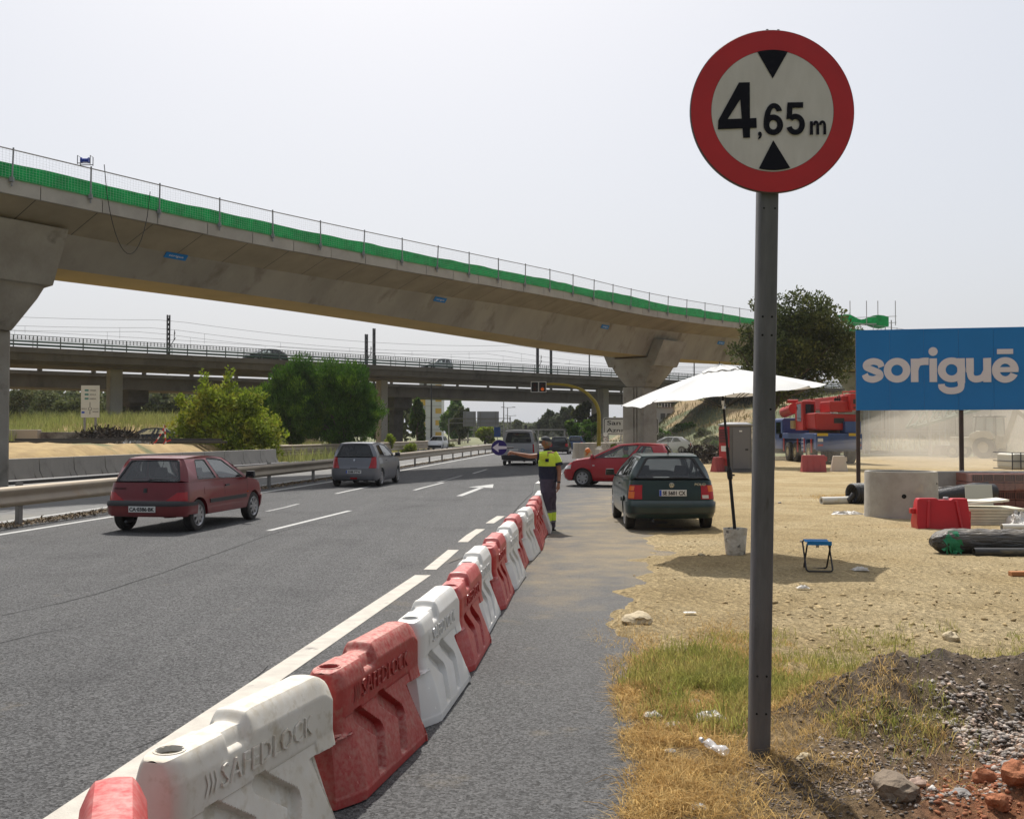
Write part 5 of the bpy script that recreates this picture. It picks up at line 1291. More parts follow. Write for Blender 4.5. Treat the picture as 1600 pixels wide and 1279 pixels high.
# ---- dark green five door hatchback parked on the sand
PGr = paintm('dark_green_paint', (.003, .020, .020), col2=(.005, .026, .024), scale=3, rough=.28, coat=.5, dust=(.2, .2, .15), dusta=.07)
SO = dict(W=1.655, L=3.72, H=1.42, ro=.62, wb=2.4, wr=.29, sill=.25, paint=PGr, belt_r=.93, belt_f=.90, hood_f=.72, ywb=2.22, roof_r=-.28, roof_f=1.42, zr_r=1.37, zr_f=1.35, rw=.535, cback=.12,
          wins=[[(.10, .14), (.175, .12), (.185, .86), (.15, .84)], [(.215, .10), (.50, .08), (.50, .92), (.225, .90)], [(.535, .08), (.95, .06), (.90, .93), (.535, .93)]], rearwin=[(.05, .06), (.95, .06), (.915, .94), (.085, .94)], rwr=.06, rseal=.05, seams=[(.52, .36), (1.12, 1.12), (2.08, 2.1)], handle_y=.92, hz=.80, molding=.50, moldm=PGr,
          rear=[(.2, .1), (.26, .02), (.32, .0), (.50, -.0), (.54, .06), (.7, .07), (.93, .10)], plate='SE 5601 CX', plate_at=(.02, .70, .50, .115), plate_off=.018, eu=1, seat_y=.98, rseat=.05)
gz = lot_h(2.9, 18.7)
car3, A3 = make_car('green_hatchback', 'dark green hatchback parked on the sand left of the parasol, plate SE 5601 CX', SO, (2.93, 18.75, max(0, gz) - .0), R(-.5))
P = A3['patch']
P('rear_bumper', PGr, [(0, .34), (1.16, .34), (1.16, .53), (0, .53)], .035, 22, mirror=True, depth=.04); P('bumper_skirt', PGr, [(0, .25), (1.12, .26), (1.14, .32), (0, .32)], .02, 22, mirror=True, depth=.04)
P('bumper_gap', BLK, [(0, .315), (1.13, .315), (1.13, .345), (0, .345)], .016, 22, mirror=True, depth=.02)
for sx in (1, -1):
    t_ = P('tail_light', LRED, [(.54, .585), (.86, .585), (.86, .84), (.56, .84)], .014, 8, sx)
    P('indicator_lens', LAMB, [(.70, .60), (.855, .60), (.855, .72), (.70, .72)] if sx < 0 else [(.70, .72), (.855, .72), (.855, .83), (.70, .83)], .018, 6, sx, par=t_)
    P('reversing_lens', LWHT if sx > 0 else LAMB, [(.56, .60), (.69, .60), (.69, .66), (.56, .66)] if sx > 0 else [(.72, .74), (.85, .74), (.85, .82), (.72, .82)], .018, 4, sx, par=t_)
q = MB()
mt0 = T(.0, A3['yr'](.87) + .012, .845); q.lathe([(.045, -.02), (.045, -.035), (.038, -.036), (.038, -.02)], 24, mt0, 'Y')
for pts in (((-.022, .034), (-.006, .034), (.0, .012), (.006, .034), (.022, .034), (.004, -.0), (-.004, 0)), ((-.034, .02), (-.026, .026), (-.014, -.016), (-.004, .004), (.004, .004), (.014, -.016), (.026, .026), (.034, .02), (.016, -.034), (.01, -.034), (0, -.012), (-.01, -.034), (-.016, -.034))):
    q.prism(pts, -.037, -.03, mt0, 'Y')
q.build('badge', CHR, car3)
q = MB(); put_text(q, 'POLO', T(.42, A3['yr'](.84) + .0, .835), width=.2, height=.045, bold=.01, depth=.02); q.build('nameplate', CHR, car3)
q = MB(); q.lathe([(.02, 0), (.016, .03), (.006, .06)], 10, T(.0, -.1, 1.40)); q.tube([(0, -.1, 1.45), (0, -.14, 1.90)], .004, 5); q.build('aerial', BLK, car3)
q = MB(); c = A3['rear'](.45, .09); e = A3['rear'](.72, .1); q.tube([c - Vector((0, .03, 0)), e - Vector((0, .03, 0))], [.011, .006], 6); q.build('rear_wiper', BLK, car3)
P('headlight', LWHT, [(.4, .55), (.85, .55), (.85, .68), (.4, .68)], .01, 8, fn=A3['front'], mirror=True)

# ---- bright red three door hatchback waiting across the shoulder
PR2 = paintm('bright_red_paint', (.36, .008, .014), rough=.25, dust=(.4, .25, .2), dusta=.08)
SR2 = dict(W=1.65, L=3.90, H=1.465, ro=.68, wb=2.46, wr=.295, paint=PR2, belt_r=.95, belt_f=.93, hood_f=.72, ywb=2.28, roof_r=-.18, roof_f=1.35, zr_r=1.40, zr_f=1.39, rw=.56, cback=.16,
           wins=[[(.14, .14), (.44, .10), (.44, .90), (.22, .84)], [(.49, .08), (.95, .05), (.89, .92), (.48, .92)]], rearwin=[(.07, .08), (.93, .08), (.91, .92), (.09, .92)], seams=[(.98, .98), (2.16, 2.2)], handle_y=1.05, hz=.80, handlem=PR2, mirm=PR2, spokes=7, steer=R(-4), curvebelt=0, seat_y=1.0)
# nose points left and slightly away
hd = R(90 - 17); hv = Vector((-math.sin(hd), math.cos(hd), 0)); nfw = gnd(911, 760, 0)
side_v = Vector((hv.y, -hv.x, 0))      # right-hand side of the car (far side)
ax_f = Vector((nfw.x, nfw.y, 0)) + side_v * .72; rearax = ax_f - hv * 2.46
car4, A4 = make_car('red_coupe', 'bright red three door hatchback turned sideways across the shoulder beside the pier', SR2, rearax, hd)
P = A4['patch']; P('front_bumper', PR2, [(0, .24), (1.05, .24), (1.05, .50), (0, .50)], .02, 16, fn=A4['front'], mirror=True); P('headlight', LWHT, [(.42, .56), (.98, .60), (.98, .74), (.46, .66)], .012, 8, fn=A4['front'], mirror=True)
P('lower_grille', BLK, [(0, .26), (.6, .26), (.6, .36), (0, .36)], .024, 6, fn=A4['front'], mirror=True); ss = A4['ss']
for sx in (1, -1): P('side_indicator', LWHT, [(ss(2.05), .70), (ss(2.12), .70), (ss(2.12), .73), (ss(2.05), .73)], .008, 2, sx); P('tail_light', LRED, [(.55, .62), (.9, .62), (.9, .85), (.6, .85)], .01, 8, sx)
q = MB(); q.tube([(.1, .0, 1.46), (.1, -.25, 1.62)], .005, 5); q.build('aerial', BLK, car4)
# driver sitting in it
drv = thing('person', 'driver in a lime green top sitting in the bright red car', 'person', rearax + hv * 1.15 - side_v * .36, hd)
q = MB(); rings = []
for (z, a_, b_, y_) in ((.52, .18, .12, 0), (.70, .19, .12, -.03), (.92, .22, .12, -.08), (1.03, .16, .10, -.09), (1.08, .06, .06, -.08), (1.13, .055, .06, -.07), (1.18, .075, .09, -.06), (1.27, .08, .1, -.06), (1.34, .06, .075, -.065), (1.37, .02, .02, -.07)):
    rings.append([Vector((a_ * math.cos(t), y_ + b_ * math.sin(t), z)) for t in [2 * math.pi * k / 16 for k in range(16)]])
q.grid(rings, close=True); q.add(rings[0], [tuple(range(16))]); q.add(rings[-1], [tuple(range(16))])
for s in (1, -1): q.tube([(s * .2, -.06, .98), (s * .26, .14, .80), (s * .15, .42, .88)], [.06, .05, .035], 8)
SKIN = M('skin', (.34, .16, .09), rough=.6)
bd = q.build('body', SKIN, drv, smooth=60)
q = MB(); rg = [[Vector((p.x * 1.07, p.y * 1.07 - .0, p.z)) for p in r] for r in rings[:5]]; q.grid(rg, close=True); q.tube([(.2, -.06, .98), (.25, .08, .86)], [.075, .06], 8); q.tube([(-.2, -.06, .98), (-.25, .08, .86)], [.075, .06], 8); q.build('shirt', M('lime_shirt', (.2, .5, .03), rough=.8), drv, smooth=60)
q = MB(); q.lathe([(.001, 1.385), (.05, 1.375), (.085, 1.33), (.09, 1.26), (.08, 1.22)], 14, T(0, -.075, 0)); q.build('hair', BLK, drv, smooth=60)

# ---- van ahead
PV = paintm('silver_van_paint', (.42, .42, .43), metal=.3, rough=.4)
SV = dict(W=1.90, L=4.9, H=1.97, ro=.95, wb=3.0, wr=.33, paint=PV, belt_r=1.22, belt_f=1.15, hood_f=.95, ywb=3.15, roof_r=-.80, roof_f=2.55, zr_r=1.90, zr_f=1.88, rw=.76, cback=.02, sill=.24, cat='van',
          wins=[[(.05, .12), (.42, .12), (.42, .86), (.05, .86)], [(.46, .12), (.72, .12), (.71, .86), (.46, .86)], [(.75, .12), (.96, .08), (.92, .86), (.75, .86)]], rearwin=[(.07, .06), (.93, .06), (.90, .86), (.10, .86)], sideglass=GLD, rearglass=GLD, seams=[(2.0, 2.0), (1.0, 1.0)], handle_y=2.1, hz=1.0,
          rear=[(.24, .08), (.3, .02), (.5, .0), (.58, .04), (1.0, .05), (1.22, .07)], side=[(.24, .05), (.5, 0), (1.0, .02), (1.3, .06)], front=[(.24, .1), (.5, 0), (.9, .12), (1.2, .5)], rcr=.16, handlem=PV, seat_y=2.2, rseat=.6)
vd_ = gnd(812, 727, 0)
van, AV = make_car('van', 'light silver passenger van with a dark rear window driving away behind the man', SV, (vd_.x, vd_.y + .95, 0), -R(5))
P = AV['patch']; P('rear_bumper', BLK, [(0, .32), (1.3, .32), (1.3, .56), (0, .56)], .05, 20, mirror=True, depth=.05)
for sx in (1, -1): P('tail_light', LRED, [(.80, .72), (.93, .72), (.93, 1.18), (.82, 1.18)], .015, 6, sx)
q = MB(); q.box((-.25, AV['yr'](.85) - .01, .86), (.5, .012, .11)); q.build('number_plate', PLW, van)
q = MB(); mt_ = T(.18, AV['yr'](.85) - .012, .8); q.lathe([(.10, -.004), (.10, -.008), (.07, -.008), (.07, -.004)], 24, mt_ @ T(.06, 0, .03), 'Y'); put_text(q, 'Consur', mt_ @ T(.16, -.006, -.01), width=.34, height=.09, depth=.003); q.build('side_lettering', M('van_lettering', (.1, .25, .4)), van)

# ---- oncoming white pickup, traffic, other small cars
PWt = paintm('white_paint', (.70, .70, .70), rough=.35); PBk = paintm('black_paint', (.012, .013, .016), rough=.2); PGy = paintm('mid_grey_paint', (.12, .125, .13), metal=.3, rough=.3)
def small(name, label, px, py, head, paint, spec='hatch', z=0, d=None, group=None):
    g_ = gnd(px, py, z) if d is None else Vector(((px - 800) / F * d, d, z))
    S = dict({'hatch': SG, 'sedan': SR2, 'van': SV}[spec]); S['paint'] = paint; S.pop('plate', None); S['molding'] = None; S['handlem'] = paint; S['mirm'] = paint
    if spec == 'sedan': S.update(L=4.4, ro=.95, wb=2.6, ywb=2.45, roof_f=1.55, roof_r=.0, cback=.35, belt_r=.98)
    o, A = make_car(name, label, S, (g_.x, g_.y, z), head, group, tiny=True)
    A['patch']('headlight', LWHT, [(.42, .60), (.85, .60), (.85, .74), (.42, .70)], .012, 6, fn=A['front'], mirror=True); A['patch']('tail_light', LRED, [(.55, .64), (.86, .64), (.86, .9), (.6, .9)], .012, 6, mirror=True)
    A['patch']('bumper', BLK if paint is PWt else paint, [(0, .28), (.8, .28), (.8, .50), (0, .50)], .03, 8, fn=A['front'], mirror=True)
    return o
small('white_car', 'white oncoming car with a black front on the opposite carriageway', 688, 700, R(180 - 8), PWt, z=.0, d=106)
small('black_car', 'black car on the left, half hidden behind the yellow green bush', 262, 0, R(90 + 8), PBk, 'sedan', z=.72, d=72)
vang = math.atan2(-vd.x, vd.y)
p_ = vp(s_at(432, -3), -3, 8.66); small('black_car', 'dark saloon driving on the lower viaduct above the feathery trees', 0, 0, 0, PBk, 'sedan', z=8.62, d=p_.y).location = (p_.x, p_.y, 8.62)
bpy.context.view_layer.update()
lastc = [o for o in C.objects if o.get('label', '').startswith('dark saloon')][0]; lastc.rotation_euler = (0, 0, vang + math.pi)
p_ = vp(s_at(697, -3), -3, 8.66); wc = small('white_car', 'white car driving on the lower viaduct right of the feathery trees', 0, 0, 0, PWt, 'hatch', z=8.62, d=p_.y); wc.location = (p_.x, p_.y, 8.62); wc.rotation_euler = (0, 0, vang + math.pi)
small('grey_car', 'pale grey car parked in the dust left of the portable toilet', 1066, 708, R(75), PWt, 'sedan', d=88)
small('dark_car', 'dark car in traffic just to the right of the van', 0, 0, -R(8), PBk, 'hatch', d=84).location = (4.0, 84, 0)
small('blue_car', 'blue car further ahead in the queue right of the van', 0, 0, -R(9), paintm('blue_paint', (.03, .07, .16)), 'hatch', d=98).location = (6.2, 97, 0)
small('grey_car', 'grey car far ahead in the queue beyond the blue one', 0, 0, -R(10), PGy, 'hatch', d=118).location = (8.6, 118, 0)
# ================================================================== THE FLAGMAN
SKN = M('tanned_skin', (.33, .15, .085), (.27, .12, .07), scale=20, rough=.55, spec=.35)
mg = gnd(856, 829, 0); man = thing('person', 'man in a yellow and navy polo shirt and dark trousers pointing the arrow paddle left', 'person', (mg.x, mg.y, 0))
# the man faces left (-X), turned a little towards the camera; local: +X to picture right
def skin_body(name, nodes, edges, mat, parent, root_i=0, sub=2):
    me = bpy.data.meshes.new(name); me.from_pydata([n[0] for n in nodes], edges, []); me.materials.append(mat)
    o = bpy.data.objects.new(name, me); C.objects.link(o); o.parent = parent
    md = o.modifiers.new('skin', 'SKIN'); md.use_smooth_shade = True; sv = me.skin_vertices[0].data if me.skin_vertices else None
    if sv is None:
        import bmesh
        bm = bmesh.new(); bm.from_mesh(me); bm.verts.layers.skin.verify(); bm.to_mesh(me); bm.free(); sv = me.skin_vertices[0].data
    for i, n in enumerate(nodes): sv[i].radius = n[1] if isinstance(n[1], tuple) else (n[1], n[1]); sv[i].use_root = (i == root_i)
    s2 = o.modifiers.new('sub', 'SUBSURF'); s2.levels = sub; s2.render_levels = sub
    return o
N = []; E = []
def nd(p, r, par=None):
    N.append((Vector(p), r)); 
    if par is not None: E.append((par, len(N) - 1))
    return len(N) - 1
# scale: 1.72 m tall
pel = nd((0.01, 0, .92), (.125, .105)); wst = nd((0, 0, 1.05), (.12, .10), pel); chs = nd((0, -.0, 1.25), (.135, .115), wst); upc = nd((.005, 0, 1.38), (.115, .10), chs); nk = nd((.0, 0, 1.46), .055, upc); nk2 = nd((-.02, 0, 1.52), .05, nk)
h1 = nd((-.035, 0, 1.58), (.072, .082), nk2); h2 = nd((-.035, 0, 1.65), (.078, .095), h1); h3 = nd((-.03, 0, 1.70), (.055, .07), h2)
# raised arm (nearer side, right arm of the man stretched out to picture left)
sh = nd((-.06, -.15, 1.39), .06, upc); el = nd((-.33, -.17, 1.37), .042, sh); mdl = nd((-.45, -.175, 1.395), .04, el); wr_ = nd((-.60, -.18, 1.425), .026, mdl); hn = nd((-.665, -.18, 1.435), (.032, .028), wr_)
# hanging arm, camera side right
sh2 = nd((.12, -.02, 1.39), .062, upc); el2 = nd((.21, -.08, 1.12), .045, sh2); wr2 = nd((.195, -.15, .89), .029, el2); hn2 = nd((.18, -.165, .81), (.036, .028), wr2)
for s, dx in ((-1, -.02), (1, .05)):
    hp = nd((dx * .6, s * .085, .86), (.095, .09), pel); kn = nd((dx * 1.1, s * .09, .48), .062, hp); ca = nd((dx * 1.2 + .015, s * .09, .34), .055, kn); an = nd((dx * 1.3, s * .09, .10), .04, ca); ft = nd((dx * 1.3 - .10, s * .10, .05), (.035, .04), an)
# nose and ear masses on the head
nose = nd((-.118, 0, 1.60), .014, h1); chin = nd((-.075, 0, 1.535), .032, h1)
bodyo = skin_body('body', N, E, SKN, man)
# fingers: short tapered chains rooted in the palm, child of the body
def hand(base, d, up, side, curl, nm):
    q = MB(); d = Vector(d).normalized(); up = Vector(up).normalized(); si = d.cross(up).normalized() * side
    q.tube([base - d * .03, base + d * .01, base + d * .05], [.024, .034, .030], 10)
    for k, (o_, L) in enumerate(((-.024, .062), (-.008, .07), (.008, .066), (.023, .052))):
        P0 = base + d * .045 + si * o_; P1 = P0 + (d * math.cos(curl * .5) - up * math.sin(curl * .5)) * L * .45; P2 = P1 + (d * math.cos(curl * 1.3) - up * math.sin(curl * 1.3)) * L * .32; P3 = P2 + (d * math.cos(curl * 2) - up * math.sin(curl * 2)) * L * .25
        q.tube([P0, P1, P2, P3], [.0095, .009, .0082, .006], 8)
    P0 = base + si * -.028; q.tube([P0, P0 - si * .02 + d * .02 - up * .01, P0 - si * .018 + d * .05 - up * .03], [.012, .0105, .007], 8)
    return q.build(nm, SKN, bodyo, smooth=60)
hand(Vector((-.66, -.18, 1.435)), (-1, 0, .08), (0, -.3, 1), 1, 1.1, 'hand'); hand(Vector((.185, -.163, .82)), (-.1, -.15, -1), (1, .2, 0), 1, .45, 'hand')
# clothes: lofted shells round the limbs
def loft(q, rings, n=20, capa=False, capb=False):
    rows = []
    for c, ra_, rb_, dr in rings:
        dr = Vector(dr).normalized(); a = dr.cross(Vector((0, 1, 0))) if abs(dr.y) < .9 else dr.cross(Vector((1, 0, 0))); a.normalize(); b = dr.cross(a).normalized()
        rows.append([Vector(c) + a * math.cos(2 * math.pi * k / n) * ra_ + b * math.sin(2 * math.pi * k / n) * rb_ for k in range(n)])
    q.grid(rows, close=True)
    return rows
YEL = M('hivis_yellow', (.62, .80, .06), (.55, .70, .06), scale=12, rough=.8, bump=.3, bscale=22); NAV = M('navy_cloth', (.010, .014, .035), (.02, .022, .045), scale=9, rough=.9, bump=.4, bscale=25); PUR = M('dark_work_trousers', (.075, .058, .088), (.05, .04, .062), scale=8, rough=.95, bump=.6, bscale=16)
Zv = (0, 0, 1)
q = MB(); loft(q, [((.01, 0, .90), .172, .17, Zv), ((.008, 0, .96), .163, .168, Zv), ((.005, 0, 1.03), .175, .168, Zv), ((0, 0, 1.10), .168, .17, Zv), ((0, 0, 1.17), .172, .176, Zv), ((0, 0, 1.2), .172, .18, Zv)], 28); sh_o = q.build('polo_shirt', NAV, man, smooth=70)
q = MB(); loft(q, [((0, 0, 1.19), .173, .181, Zv), ((0, 0, 1.28), .172, .188, Zv), ((.005, 0, 1.36), .155, .19, Zv), ((.005, 0, 1.42), .115, .165, Zv), ((.0, 0, 1.455), .085, .11, Zv), ((-.005, 0, 1.475), .066, .072, Zv)], 28)
loft(q, [((-.02, -.12, 1.385), .085, .085, (-1, -.1, 0)), ((-.10, -.155, 1.385), .08, .075, (-1, -.1, 0)), ((-.17, -.16, 1.38), .074, .07, (-1, -.05, 0))], 18); loft(q, [((.09, -.01, 1.43), .08, .09, (.4, 0, -1)), ((.15, -.03, 1.33), .082, .08, (.25, -.05, -1)), ((.185, -.05, 1.245), .082, .076, (.25, -.1, -1))], 18)
q.build('yellow_yoke', YEL, sh_o, smooth=70)
q = MB(); loft(q, [((-.165, -.16, 1.38), .076, .072, (-1, -.05, 0)), ((-.205, -.162, 1.378), .074, .070, (-1, -.05, 0))], 18); loft(q, [((.183, -.05, 1.25), .084, .078, (.25, -.1, -1)), ((.195, -.055, 1.20), .085, .079, (.25, -.1, -1))], 18); q.build('sleeve_cuff', NAV, sh_o, smooth=70)
q = MB(); loft(q, [((-.005, 0, 1.46), .074, .082, (-.2, 0, 1)), ((-.02, 0, 1.505), .064, .068, (-.2, 0, 1))], 18); q.build('collar', NAV, sh_o, smooth=70)
q = MB(); q.box((-.02, -.187, 1.30), (.065, .006, .06)); q.build('chest_patch', NAV, sh_o)
q = MB()
for s, dx in ((-1, -.02), (1, .05)):
    loft(q, [((.006, s * .05, .955), .15, .12, Zv), ((dx * .4, s * .075, .87), .142, .108, Zv), ((dx * .7, s * .088, .72), .122, .10, Zv), ((dx * 1.0, s * .09, .60), .116, .09, Zv), ((dx * 1.1, s * .09, .50), .096, .085, Zv), ((dx * 1.15, s * .09, .42), .102, .085, Zv), ((dx * 1.2, s * .09, .30), .09, .08, Zv), ((dx * 1.3, s * .09, .13), .078, .078, Zv), ((dx * 1.3, s * .09, .065), .084, .082, Zv)], 20)
q.box((.06, -.165, .70), (.11, .03, .15)); tr_ = q.build('trousers', PUR, man, smooth=70)
q = MB()
for s, dx in ((-1, -.02), (1, .05)): loft(q, [((dx * 1.2, s * .09, .34), .1, .09, Zv), ((dx * 1.3, s * .09, .19), .09, .086, Zv)], 20)
q.build('yellow_band', YEL, tr_, smooth=70); q = MB()
for s, dx in ((-1, -.02), (1, .05)): loft(q, [((dx * 1.2, s * .09, .385), .104, .09, Zv), ((dx * 1.22, s * .09, .34), .101, .091, Zv)], 20); loft(q, [((dx * 1.3, s * .09, .19), .0905, .087, Zv), ((dx * 1.3, s * .09, .15), .09, .087, Zv)], 20)
q.build('reflective_band', M('grey_reflective', (.12, .12, .14), rough=.5), tr_, smooth=70)
for s, dx in ((-1, -.02), (1, .05)):
    q = MB(); x0 = dx * 1.3; loft(q, [((x0 + .065, s * .1, .055), .02, .03, (-1, 0, 0)), ((x0 + .05, s * .1, .06), .055, .05, (-1, 0, 0)), ((x0 - .02, s * .1, .065), .065, .052, (-1, 0, 0)), ((x0 - .12, s * .1, .045), .045, .055, (-1, 0, 0)), ((x0 - .19, s * .1, .035), .032, .045, (-1, 0, 0)), ((x0 - .215, s * .1, .03), .012, .02, (-1, 0, 0))], 16)
    q.bx(x0 - .20, x0 + .085, s * .1 - .05, s * .1 + .05, 0, .022); q.build('shoe', M('black_shoe', (.012, .012, .014), rough=.5), man, smooth=60)
CAPM = M('dark_cap', (.035, .04, .045), rough=.8)
q = MB(); rows = []
for i in range(7):
    t = i / 6 * math.pi / 2; rows.append([Vector((-.03 + .102 * math.cos(t) * math.cos(a), .088 * math.cos(t) * math.sin(a), 1.655 + .085 * math.sin(t) + .02 * math.cos(a) * (1 - i / 6) * -1)) for a in [2 * math.pi * k / 24 for k in range(24)]])
q.grid(rows, close=True); q.box((-.155, 0, 1.657), (.12, .13, .014), Matrix.Translation((-.1, 0, 1.65)) @ Matrix.Rotation(R(-10), 4, 'Y') @ Matrix.Translation((.1, 0, -1.65)), .9, .9); q.build('cap', CAPM, man, smooth=50)
q = MB(); rows = []
for i in range(4): rows.append([Vector((-.03 + .094 * math.cos(a), .082 * math.sin(a), 1.655 - .03 * i)) for a in [-1.75 + 3.5 * k / 12 for k in range(13)]])
q.grid(rows); q.build('hair', M('grey_hair', (.22, .18, .13), rough=.9), man, smooth=60, solid=.008, recalc=False)
q = MB(); 
for s in (-1, 1): q.box((-.112, s * .033, 1.628), (.008, .042, .028)); q.tube([(-.112, s * .055, 1.633), (-.03, s * .082, 1.636)], .004, 5)
q.box((-.116, 0, 1.633), (.005, .02, .006)); q.build('sunglasses', M('dark_lens', (.01, .01, .012), rough=.15), man)
q = MB()
for s in (-1, 1): q.lathe([(.0, -.006), (.018, -.005), (.022, .004), (0, .006)], 10, Matrix.Translation((-.02, s * .083, 1.61)) @ Matrix.Scale(1.4, 4, (0, 0, 1)), 'Y')
q.build('ear', SKN, bodyo, smooth=60); q = MB(); q.box((-.105, 0, 1.562), (.012, .045, .008)); q.build('mouth', M('lips', (.25, .09, .07)), bodyo, bevel=.003)
q = MB(); q.lathe([(.03, -.012), (.033, 0), (.03, .012)], 16, Matrix.Translation((.197, -.145, .905)) @ Matrix.Rotation(R(12), 4, 'X')); q.box((.197, -.181, .905), (.03, .01, .03)); q.build('wristwatch', BLK, man, smooth=50)
# paddle
pc = pix(780, 699, mg.y - .18); pd = thing('arrow_paddle', 'round dark blue paddle with a white left arrow held out by the man', 'traffic paddle', pc)
q = MB(); q.lathe([(0, -.008), (.142, -.008), (.142, .008), (0, .008)], 48, None, 'Y'); q.build('disc', M('paddle_blue', (.018, .008, .13), rough=.6), pd)
q = MB(); q.prism([(-.125, 0), (-.01, .085), (-.015, .03), (.14, .024), (.14, -.022), (-.015, -.03), (-.01, -.085)], -.0115, -.0085, None, 'Y'); q.build('arrow', M('paddle_white', (.62, .60, .68), rough=.6), pd)
q = MB(); q.tube([(.13, .0, .0), (.26, .02, .0)], .013, 10); q.build('handle', BLK, pd)
# ================================================================== WORK SITE, RIGHT AND MIDDLE DISTANCE
def P3(px, py, d=None, z=0):
    return gnd(px, py, z) if d is None else pix(px, py, d)
# ---- concrete manhole ring
rg = gnd(1406, 813, 0); ry = rg.y; rr_ = 54.5 / F * (ry + .7); o = thing('manhole_ring', 'large raw concrete manhole ring standing on the sand left of the red barrier', 'concrete ring', ((1406.5 - 800) / F * (ry + rr_), ry + rr_, -.03))
rh_ = pix(1406, 735.5, ry).z
q = MB(); q.lathe([(rr_ * 1.01, 0), (rr_ * 1.0, .05), (rr_ * .985, rh_ - .05), (rr_ * .975, rh_), (rr_ - .1, rh_), (rr_ - .1, 0), (rr_ * 1.01, 0)], 64); 
ringo = q.build('ring', M('raw_concrete', (.42, .40, .36), (.33, .31, .275), scale=3, rough=.92, bump=.25, bscale=30, col3=(.5, .44, .33), scale3=2.3, con3=(.6, .75)), o, smooth=40)
q = MB()
for px, py, s in ((1391, 773, .045), (1449, 753, .02), (1459, 754, .02), (1448, 779, .03)):
    a = math.asin(max(-.99, min(.99, (px - 1406.5) / 54.5))); yy = -rr_ * math.cos(a); z_ = pix(px, py, ry + rr_ + yy).z; q.lathe([(0, -.003), (s, -.003), (s * 1.1, .01)], 12, T(rr_ * 1.0 * math.sin(a) * .995, yy * .995, z_) @ rotz(a), 'Y')
q.build('lifting_hole', M('hole_black', (.01, .01, .01)), o)
# ---- concrete slab wall behind
o = thing('concrete_wall', 'long low concrete wall behind the manhole ring and the brick pallet', 'wall', (gnd(1500, 790).x, 24.6, 0)); xw = o.location.x
wl0, wl1 = pix(1462, 738, 24.2).x - xw, pix(1640, 735, 25.6).x - xw; zt_w = pix(1500, 736, 24.6).z
q = MB(); q.box(((wl0 + wl1) / 2, 0, zt_w / 2), (wl1 - wl0, .25, zt_w)); q.build('wall', JC, o, bevel=.02)
# ---- red site barrier
rbp = gnd(1477, 829, 0); o = thing('plastic_barrier', 'clean red plastic barrier lying among the materials in front of the manhole ring', 'barrier', (rbp.x, rbp.y + .2, -.01), R(-3)); rw_ = 83 / F * rbp.y
q = MB(); hgt = pix(1477, 778, rbp.y).z
prof = []
rows = []
hw = rw_ / 2
outline = [(-hw * .95, .0), (-hw * .45, .035), (-hw * .25, .0), (hw * .3, .02), (hw * .75, .05), (hw * .98, .01), (hw, .2), (hw * .94, hgt), (hw * .42, hgt), (hw * .33, hgt - .03), (-hw * .12, hgt - .03), (-hw * .2, hgt), (-hw * .86, hgt), (-hw * .92, hgt - .05), (-hw, .15)]
N_ = len(outline)
def at_th(y_, s): return [Vector((a * s, y_, b)) for a, b in outline]
q.prism(outline, -.15, .15, None, 'Y')
q.v = [(v[0], v[1] * (1.35 - .75 * v[2] / hgt), v[2]) for v in q.v]
q.build('shell', M('bright_red_plastic', (.50, .012, .018), (.44, .012, .018), scale=3, rough=.38, bump=.05, bscale=20), o, bevel=.02, seg=3)
q = MB(); q.bx(-hw - .07, -hw + .02, -.05, .05, hgt * .52, hgt * .68); q.bx(hw - .02, hw + .05, -.05, .05, hgt * .35, hgt * .6); q.build('lug', _mats['bright_red_plastic'], o, bevel=.012)
q = MB(); 
for sx in (-1, 1): q.beam((sx * hw * .62, -.215, .06), (sx * hw * .5, -.11, hgt - .04), .05, .03)
q.build('rib', _mats['bright_red_plastic'], o, bevel=.008); q = MB(); q.lathe([(.05, hgt - .04), (.05, hgt + .01), (.04, hgt + .02), (0, hgt + .02)], 16, T(.1, 0, 0)); q.build('filler_cap', M('grey_cap', (.4, .4, .42)), o)
# ---- wrapped roll with green tape and plastic pipe
rp = gnd(1530, 869, 0); o = thing('wrapped_roll', 'black plastic wrapped roll with torn green sheeting at its end, lying on the sand', 'roll', (rp.x, rp.y + .25, .19))
FILM = M('black_film', (.035, .035, .038), (.06, .06, .06), scale=7, rough=.35, bump=1.0, bscale=9, stretch=(.5, 3, 3), dust=(.25, .2, .13), dusta=.5)
rows = []
for i in range(60):
    t = i / 59; x = lerp(-.60, 1.3, t); env = min(1, (t / .06)) ** .5 * .12 + .07
    env = lerp(.06, .185, min(1, t / .12) ** .6); rows.append([Vector((x + .02 * noise.noise(Vector((i, k, 0)) * .6), math.cos(a) * env * (1 + .13 * noise.noise(Vector((x * 5, math.cos(a) * 2, math.sin(a) * 2)))) * 1.05, math.sin(a) * env * (1 + .16 * noise.noise(Vector((x * 6 + 5, math.cos(a) * 2, math.sin(a) * 2)))) )) for k, a in enumerate([2 * math.pi * k / 28 for k in range(28)])])
q = MB(); q.grid(rows, close=True); q.add(rows[0], [tuple(range(28))]); q.add(rows[-1], [tuple(range(28))]); q.build('film', FILM, o, smooth=60)
q = MB()
for k in range(26):
    b_ = Vector((-.42 + random.uniform(-.1, .12), -.17 + random.uniform(-.03, .03), random.uniform(-.15, .1))); q.add([b_, b_ + Vector((random.uniform(-.05, .09), random.uniform(-.05, 0), random.uniform(-.02, .14))), b_ + Vector((random.uniform(.02, .12), random.uniform(-.05, .0), random.uniform(-.12, .02)))], [(0, 1, 2)])
q.grid([[Vector((-.38 + i * .07, -.19 * math.cos(a), .19 * math.sin(a) + .0)) * 1.03 for a in [-1.0 + k * .25 for k in range(9)]] for i in range(3)])
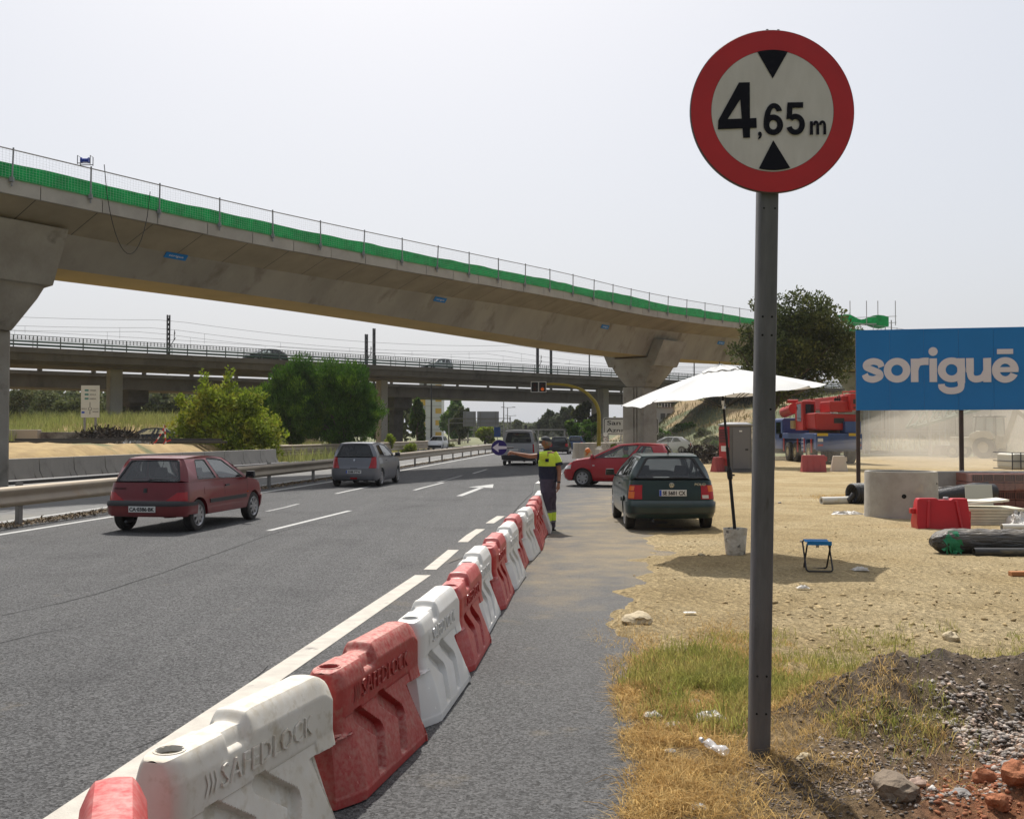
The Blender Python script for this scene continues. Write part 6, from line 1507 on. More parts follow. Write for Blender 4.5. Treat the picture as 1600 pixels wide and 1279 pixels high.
q.build('green_sheeting', M('green_sheet', (.01, .20, .09), rough=.6), o, recalc=False)
o = thing('plastic_pipe', 'black plastic pipe lying in front of the wrapped roll', 'pipe', (pix(1560, 862, rp.y - .12).x, rp.y - .12, .075), R(-2))
q = MB(); q.lathe([(.055, -.35), (.066, -.35), (.066, 1.6), (.055, 1.6), (.055, -.35)], 20, None, 'X'); q.build('tube', M('worn_black_pipe', (.03, .03, .03), (.22, .18, .1), scale=5, rough=.5, stretch=(.4, 2, 2), contrast=(.55, .75)), o, smooth=50)
# ---- brick pallets wrapped in film
BRK = M('hollow_brick', (.26, .10, .075), (.20, .085, .065), scale=6, rough=.9)
for (px, yb, dy, z0, nxb, lb_) in ((1566, 790, 0, 0, 5, 'plastic wrapped pallet of hollow red bricks beside the billboard post, lower stack'),):
    bpz = gnd(1533, 797, 0); o = thing('brick_pallet', 'plastic wrapped pallet of hollow red bricks right of the billboard post', 'brick pallet', (bpz.x, bpz.y + .9, 0), R(-4)); hz_ = pix(1560, 740, bpz.y + .4).z
    q = MB(); hh = hz_ / 4
    for lv in range(4):
        for k in range(7): q.bx(k * .25 + .005 + (.0), k * .25 + .245, -.5, .7, lv * hh + .01, (lv + 1) * hh - .006)
    q.build('bricks', BRK, o, bevel=.006)
    q = MB()
    for lv in (1, 3):
        for k in range(7):
            for a in range(5):
                for b in range(3): x_ = k * .25 + .03 + a * .045; z_ = lv * hh + .04 + b * (hh - .06) / 3; q.add([(x_, -.503, z_), (x_ + .03, -.503, z_), (x_ + .03, -.503, z_ + .045), (x_, -.503, z_ + .045)], [(0, 1, 2, 3)])
    q.build('core_holes', M('brick_shadow', (.04, .02, .018), rough=1), o, recalc=False)
    q = MB(); rows = []
    for i in range(14):
        x = -.12 + i * .15; rows.append([Vector((x + random.uniform(-.02, .02), y + random.uniform(-.02, .01), z + random.uniform(-.015, .03))) for y, z in ((-.55 - .2 * (i < 1), hz_ * .55 if i > 0 else .1), (-.53, hz_ * .8), (-.5, hz_ + .03), (-.1, hz_ + .05), (.4, hz_ + .04), (.72, hz_ + .01))])
    q.grid(rows); fm = M('clear_film', (.7, .68, .68), rough=.25, alpha=.14, bump=.8, bscale=12); q.build('film', fm, o, smooth=60, recalc=False)
# ---- insulation board stack, white boards, bundled film, pipes
sbp = gnd(1490, 826, 0)
o = thing('board_stack', 'stack of cream insulation boards lying behind the red barrier', 'boards', (pix(1540, 800, 19.6).x, 19.6, 0), R(-4))
q = MB(); 
for k in range(6): q.bx(-.62 + random.uniform(-.02, .02), .58 + random.uniform(-.05, .05), -.35, .5, k * .055 + .01, (k + 1) * .055 + .004)
q.build('boards', M('cream_board', (.62, .58, .45), (.55, .5, .38), scale=5, rough=.85), o, bevel=.004)
q = MB(); q.bx(-.7, .35, -.25, .35, .36, .40); q.v = [(v[0], v[1], v[2] + (.10 * (v[0] + .7))) for v in q.v]; q.bx(-.6, .25, -.2, .3, .44, .47); q.build('loose_board', M('pale_board', (.72, .69, .58), rough=.8), o)
o = thing('foam_board', 'pale green grey board leaning upright against the brick pallet', 'board', (pix(1537, 790, 20.6).x, 20.75, .1), 0); q = MB(); q.box((0, 0, .31), (.56, .04, .62), Matrix.Rotation(R(-8), 4, 'X')); q.build('panel', M('pale_green_board', (.5, .52, .47), rough=.8), o, bevel=.004)
WF = M('crumpled_white_film', (.68, .66, .62), (.55, .52, .47), scale=6, rough=.45, bump=.9, bscale=14)
def crumple(name, label, cat, c, sx, sy, sz, mat, seed=0, n=18, holes=0):
    q = MB(); rows = []
    for i in range(n):
        r = []
        for j in range(n):
            u, v = i / (n - 1) * 2 - 1, j / (n - 1) * 2 - 1; e = max(0, 1 - max(abs(u), abs(v)) ** 3); nn = noise.noise(Vector((u * 2.4 + seed, v * 2.4, seed))); n2 = noise.noise(Vector((u * 6 + seed, v * 6, 3)))
            r.append(Vector(((u + .25 * nn) * sx, (v + .25 * noise.noise(Vector((v * 3, u * 2, seed + 9)))) * sy, sz * e * (.55 + .9 * abs(nn) + .5 * n2) + .004)))
        rows.append(r)
    q.grid(rows); o = q.build(name, mat, smooth=25, recalc=False); o.location = c; return tag(o, label, cat)
crumple('plastic_sheet', 'heap of crumpled white plastic film at the right edge beside the brick pallet', 'plastic film', (pix(1590, 810, 19.4).x, 19.3, 0), .38, .35, .34, WF, 3, 26)
wc_ = gnd(1325, 804, 0); crumple('plastic_sheet', 'torn strip of white plastic sheet on the sand left of the manhole ring', 'plastic film', (wc_.x, wc_.y, .0), .36, .13, .09, WF, 11, 22)
o = thing('plastic_pipe', 'thin white pipe on the ground at the right edge behind the wrapped roll', 'pipe', (pix(1590, 823, 18.4).x, 18.4, .06), R(2)); q = MB(); q.lathe([(.05, -.3), (.06, -.3), (.06, 1.4), (.05, 1.4)], 16, None, 'X'); q.build('tube', M('white_pipe', (.7, .68, .62), rough=.5), o, smooth=50)
# black corrugated pipe sheets behind ring
o = thing('black_pipe_bundle', 'black corrugated drain pipe under loose film behind the manhole ring', 'pipe', (pix(1462, 765, 22.6).x, 22.6, .45), 0)
q = MB(); q.tube([(-.1, 0, -.14), (.9, -.02, .02), (1.35, .1, .0)], [.17, .2, .19], 18); q.build('tube', M('black_corrugated', (.025, .025, .027), rough=.5, bump=.4, bscale=30), o, smooth=50)
q = MB(); q.grid([[Vector((lerp(-.05, 1.25, i / 10), lerp(-.24, .1, j / 5), lerp(-.42, .24, j / 5) * (.4 + .6 * i / 10) + .03 * noise.noise(Vector((i * .9, j * .8, 2))))) for j in range(6)] for i in range(11)]); q.build('loose_film', FILM, o, smooth=40, recalc=False)
# white cloth-wrapped pipe and coil by the post
o = thing('white_pipe', 'short fat white foam pipe lying on the sand left of the black hose coil', 'pipe', (gnd(1306, 788).x, gnd(1306, 788).y, .1), R(12)); q = MB(); q.lathe([(.06, -.4), (.1, -.4), (.105, .42), (.06, .42), (.06, -.4)], 20, None, 'X'); q.build('tube', M('white_foam', (.62, .6, .54), (.5, .42, .2), scale=4, rough=.8, contrast=(.55, .75)), o, smooth=50)
o = thing('hose_coil', 'black corrugated hose coil leaning at the foot of the left billboard post', 'hose', (gnd(1341, 787).x, gnd(1341, 787).y - .1, .27), R(20)); q = MB(); 
for k in range(5): q.lathe([(.24 + .028 * math.cos(a), -.2 + k * .09 + .045 * math.sin(a)) for a in [2 * math.pi * j / 8 for j in range(9)]], 26, None, 'X')
q.tube([(-.25, -.1, .0), (-.35, -.05, -.15), (-.28, 0, -.22)], .07, 10); q.build('coil', M('black_corrugated', (.02, .02, .02)), o, smooth=60)
# white water tank in a cage
tp = pix(1588, 736, 25.5); o = thing('water_tank', 'white water tank in a steel cage at the right edge above the brick pallet', 'tank', (tp.x + .35, 26.0, zt_w)); q = MB(); q.box((.1, 0, .22), (1.0, .9, .40)); q.build('bottle', M('cream_tank', (.62, .58, .48), rough=.5), o, bevel=.06)
q = MB(); 
for z_ in (.02, .22, .44): q.tube([(-.45, -.5, z_), (.7, -.5, z_)], .014, 6); q.tube([(-.45, -.5, z_), (-.45, .5, z_)], .014, 6)
for k in range(6): q.tube([(-.45 + k * .22, -.5, 0), (-.45 + k * .22, -.5, .44)], .014, 6)
q.build('cage', MAST, o)
pz_ = gnd(1588, 901, 0); q = MB(); q.bx(-.08, .3, -.05, .05, 0, .06); o = q.build('brick', M('orange_brick', (.42, .18, .07), rough=.9), bevel=.008); o.location = (pz_.x, pz_.y, lot_h(pz_.x, pz_.y)); tag(o, 'single orange brick lying on the sand at the right edge', 'brick')
# ---- portable toilet
tb = gnd(1158, 738, 0); o = thing('portable_toilet', 'grey portable toilet with a red louvred side, standing in the dust', 'portable toilet', (tb.x, tb.y, 0), R(14)); Wt = 1.1; Ht = 2.2
GREYP = M('grey_plastic', (.13, .13, .135), (.11, .11, .115), scale=2, rough=.6, dust=(.4, .34, .24), dusta=.4)
q = MB(); q.bx(-Wt / 2, Wt / 2, 0, 1.1, .12, Ht - .08); q.build('cabin', GREYP, o, bevel=.03)
q = MB(); q.bx(-Wt / 2 - .04, Wt / 2 + .04, -.05, 1.15, Ht - .08, Ht); q.box((0, .55, Ht + .04), (Wt, 1.0, .08), None, .7, .7); q.build('roof', M('pale_grey_plastic', (.3, .3, .31), rough=.6), o, bevel=.02)
q = MB(); q.bx(-.42, .42, -.03, 0.01, .16, Ht - .16); d_ = q.build('door', M('door_grey', (.15, .15, .16), rough=.55), o, bevel=.01); q = MB(); q.bx(.2, .34, -.045, -.03, 1.0, 1.08); q.build('latch', BLK, d_); q = MB(); q.bx(-.1, .04, -.04, -.03, 1.85, 1.91); q.build('notice', PLW, d_)
q = MB(); q.bx(-Wt / 2 - .03, -Wt / 2 + .0, .04, 1.05, .3, Ht - .12); sd2 = q.build('side_panel', M('red_plastic_panel', (.42, .02, .025), rough=.5), o)
q = MB()
for k in range(9): q.bx(-Wt / 2 - .05, -Wt / 2 - .03, .1, 1.0, 1.35 + k * .07, 1.38 + k * .07)
q.build('louvres', BLK, sd2); q = MB(); q.bx(-Wt / 2 - .045, -Wt / 2 - .03, .3, .8, .95, 1.2); q.build('label_panel', PLW, sd2)
q = MB(); q.bx(-Wt / 2 - .1, Wt / 2 + .1, -.1, 1.2, 0, .12); q.build('skid', GREYP, o)
# ---- plastic barriers in front of the truck, by the toilet
REDF = M('faded_red_plastic', (.42, .08, .08), (.36, .08, .08), scale=3, rough=.7); CRM = M('cream_plastic', (.66, .58, .46), rough=.7)
def wide_barrier(px0, px1, pyb, pyt, mat, lb_, rz=0, taper=.8, grp='plastic barriers in the dust by the crane truck'):
    b_ = gnd((px0 + px1) / 2, pyb, 0); w_ = (px1 - px0) / F * b_.y; h_ = pix(px0, pyt, b_.y).z; o = thing('plastic_barrier', lb_, 'barrier', (b_.x, b_.y + .2, 0), rz, grp)
    q = MB(); q.prism([(-w_ / 2, 0), (w_ / 2, 0), (w_ / 2 * taper, h_), (-w_ / 2 * taper, h_)], -.1, .1, None, 'Y'); q.v = [(v[0], v[1] * (2.2 - 1.4 * v[2] / h_), v[2]) for v in q.v]; q.build('shell', mat, o, bevel=.03)
    q = MB(); q.bx(w_ / 2 * taper - .02, w_ / 2 * taper + .1, -.05, .05, h_ * .65, h_ * .92); q.build('lug', mat, o)
    q = MB(); 
    for k in (-1, 0, 1): q.beam((k * w_ * .28, -.22, .05), (k * w_ * .26, -.085, h_ - .06), .04, .03)
    q.build('ribs', mat, o)
wide_barrier(1254, 1292, 738, 711, REDF, 'faded red barrier in front of the crane truck tail', 0, .94); wide_barrier(1300, 1326, 737, 712, CRM, 'cream barrier right of the faded red one before the crane truck', R(-10), .68)
wide_barrier(1113, 1133, 738, 714, REDF, 'faded red barrier just left of the portable toilet', R(30), .8); wide_barrier(1072, 1096, 733, 716, CRM, 'cream barrier seen over the green hatchback', R(20), .85)
# ---- mobile crane truck
tr = gnd(1309, 726, 0); TD = 56.5; tx = (1311 - 800) / F * TD; o = thing('crane_truck', 'mobile crane, red upper body on a blue three axle truck, in the dust', 'crane truck', (tx, TD, 0), R(0))
CB = M('crane_blue', (.03, .085, .27), (.03, .07, .2), scale=1.5, rough=.5, dust=(.4, .35, .28), dusta=.35); CR = M('crane_red', (.50, .020, .018), (.42, .02, .018), scale=1.2, rough=.42, dust=(.45, .3, .22), dusta=.25); CY = M('yellow_marker', (.62, .42, .03), rough=.5)
HWd = 1.32
q = MB(); q.bx(-HWd, HWd, 0, .5, .85, 1.75); q.bx(-HWd + .25, HWd - .25, .5, 7.8, .75, 1.35); q.bx(-HWd, HWd, .4, 7.8, 1.42, 1.78); q.bx(-HWd, HWd, 2.0, 2.9, .7, 1.45)
q.bx(HWd - .9, HWd, .2, 1.2, 1.78, 2.45); q.build('chassis', CB, o, bevel=.03)
q = MB(); q.prism([(-HWd, .75), (HWd, .75), (HWd, 2.65), (HWd - .1, 2.75), (-HWd + .1, 2.75), (-HWd, 2.65)], 7.0, 9.0, None, 'Y'); cabo = q.build('cab', CB, o, bevel=.06)
q = MB(); q.bx(-HWd - .01, -HWd + .02, 7.4, 8.5, 1.75, 2.5); q.build('cab_window', GLD, cabo)
q = MB(); q.tube([(-HWd - .05, 8.7, 2.5), (-HWd - .35, 8.6, 2.4), (-HWd - .35, 8.6, 1.9)], .03, 6); q.box((-HWd - .35, 8.6, 2.1), (.06, .2, .5)); q.build('mirror', BLK, cabo)
for yy, nm in ((1.5, 0), (4.3, 0), (5.9, 0)):
    for sx in (-1, 1):
        q = MB(); mt = T(sx * (HWd - .2), yy, .62); wr2_ = .62; q.lathe([(.3, -.2), (.5, -.2), (.6, -.17), (.62, -.1), (.62, .1), (.6, .17), (.5, .2), (.3, .2)], 32, mt, 'X'); wo = q.build('wheel', TYRE, o, smooth=40)
        q = MB(); m2_ = mt @ Matrix.Scale(sx, 4, (1, 0, 0)); q.lathe([(.34, .2), (.32, .12), (.2, .05), (.14, .08), (.12, .2), (0, .2)], 24, m2_, 'X'); q.build('rim', M('dusty_cream_rim', (.5, .45, .3), rough=.7), wo, smooth=40)
q = MB(); 
for sx in (-1, 1):
    for yy in (.78, 2.18, 3.55, 6.6): q.bx(sx * HWd - .04, sx * HWd + .02, yy, yy + .12, .65, 1.45)
q.build('mudguard', CR, o)
q = MB(); 
for k in range(4): q.bx(-HWd - .04, -HWd + .02, 2.3, 2.7, .8 + k * .22, .84 + k * .22)
q.build('steps', M('white_rim', (.6, .6, .6)), o)
q = MB(); 
for x0 in (-1.25, .55): q = MB(); q.bx(x0, x0 + .62, -.012, .0, 1.62, 1.78); q.build('marker_board', CY, o)
0
for x0 in (-1.22, .95): q = MB(); q.bx(x0, x0 + .3, -.015, 0, 1.3, 1.48); q.build('tail_light', LRED if 0 else PLW, o); q = MB(); q.bx(x0, x0 + .3, -.015, 0, 1.05, 1.15); q.build('tail_light', LRED, o)
up = MB(); up.prism([(-1.15, 2.05), (-.95, 1.95), (1.0, 1.95), (1.25, 2.1), (1.3, 2.85), (-1.2, 2.95)], .6, 2.6, None, 'Y'); up.bx(-.95, .95, 2.4, 4.6, 2.0, 2.7); sup = up.build('superstructure', CR, o, bevel=.06)
q = MB(); q.bx(-.1, .5, .58, .61, 2.35, 2.65); q.build('grille', BLK, sup)
q = MB(); q.lathe([(.9, 1.78), (.9, 1.98)], 32, T(0, 2.6, 0), cap=True); q.build('slewing_ring', M('rusty_steel', (.3, .16, .08), rough=.8), o)
q = MB(); q.prism([(2.4, 1.95), (4.0, 1.95), (4.15, 2.6), (3.9, 3.65), (2.55, 3.7)], -1.35, -.55, None, 'X'); opc = q.build('operator_cab', CR, o, bevel=.05)
q = MB(); q.prism([(2.75, 2.5), (3.6, 2.5), (3.65, 3.5), (2.8, 3.55)], -1.36, -1.345, None, 'X'); q.build('cab_window', GLD, opc); q = MB(); q.bx(-1.2, -.7, 2.37, 2.39, 2.9, 3.5); q.build('cab_window', GLD, opc)
# counterweight, winches and boom foot
q = MB(); q.bx(-.35, .95, .5, 2.4, 3.0, 3.62); q.bx(.7, 1.75, .1, 2.3, 3.1, 4.05); q.bx(.4, 1.6, .6, 8.5, 3.25, 3.95); bmo = q.build('boom', CR, o, bevel=.04)
q = MB(); q.bx(.85, 1.6, .08, .1, 3.45, 3.72); q.bx(.85, 1.6, .085, .1, 3.2, 3.28); q.build('vent', BLK, bmo)
q = MB(); q.lathe([(.24, 2.55), (.24, 3.1)], 20, T(.0, 1.0, .2), cap=True); q.build('hydraulic_drum', CHR, sup, smooth=40)
q = MB(); q.lathe([(.28, -.4), (.28, .4)], 20, T(-.9, 3.2, 3.35), 'X'); q.tube([(-1.3, 4.4, 3.3), (-1.3, 6.6, 3.1)], .33, 16); q.tube([(-1.6, 5.0, 3.75), (-.9, 5.0, 3.75)], .12, 10); q.build('winch', CR, sup, smooth=40)
q = MB(); q.bx(-1.5, -.9, 3.9, 4.6, 2.05, 2.55); q.build('hook_block', M('ochre_block', (.4, .3, .14), rough=.8), o, bevel=.04)
q = MB(); 
for k in range(7): q.tube([(.1 + k * .12, .9 + .05 * k, 3.6), (.1 + k * .1, .85, 3.85 + .07 * (k % 3))], .03, 6); q.box((.1 + k * .12, 1.0, 3.72), (.08, .12, .16))
q.build('hydraulic_fittings', BLK, bmo)
q = MB(); q.tube([(.75, .3, 4.05), (.75, .3, 4.2), (1.6, .3, 4.2), (1.6, .3, 4.05)], .03, 6); q.tube([(.75, 1.6, 4.05), (.75, 1.6, 4.2), (1.6, 1.6, 4.2), (1.6, 1.6, 4.05)], .03, 6); q.build('handrail', CR, bmo)
# ---- scaffold and formwork girder behind the dust
SCF = M('scaffold_steel', (.45, .45, .45), rough=.5, metal=.5)
def scaffold(name, label, x0, y0, nxx, nz, L=2.1, H_=1.9, dz=0):
    o = thing(name, label, 'scaffold', (x0, y0, 0)); q = MB()
    for i in range(nxx + 1):
        for yy in (0, 1.1): q.tube([(i * L, yy, dz), (i * L, yy, dz + nz * H_ + .6)], .035, 6)
        for k in range(1, nz + 1): q.tube([(i * L, 0, dz + k * H_), (i * L, 1.1, dz + k * H_)], .025, 5)
    q.build('standards', SCF, o); q = MB()
    for k in range(nz + 1):
        for yy in (0, 1.1): q.tube([(0, yy, dz + k * H_ + .05), (nxx * L, yy, dz + k * H_ + .05)], .028, 5)
    q.build('ledgers', SCF, o); q = MB()
    for i in range(nxx):
        for k in range(nz): a_, b_ = (i * L, (i + 1) * L) if (i + k) % 2 else ((i + 1) * L, i * L); q.tube([(a_, 0, dz + k * H_), (b_, 0, dz + (k + 1) * H_)], .022, 5)
    q.build('braces', SCF, o); q = MB()
    for k in range(1, nz + 1): q.bx(0, nxx * L, .1, 1.0, dz + k * H_ + .08, dz + k * H_ + .13)
    q.build('deck_boards', M('scaffold_board', (.3, .24, .15), rough=.9), o); return o
scaffold('scaffold_tower', 'steel scaffold standing in the dust cloud behind the billboard', 29.5, 82, 3, 3)
o = scaffold('scaffold_tower', 'tall scaffold with green netting rising above the left end of the billboard', 33.0, 96, 1, 6, L=3.2, H_=2.05)
q = MB(); q.grid([[Vector((lerp(-1.6, 3.3, i / 12), -.25 - .5 * math.sin(i * .6), 13.0 - .9 * (j / 4) * (1 if i > 3 else i / 3) + .22 * math.sin(i * .8 + j * .7))) for j in range(5)] for i in range(13)]); q.build('green_netting', GREEN, o, smooth=50, recalc=False)
q = MB(); 
for x_ in (-.2, 1.4, 2.5, 4.2): q.tube([(x_, 0, 12.2), (x_, 0, 14.6)], .04, 6)
q.tube([(-1.5, 0, 12.9), (4.3, 0, 13.1)], .03, 5); q.tube([(-1.0, 0, 12.2), (4.3, 0, 12.5)], .03, 5); q.build('top_poles', SCF, o)
o = thing('formwork_girder', 'inclined green steel lattice girder behind the dust under the billboard', 'girder', (30.5, 74, 0)); GGd = M('girder_green', (.03, .11, .07), rough=.6); q = MB()
a0, a1 = Vector((-.5, 0, 2.2)), Vector((11, 4, 5.0)); b0_, b1_ = Vector((-.2, 0, 3.4)), Vector((11, 4, 6.6))
for yy in (0, 1.4):
    off = Vector((0, yy, 0)); q.beam(a0 + off, a1 + off, .25, .22); q.beam(b0_ + off, b1_ + off, .2, .18)
q.build('chords', GGd, o); q = MB()
for yy in (0, 1.4):
    off = Vector((0, yy, 0))
    for k in range(9): q.beam(a0.lerp(a1, k / 9) + off, b0_.lerp(b1_, (k + .5) / 9) + off, .1, .12); q.beam(b0_.lerp(b1_, (k + .5) / 9) + off, a0.lerp(a1, (k + 1) / 9) + off, .1, .12)
q.build('lattice', GGd, o); q = MB(); 
for k in (.15, .5, .9): p_ = a0.lerp(a1, k); q.tube([(p_.x, p_.y + .7, 0), (p_.x, p_.y + .7, p_.z)], .12, 8)
q.build('props', SCF, o)
# concrete abutment wall behind dust
o = thing('abutment_wall', 'long grey concrete retaining wall beyond the dust on the right', 'wall', (50, 112, 0)); q = MB(); q.bx(-16, 40, 0, .6, -.3, 5.6); q.build('wall', CONC, o); q = MB(); 
for k in range(14): q.bx(-16 + k * 4, -15.9 + k * 4, -.05, 0, 0, 5.6)
q.build('form_joint', DARKC, o)
# ---- backhoe loader
bh = thing('backhoe_loader', 'pale backhoe loader half lost in the dust right of the billboard post', 'backhoe loader', (pix(1530, 712, 71).x, 71, 0), R(-50)); BW_ = M('backhoe_cream', (.38, .36, .28), rough=.5, dust=(.5, .42, .3), dusta=.5)
q = MB(); q.bx(-1.9, .2, -.5, .5, .8, 1.5); q.bx(-.2, 1.6, -.75, .75, .7, 1.6); q.prism([(-.3, 1.35), (-.2, 1.7), (.3, 1.95), (1.1, 1.95), (1.5, 1.6), (1.5, 1.35)], -1.05, -.62, None, 'Y'); q.build('body', BW_, bh, bevel=.06)
q = MB(); 
for x_ in (.0, .75, 1.5):
    for y_ in (-.7, .7): q.beam((x_, y_, 1.6), (x_ * .9 + .1, y_ * .9, 2.9), .09, .09)
q.bx(-.05, 1.6, -.75, .75, 2.88, 3.0); q.build('cab_frame', BLK, bh, bevel=.02); q = MB(); q.bx(.02, 1.5, -.70, -.69, 1.65, 2.85); q.build('cab_window', GLS, bh); q = MB(); q.bx(.02, 1.5, .69, .70, 1.65, 2.85); q.build('cab_window', GLS, bh)
q = MB(); 
for k in range(4): q.box((.1 + k * .42, -.8, 3.02), (.16, .08, .08))
q.build('work_lamp', LWHT, bh)
for x_, r_, w_ in ((-1.45, .48, .3), (.75, .78, .42)):
    for s in (-1, 1):
        q = MB(); q.lathe([(r_ * .5, -w_ / 2), (r_ * .9, -w_ / 2), (r_, -w_ * .35), (r_, w_ * .35), (r_ * .9, w_ / 2), (r_ * .5, w_ / 2)], 28, T(x_, s * .85, r_), 'Y'); wo = q.build('wheel', TYRE, bh, smooth=40); q = MB(); q.lathe([(r_ * .5, -.12), (r_ * .2, -.05), (0, -.1)], 20, T(x_, s * .85, r_), 'Y'); q.lathe([(r_ * .5, .12), (r_ * .2, .05), (0, .1)], 20, T(x_, s * .85, r_), 'Y'); q.build('rim', BW_, wo, smooth=40)
q = MB(); q.beam((1.8, 0, 1.1), (2.6, 0, 3.4), .25, .35); q.beam((2.6, 0, 3.4), (4.0, 0, 2.2), .2, .28); q.prism([(3.7, 1.5), (4.4, 1.6), (4.3, 2.3), (3.9, 2.3)], -.35, .35, None, 'Y'); q.build('digger_arm', BW_, bh, bevel=.03)
q = MB(); q.prism([(-3.0, .2), (-2.3, .15), (-2.2, .9), (-2.6, .95)], -1.1, 1.1, None, 'Y'); q.beam((-2.4, -.4, .6), (-.6, -.4, 1.3), .14, .2); q.beam((-2.4, .4, .6), (-.6, .4, 1.3), .14, .2); q.build('front_bucket', GRP, bh, bevel=.02)
# ---- traffic light on a curved yellow mast
ml = gnd(935, 712, 0); MD = 60.0; mx = (935 - 800) / F * MD; o = thing('traffic_light', 'traffic signal with two black heads on a curved yellow mast over the road', 'traffic light', (mx, MD, 0)); MY = M('mast_yellow', (.42, .32, .03), (.34, .26, .03), scale=2, rough=.5)
pts = [(0, 0, 0)]
for px, py in ((936, 660), (935, 642), (931, 630), (924, 621), (914, 612), (902, 606), (888, 602), (870, 600), (852, 600)): v = pix(px, py, MD); pts.append((v.x - mx, 0, v.z))
P_ = catmull([(p[0], p[1], p[2], 0) for p in pts], 5); q = MB(); q.tube([Vector(p[:3]) for p in P_], [lerp(.13, .07, i / (len(P_) - 1)) for i in range(len(P_))], 10); q.build('mast', MY, o, smooth=60)
for px, lit in ((835.5, 0), (847.5, 1)):
    v = pix(px, 604.5, MD); c_ = Vector((v.x - mx, 0, v.z)); q = MB(); q.box(c_, (.40, .22, .60)); hd_ = q.build('signal_head', BLK, o, bevel=.03)
    q = MB(); 
    for a_, b_ in (((-.22, -.31), (.22, -.31)), ((.22, -.31), (.22, .31)), ((.22, .31), (-.22, .31)), ((-.22, .31), (-.22, -.31))): q.beam(c_ + Vector((a_[0], -.12, a_[1])), c_ + Vector((b_[0], -.12, b_[1])), .035, .035)
    q.build('backboard_rim', WHT, hd_)
    for k, (zz, cm) in enumerate(((.12, M('dark_lens_red', (.05, .008, .008), rough=.3)), (-.13, M('amber_lens_lit', (.9, .2, .02), emit=((1, .16, .03), .2)) if lit else M('dark_lens_amber', (.06, .02, .01), rough=.3)))):
        q = MB(); q.lathe([(0, -.13), (.095, -.125), (.10, -.11)], 18, Matrix.Translation(c_ + Vector((0, 0, zz))), 'Y'); q.build('lens', cm, hd_)
        q = MB(); q.grid([[c_ + Vector((.11 * math.cos(a), yy, zz + .11 * math.sin(a))) for a in [k_ * math.pi / 10 for k_ in range(11)]] for yy in (-.11, -.24)]); q.build('visor', BLK, hd_, recalc=False)
# ---- direction sign San / Azna...
SD = 72; c0 = pix(942, 652, SD); c1 = pix(1029, 679.5, SD); o = thing('direction_sign', 'white direction sign reading San and Azna, half hidden behind the concrete pier', 'road sign', ((c0.x + c1.x) / 2, SD, 0)); hw_ = (c1.x - c0.x) / 2
def rrect(w2_, z0, z1, r): 
    P0 = []
    for (cx, cz, a0) in ((w2_ - r, z0 + r, -90), (w2_ - r, z1 - r, 0), (-w2_ + r, z1 - r, 90), (-w2_ + r, z0 + r, 180)):
        for k in range(6): a = R(a0 + k * 18); P0.append((cx + r * math.cos(a), cz + r * math.sin(a)))
    return P0
q = MB(); q.prism(rrect(hw_, c1.z, c0.z, .2), -.03, .03, None, 'Y'); bo_ = q.build('board', M('sign_panel_white', (.62, .62, .58), rough=.5), o); 
q = MB(); oo, ii = rrect(hw_ - .06, c1.z + .06, c0.z - .06, .17), rrect(hw_ - .12, c1.z + .12, c0.z - .12, .12); q.grid([[(a, -.033, b), (c, -.033, d)] for (a, b), (c, d) in zip(oo + oo[:1], ii + ii[:1])]); q.build('border', PLK, bo_, recalc=False)
q = MB(); zs = (c0.z - c1.z); put_text(q, 'San', T(-hw_ + .30, -.034, c1.z + zs * .57), height=zs * .25, width=.98, bold=.015, depth=.004); put_text(q, 'Aznalfarache', T(-hw_ + .26, -.034, c1.z + zs * .16), height=zs * .24, width=3.25, bold=.015, depth=.004); q.build('lettering', PLK, bo_)
q = MB(); q.prism([(hw_ - .50, c1.z + zs * .38), (hw_ - .42, c1.z + zs * .32), (hw_ - .22, c1.z + zs * .58), (hw_ - .14, c1.z + zs * .52), (hw_ - .13, c1.z + zs * .76), (hw_ - .38, c1.z + zs * .68), (hw_ - .29, c1.z + zs * .62)], -.036, -.03, None, 'Y'); q.build('arrow', PLK, bo_)
q = MB(); 
for x_ in (-hw_ * .35, hw_ * .8): q.bx(x_ - .05, x_ + .05, .03, .12, 0, c0.z - .1)
q.build('post', STEEL, o)
SD2 = 68; v = pix(946, 686.5, SD2); o = thing('speed_sign', 'small round speed limit sign reading 40 left of the concrete pier', 'road sign', (v.x, SD2, 0)); q = MB(); q.tube([(0, .03, 0), (0, .03, v.z + .3)], .03, 8); q.build('post', STEEL, o)
q = MB(); q.lathe([(0, -.02), (.155, -.02), (.155, .0), (0, 0)], 28, T(0, 0, v.z), 'Y'); ds = q.build('disc', PLW, o); q = MB(); q.lathe([(.15, -.022), (.115, -.022)], 28, T(0, 0, v.z), 'Y'); q.build('red_ring', M('faded_sign_red', (.45, .25, .22)), ds, recalc=False); q = MB(); put_text(q, '40', T(0, -.024, v.z), height=.12, bold=.02, depth=.002, center=True); q.build('lettering', PLK, ds)
q = MB(); q.lathe([(0, -.02), (.155, -.02), (.155, .0), (0, 0)], 28, T(0, 0, v.z + .36), 'Y'); q.build('upper_disc', PLW, o)
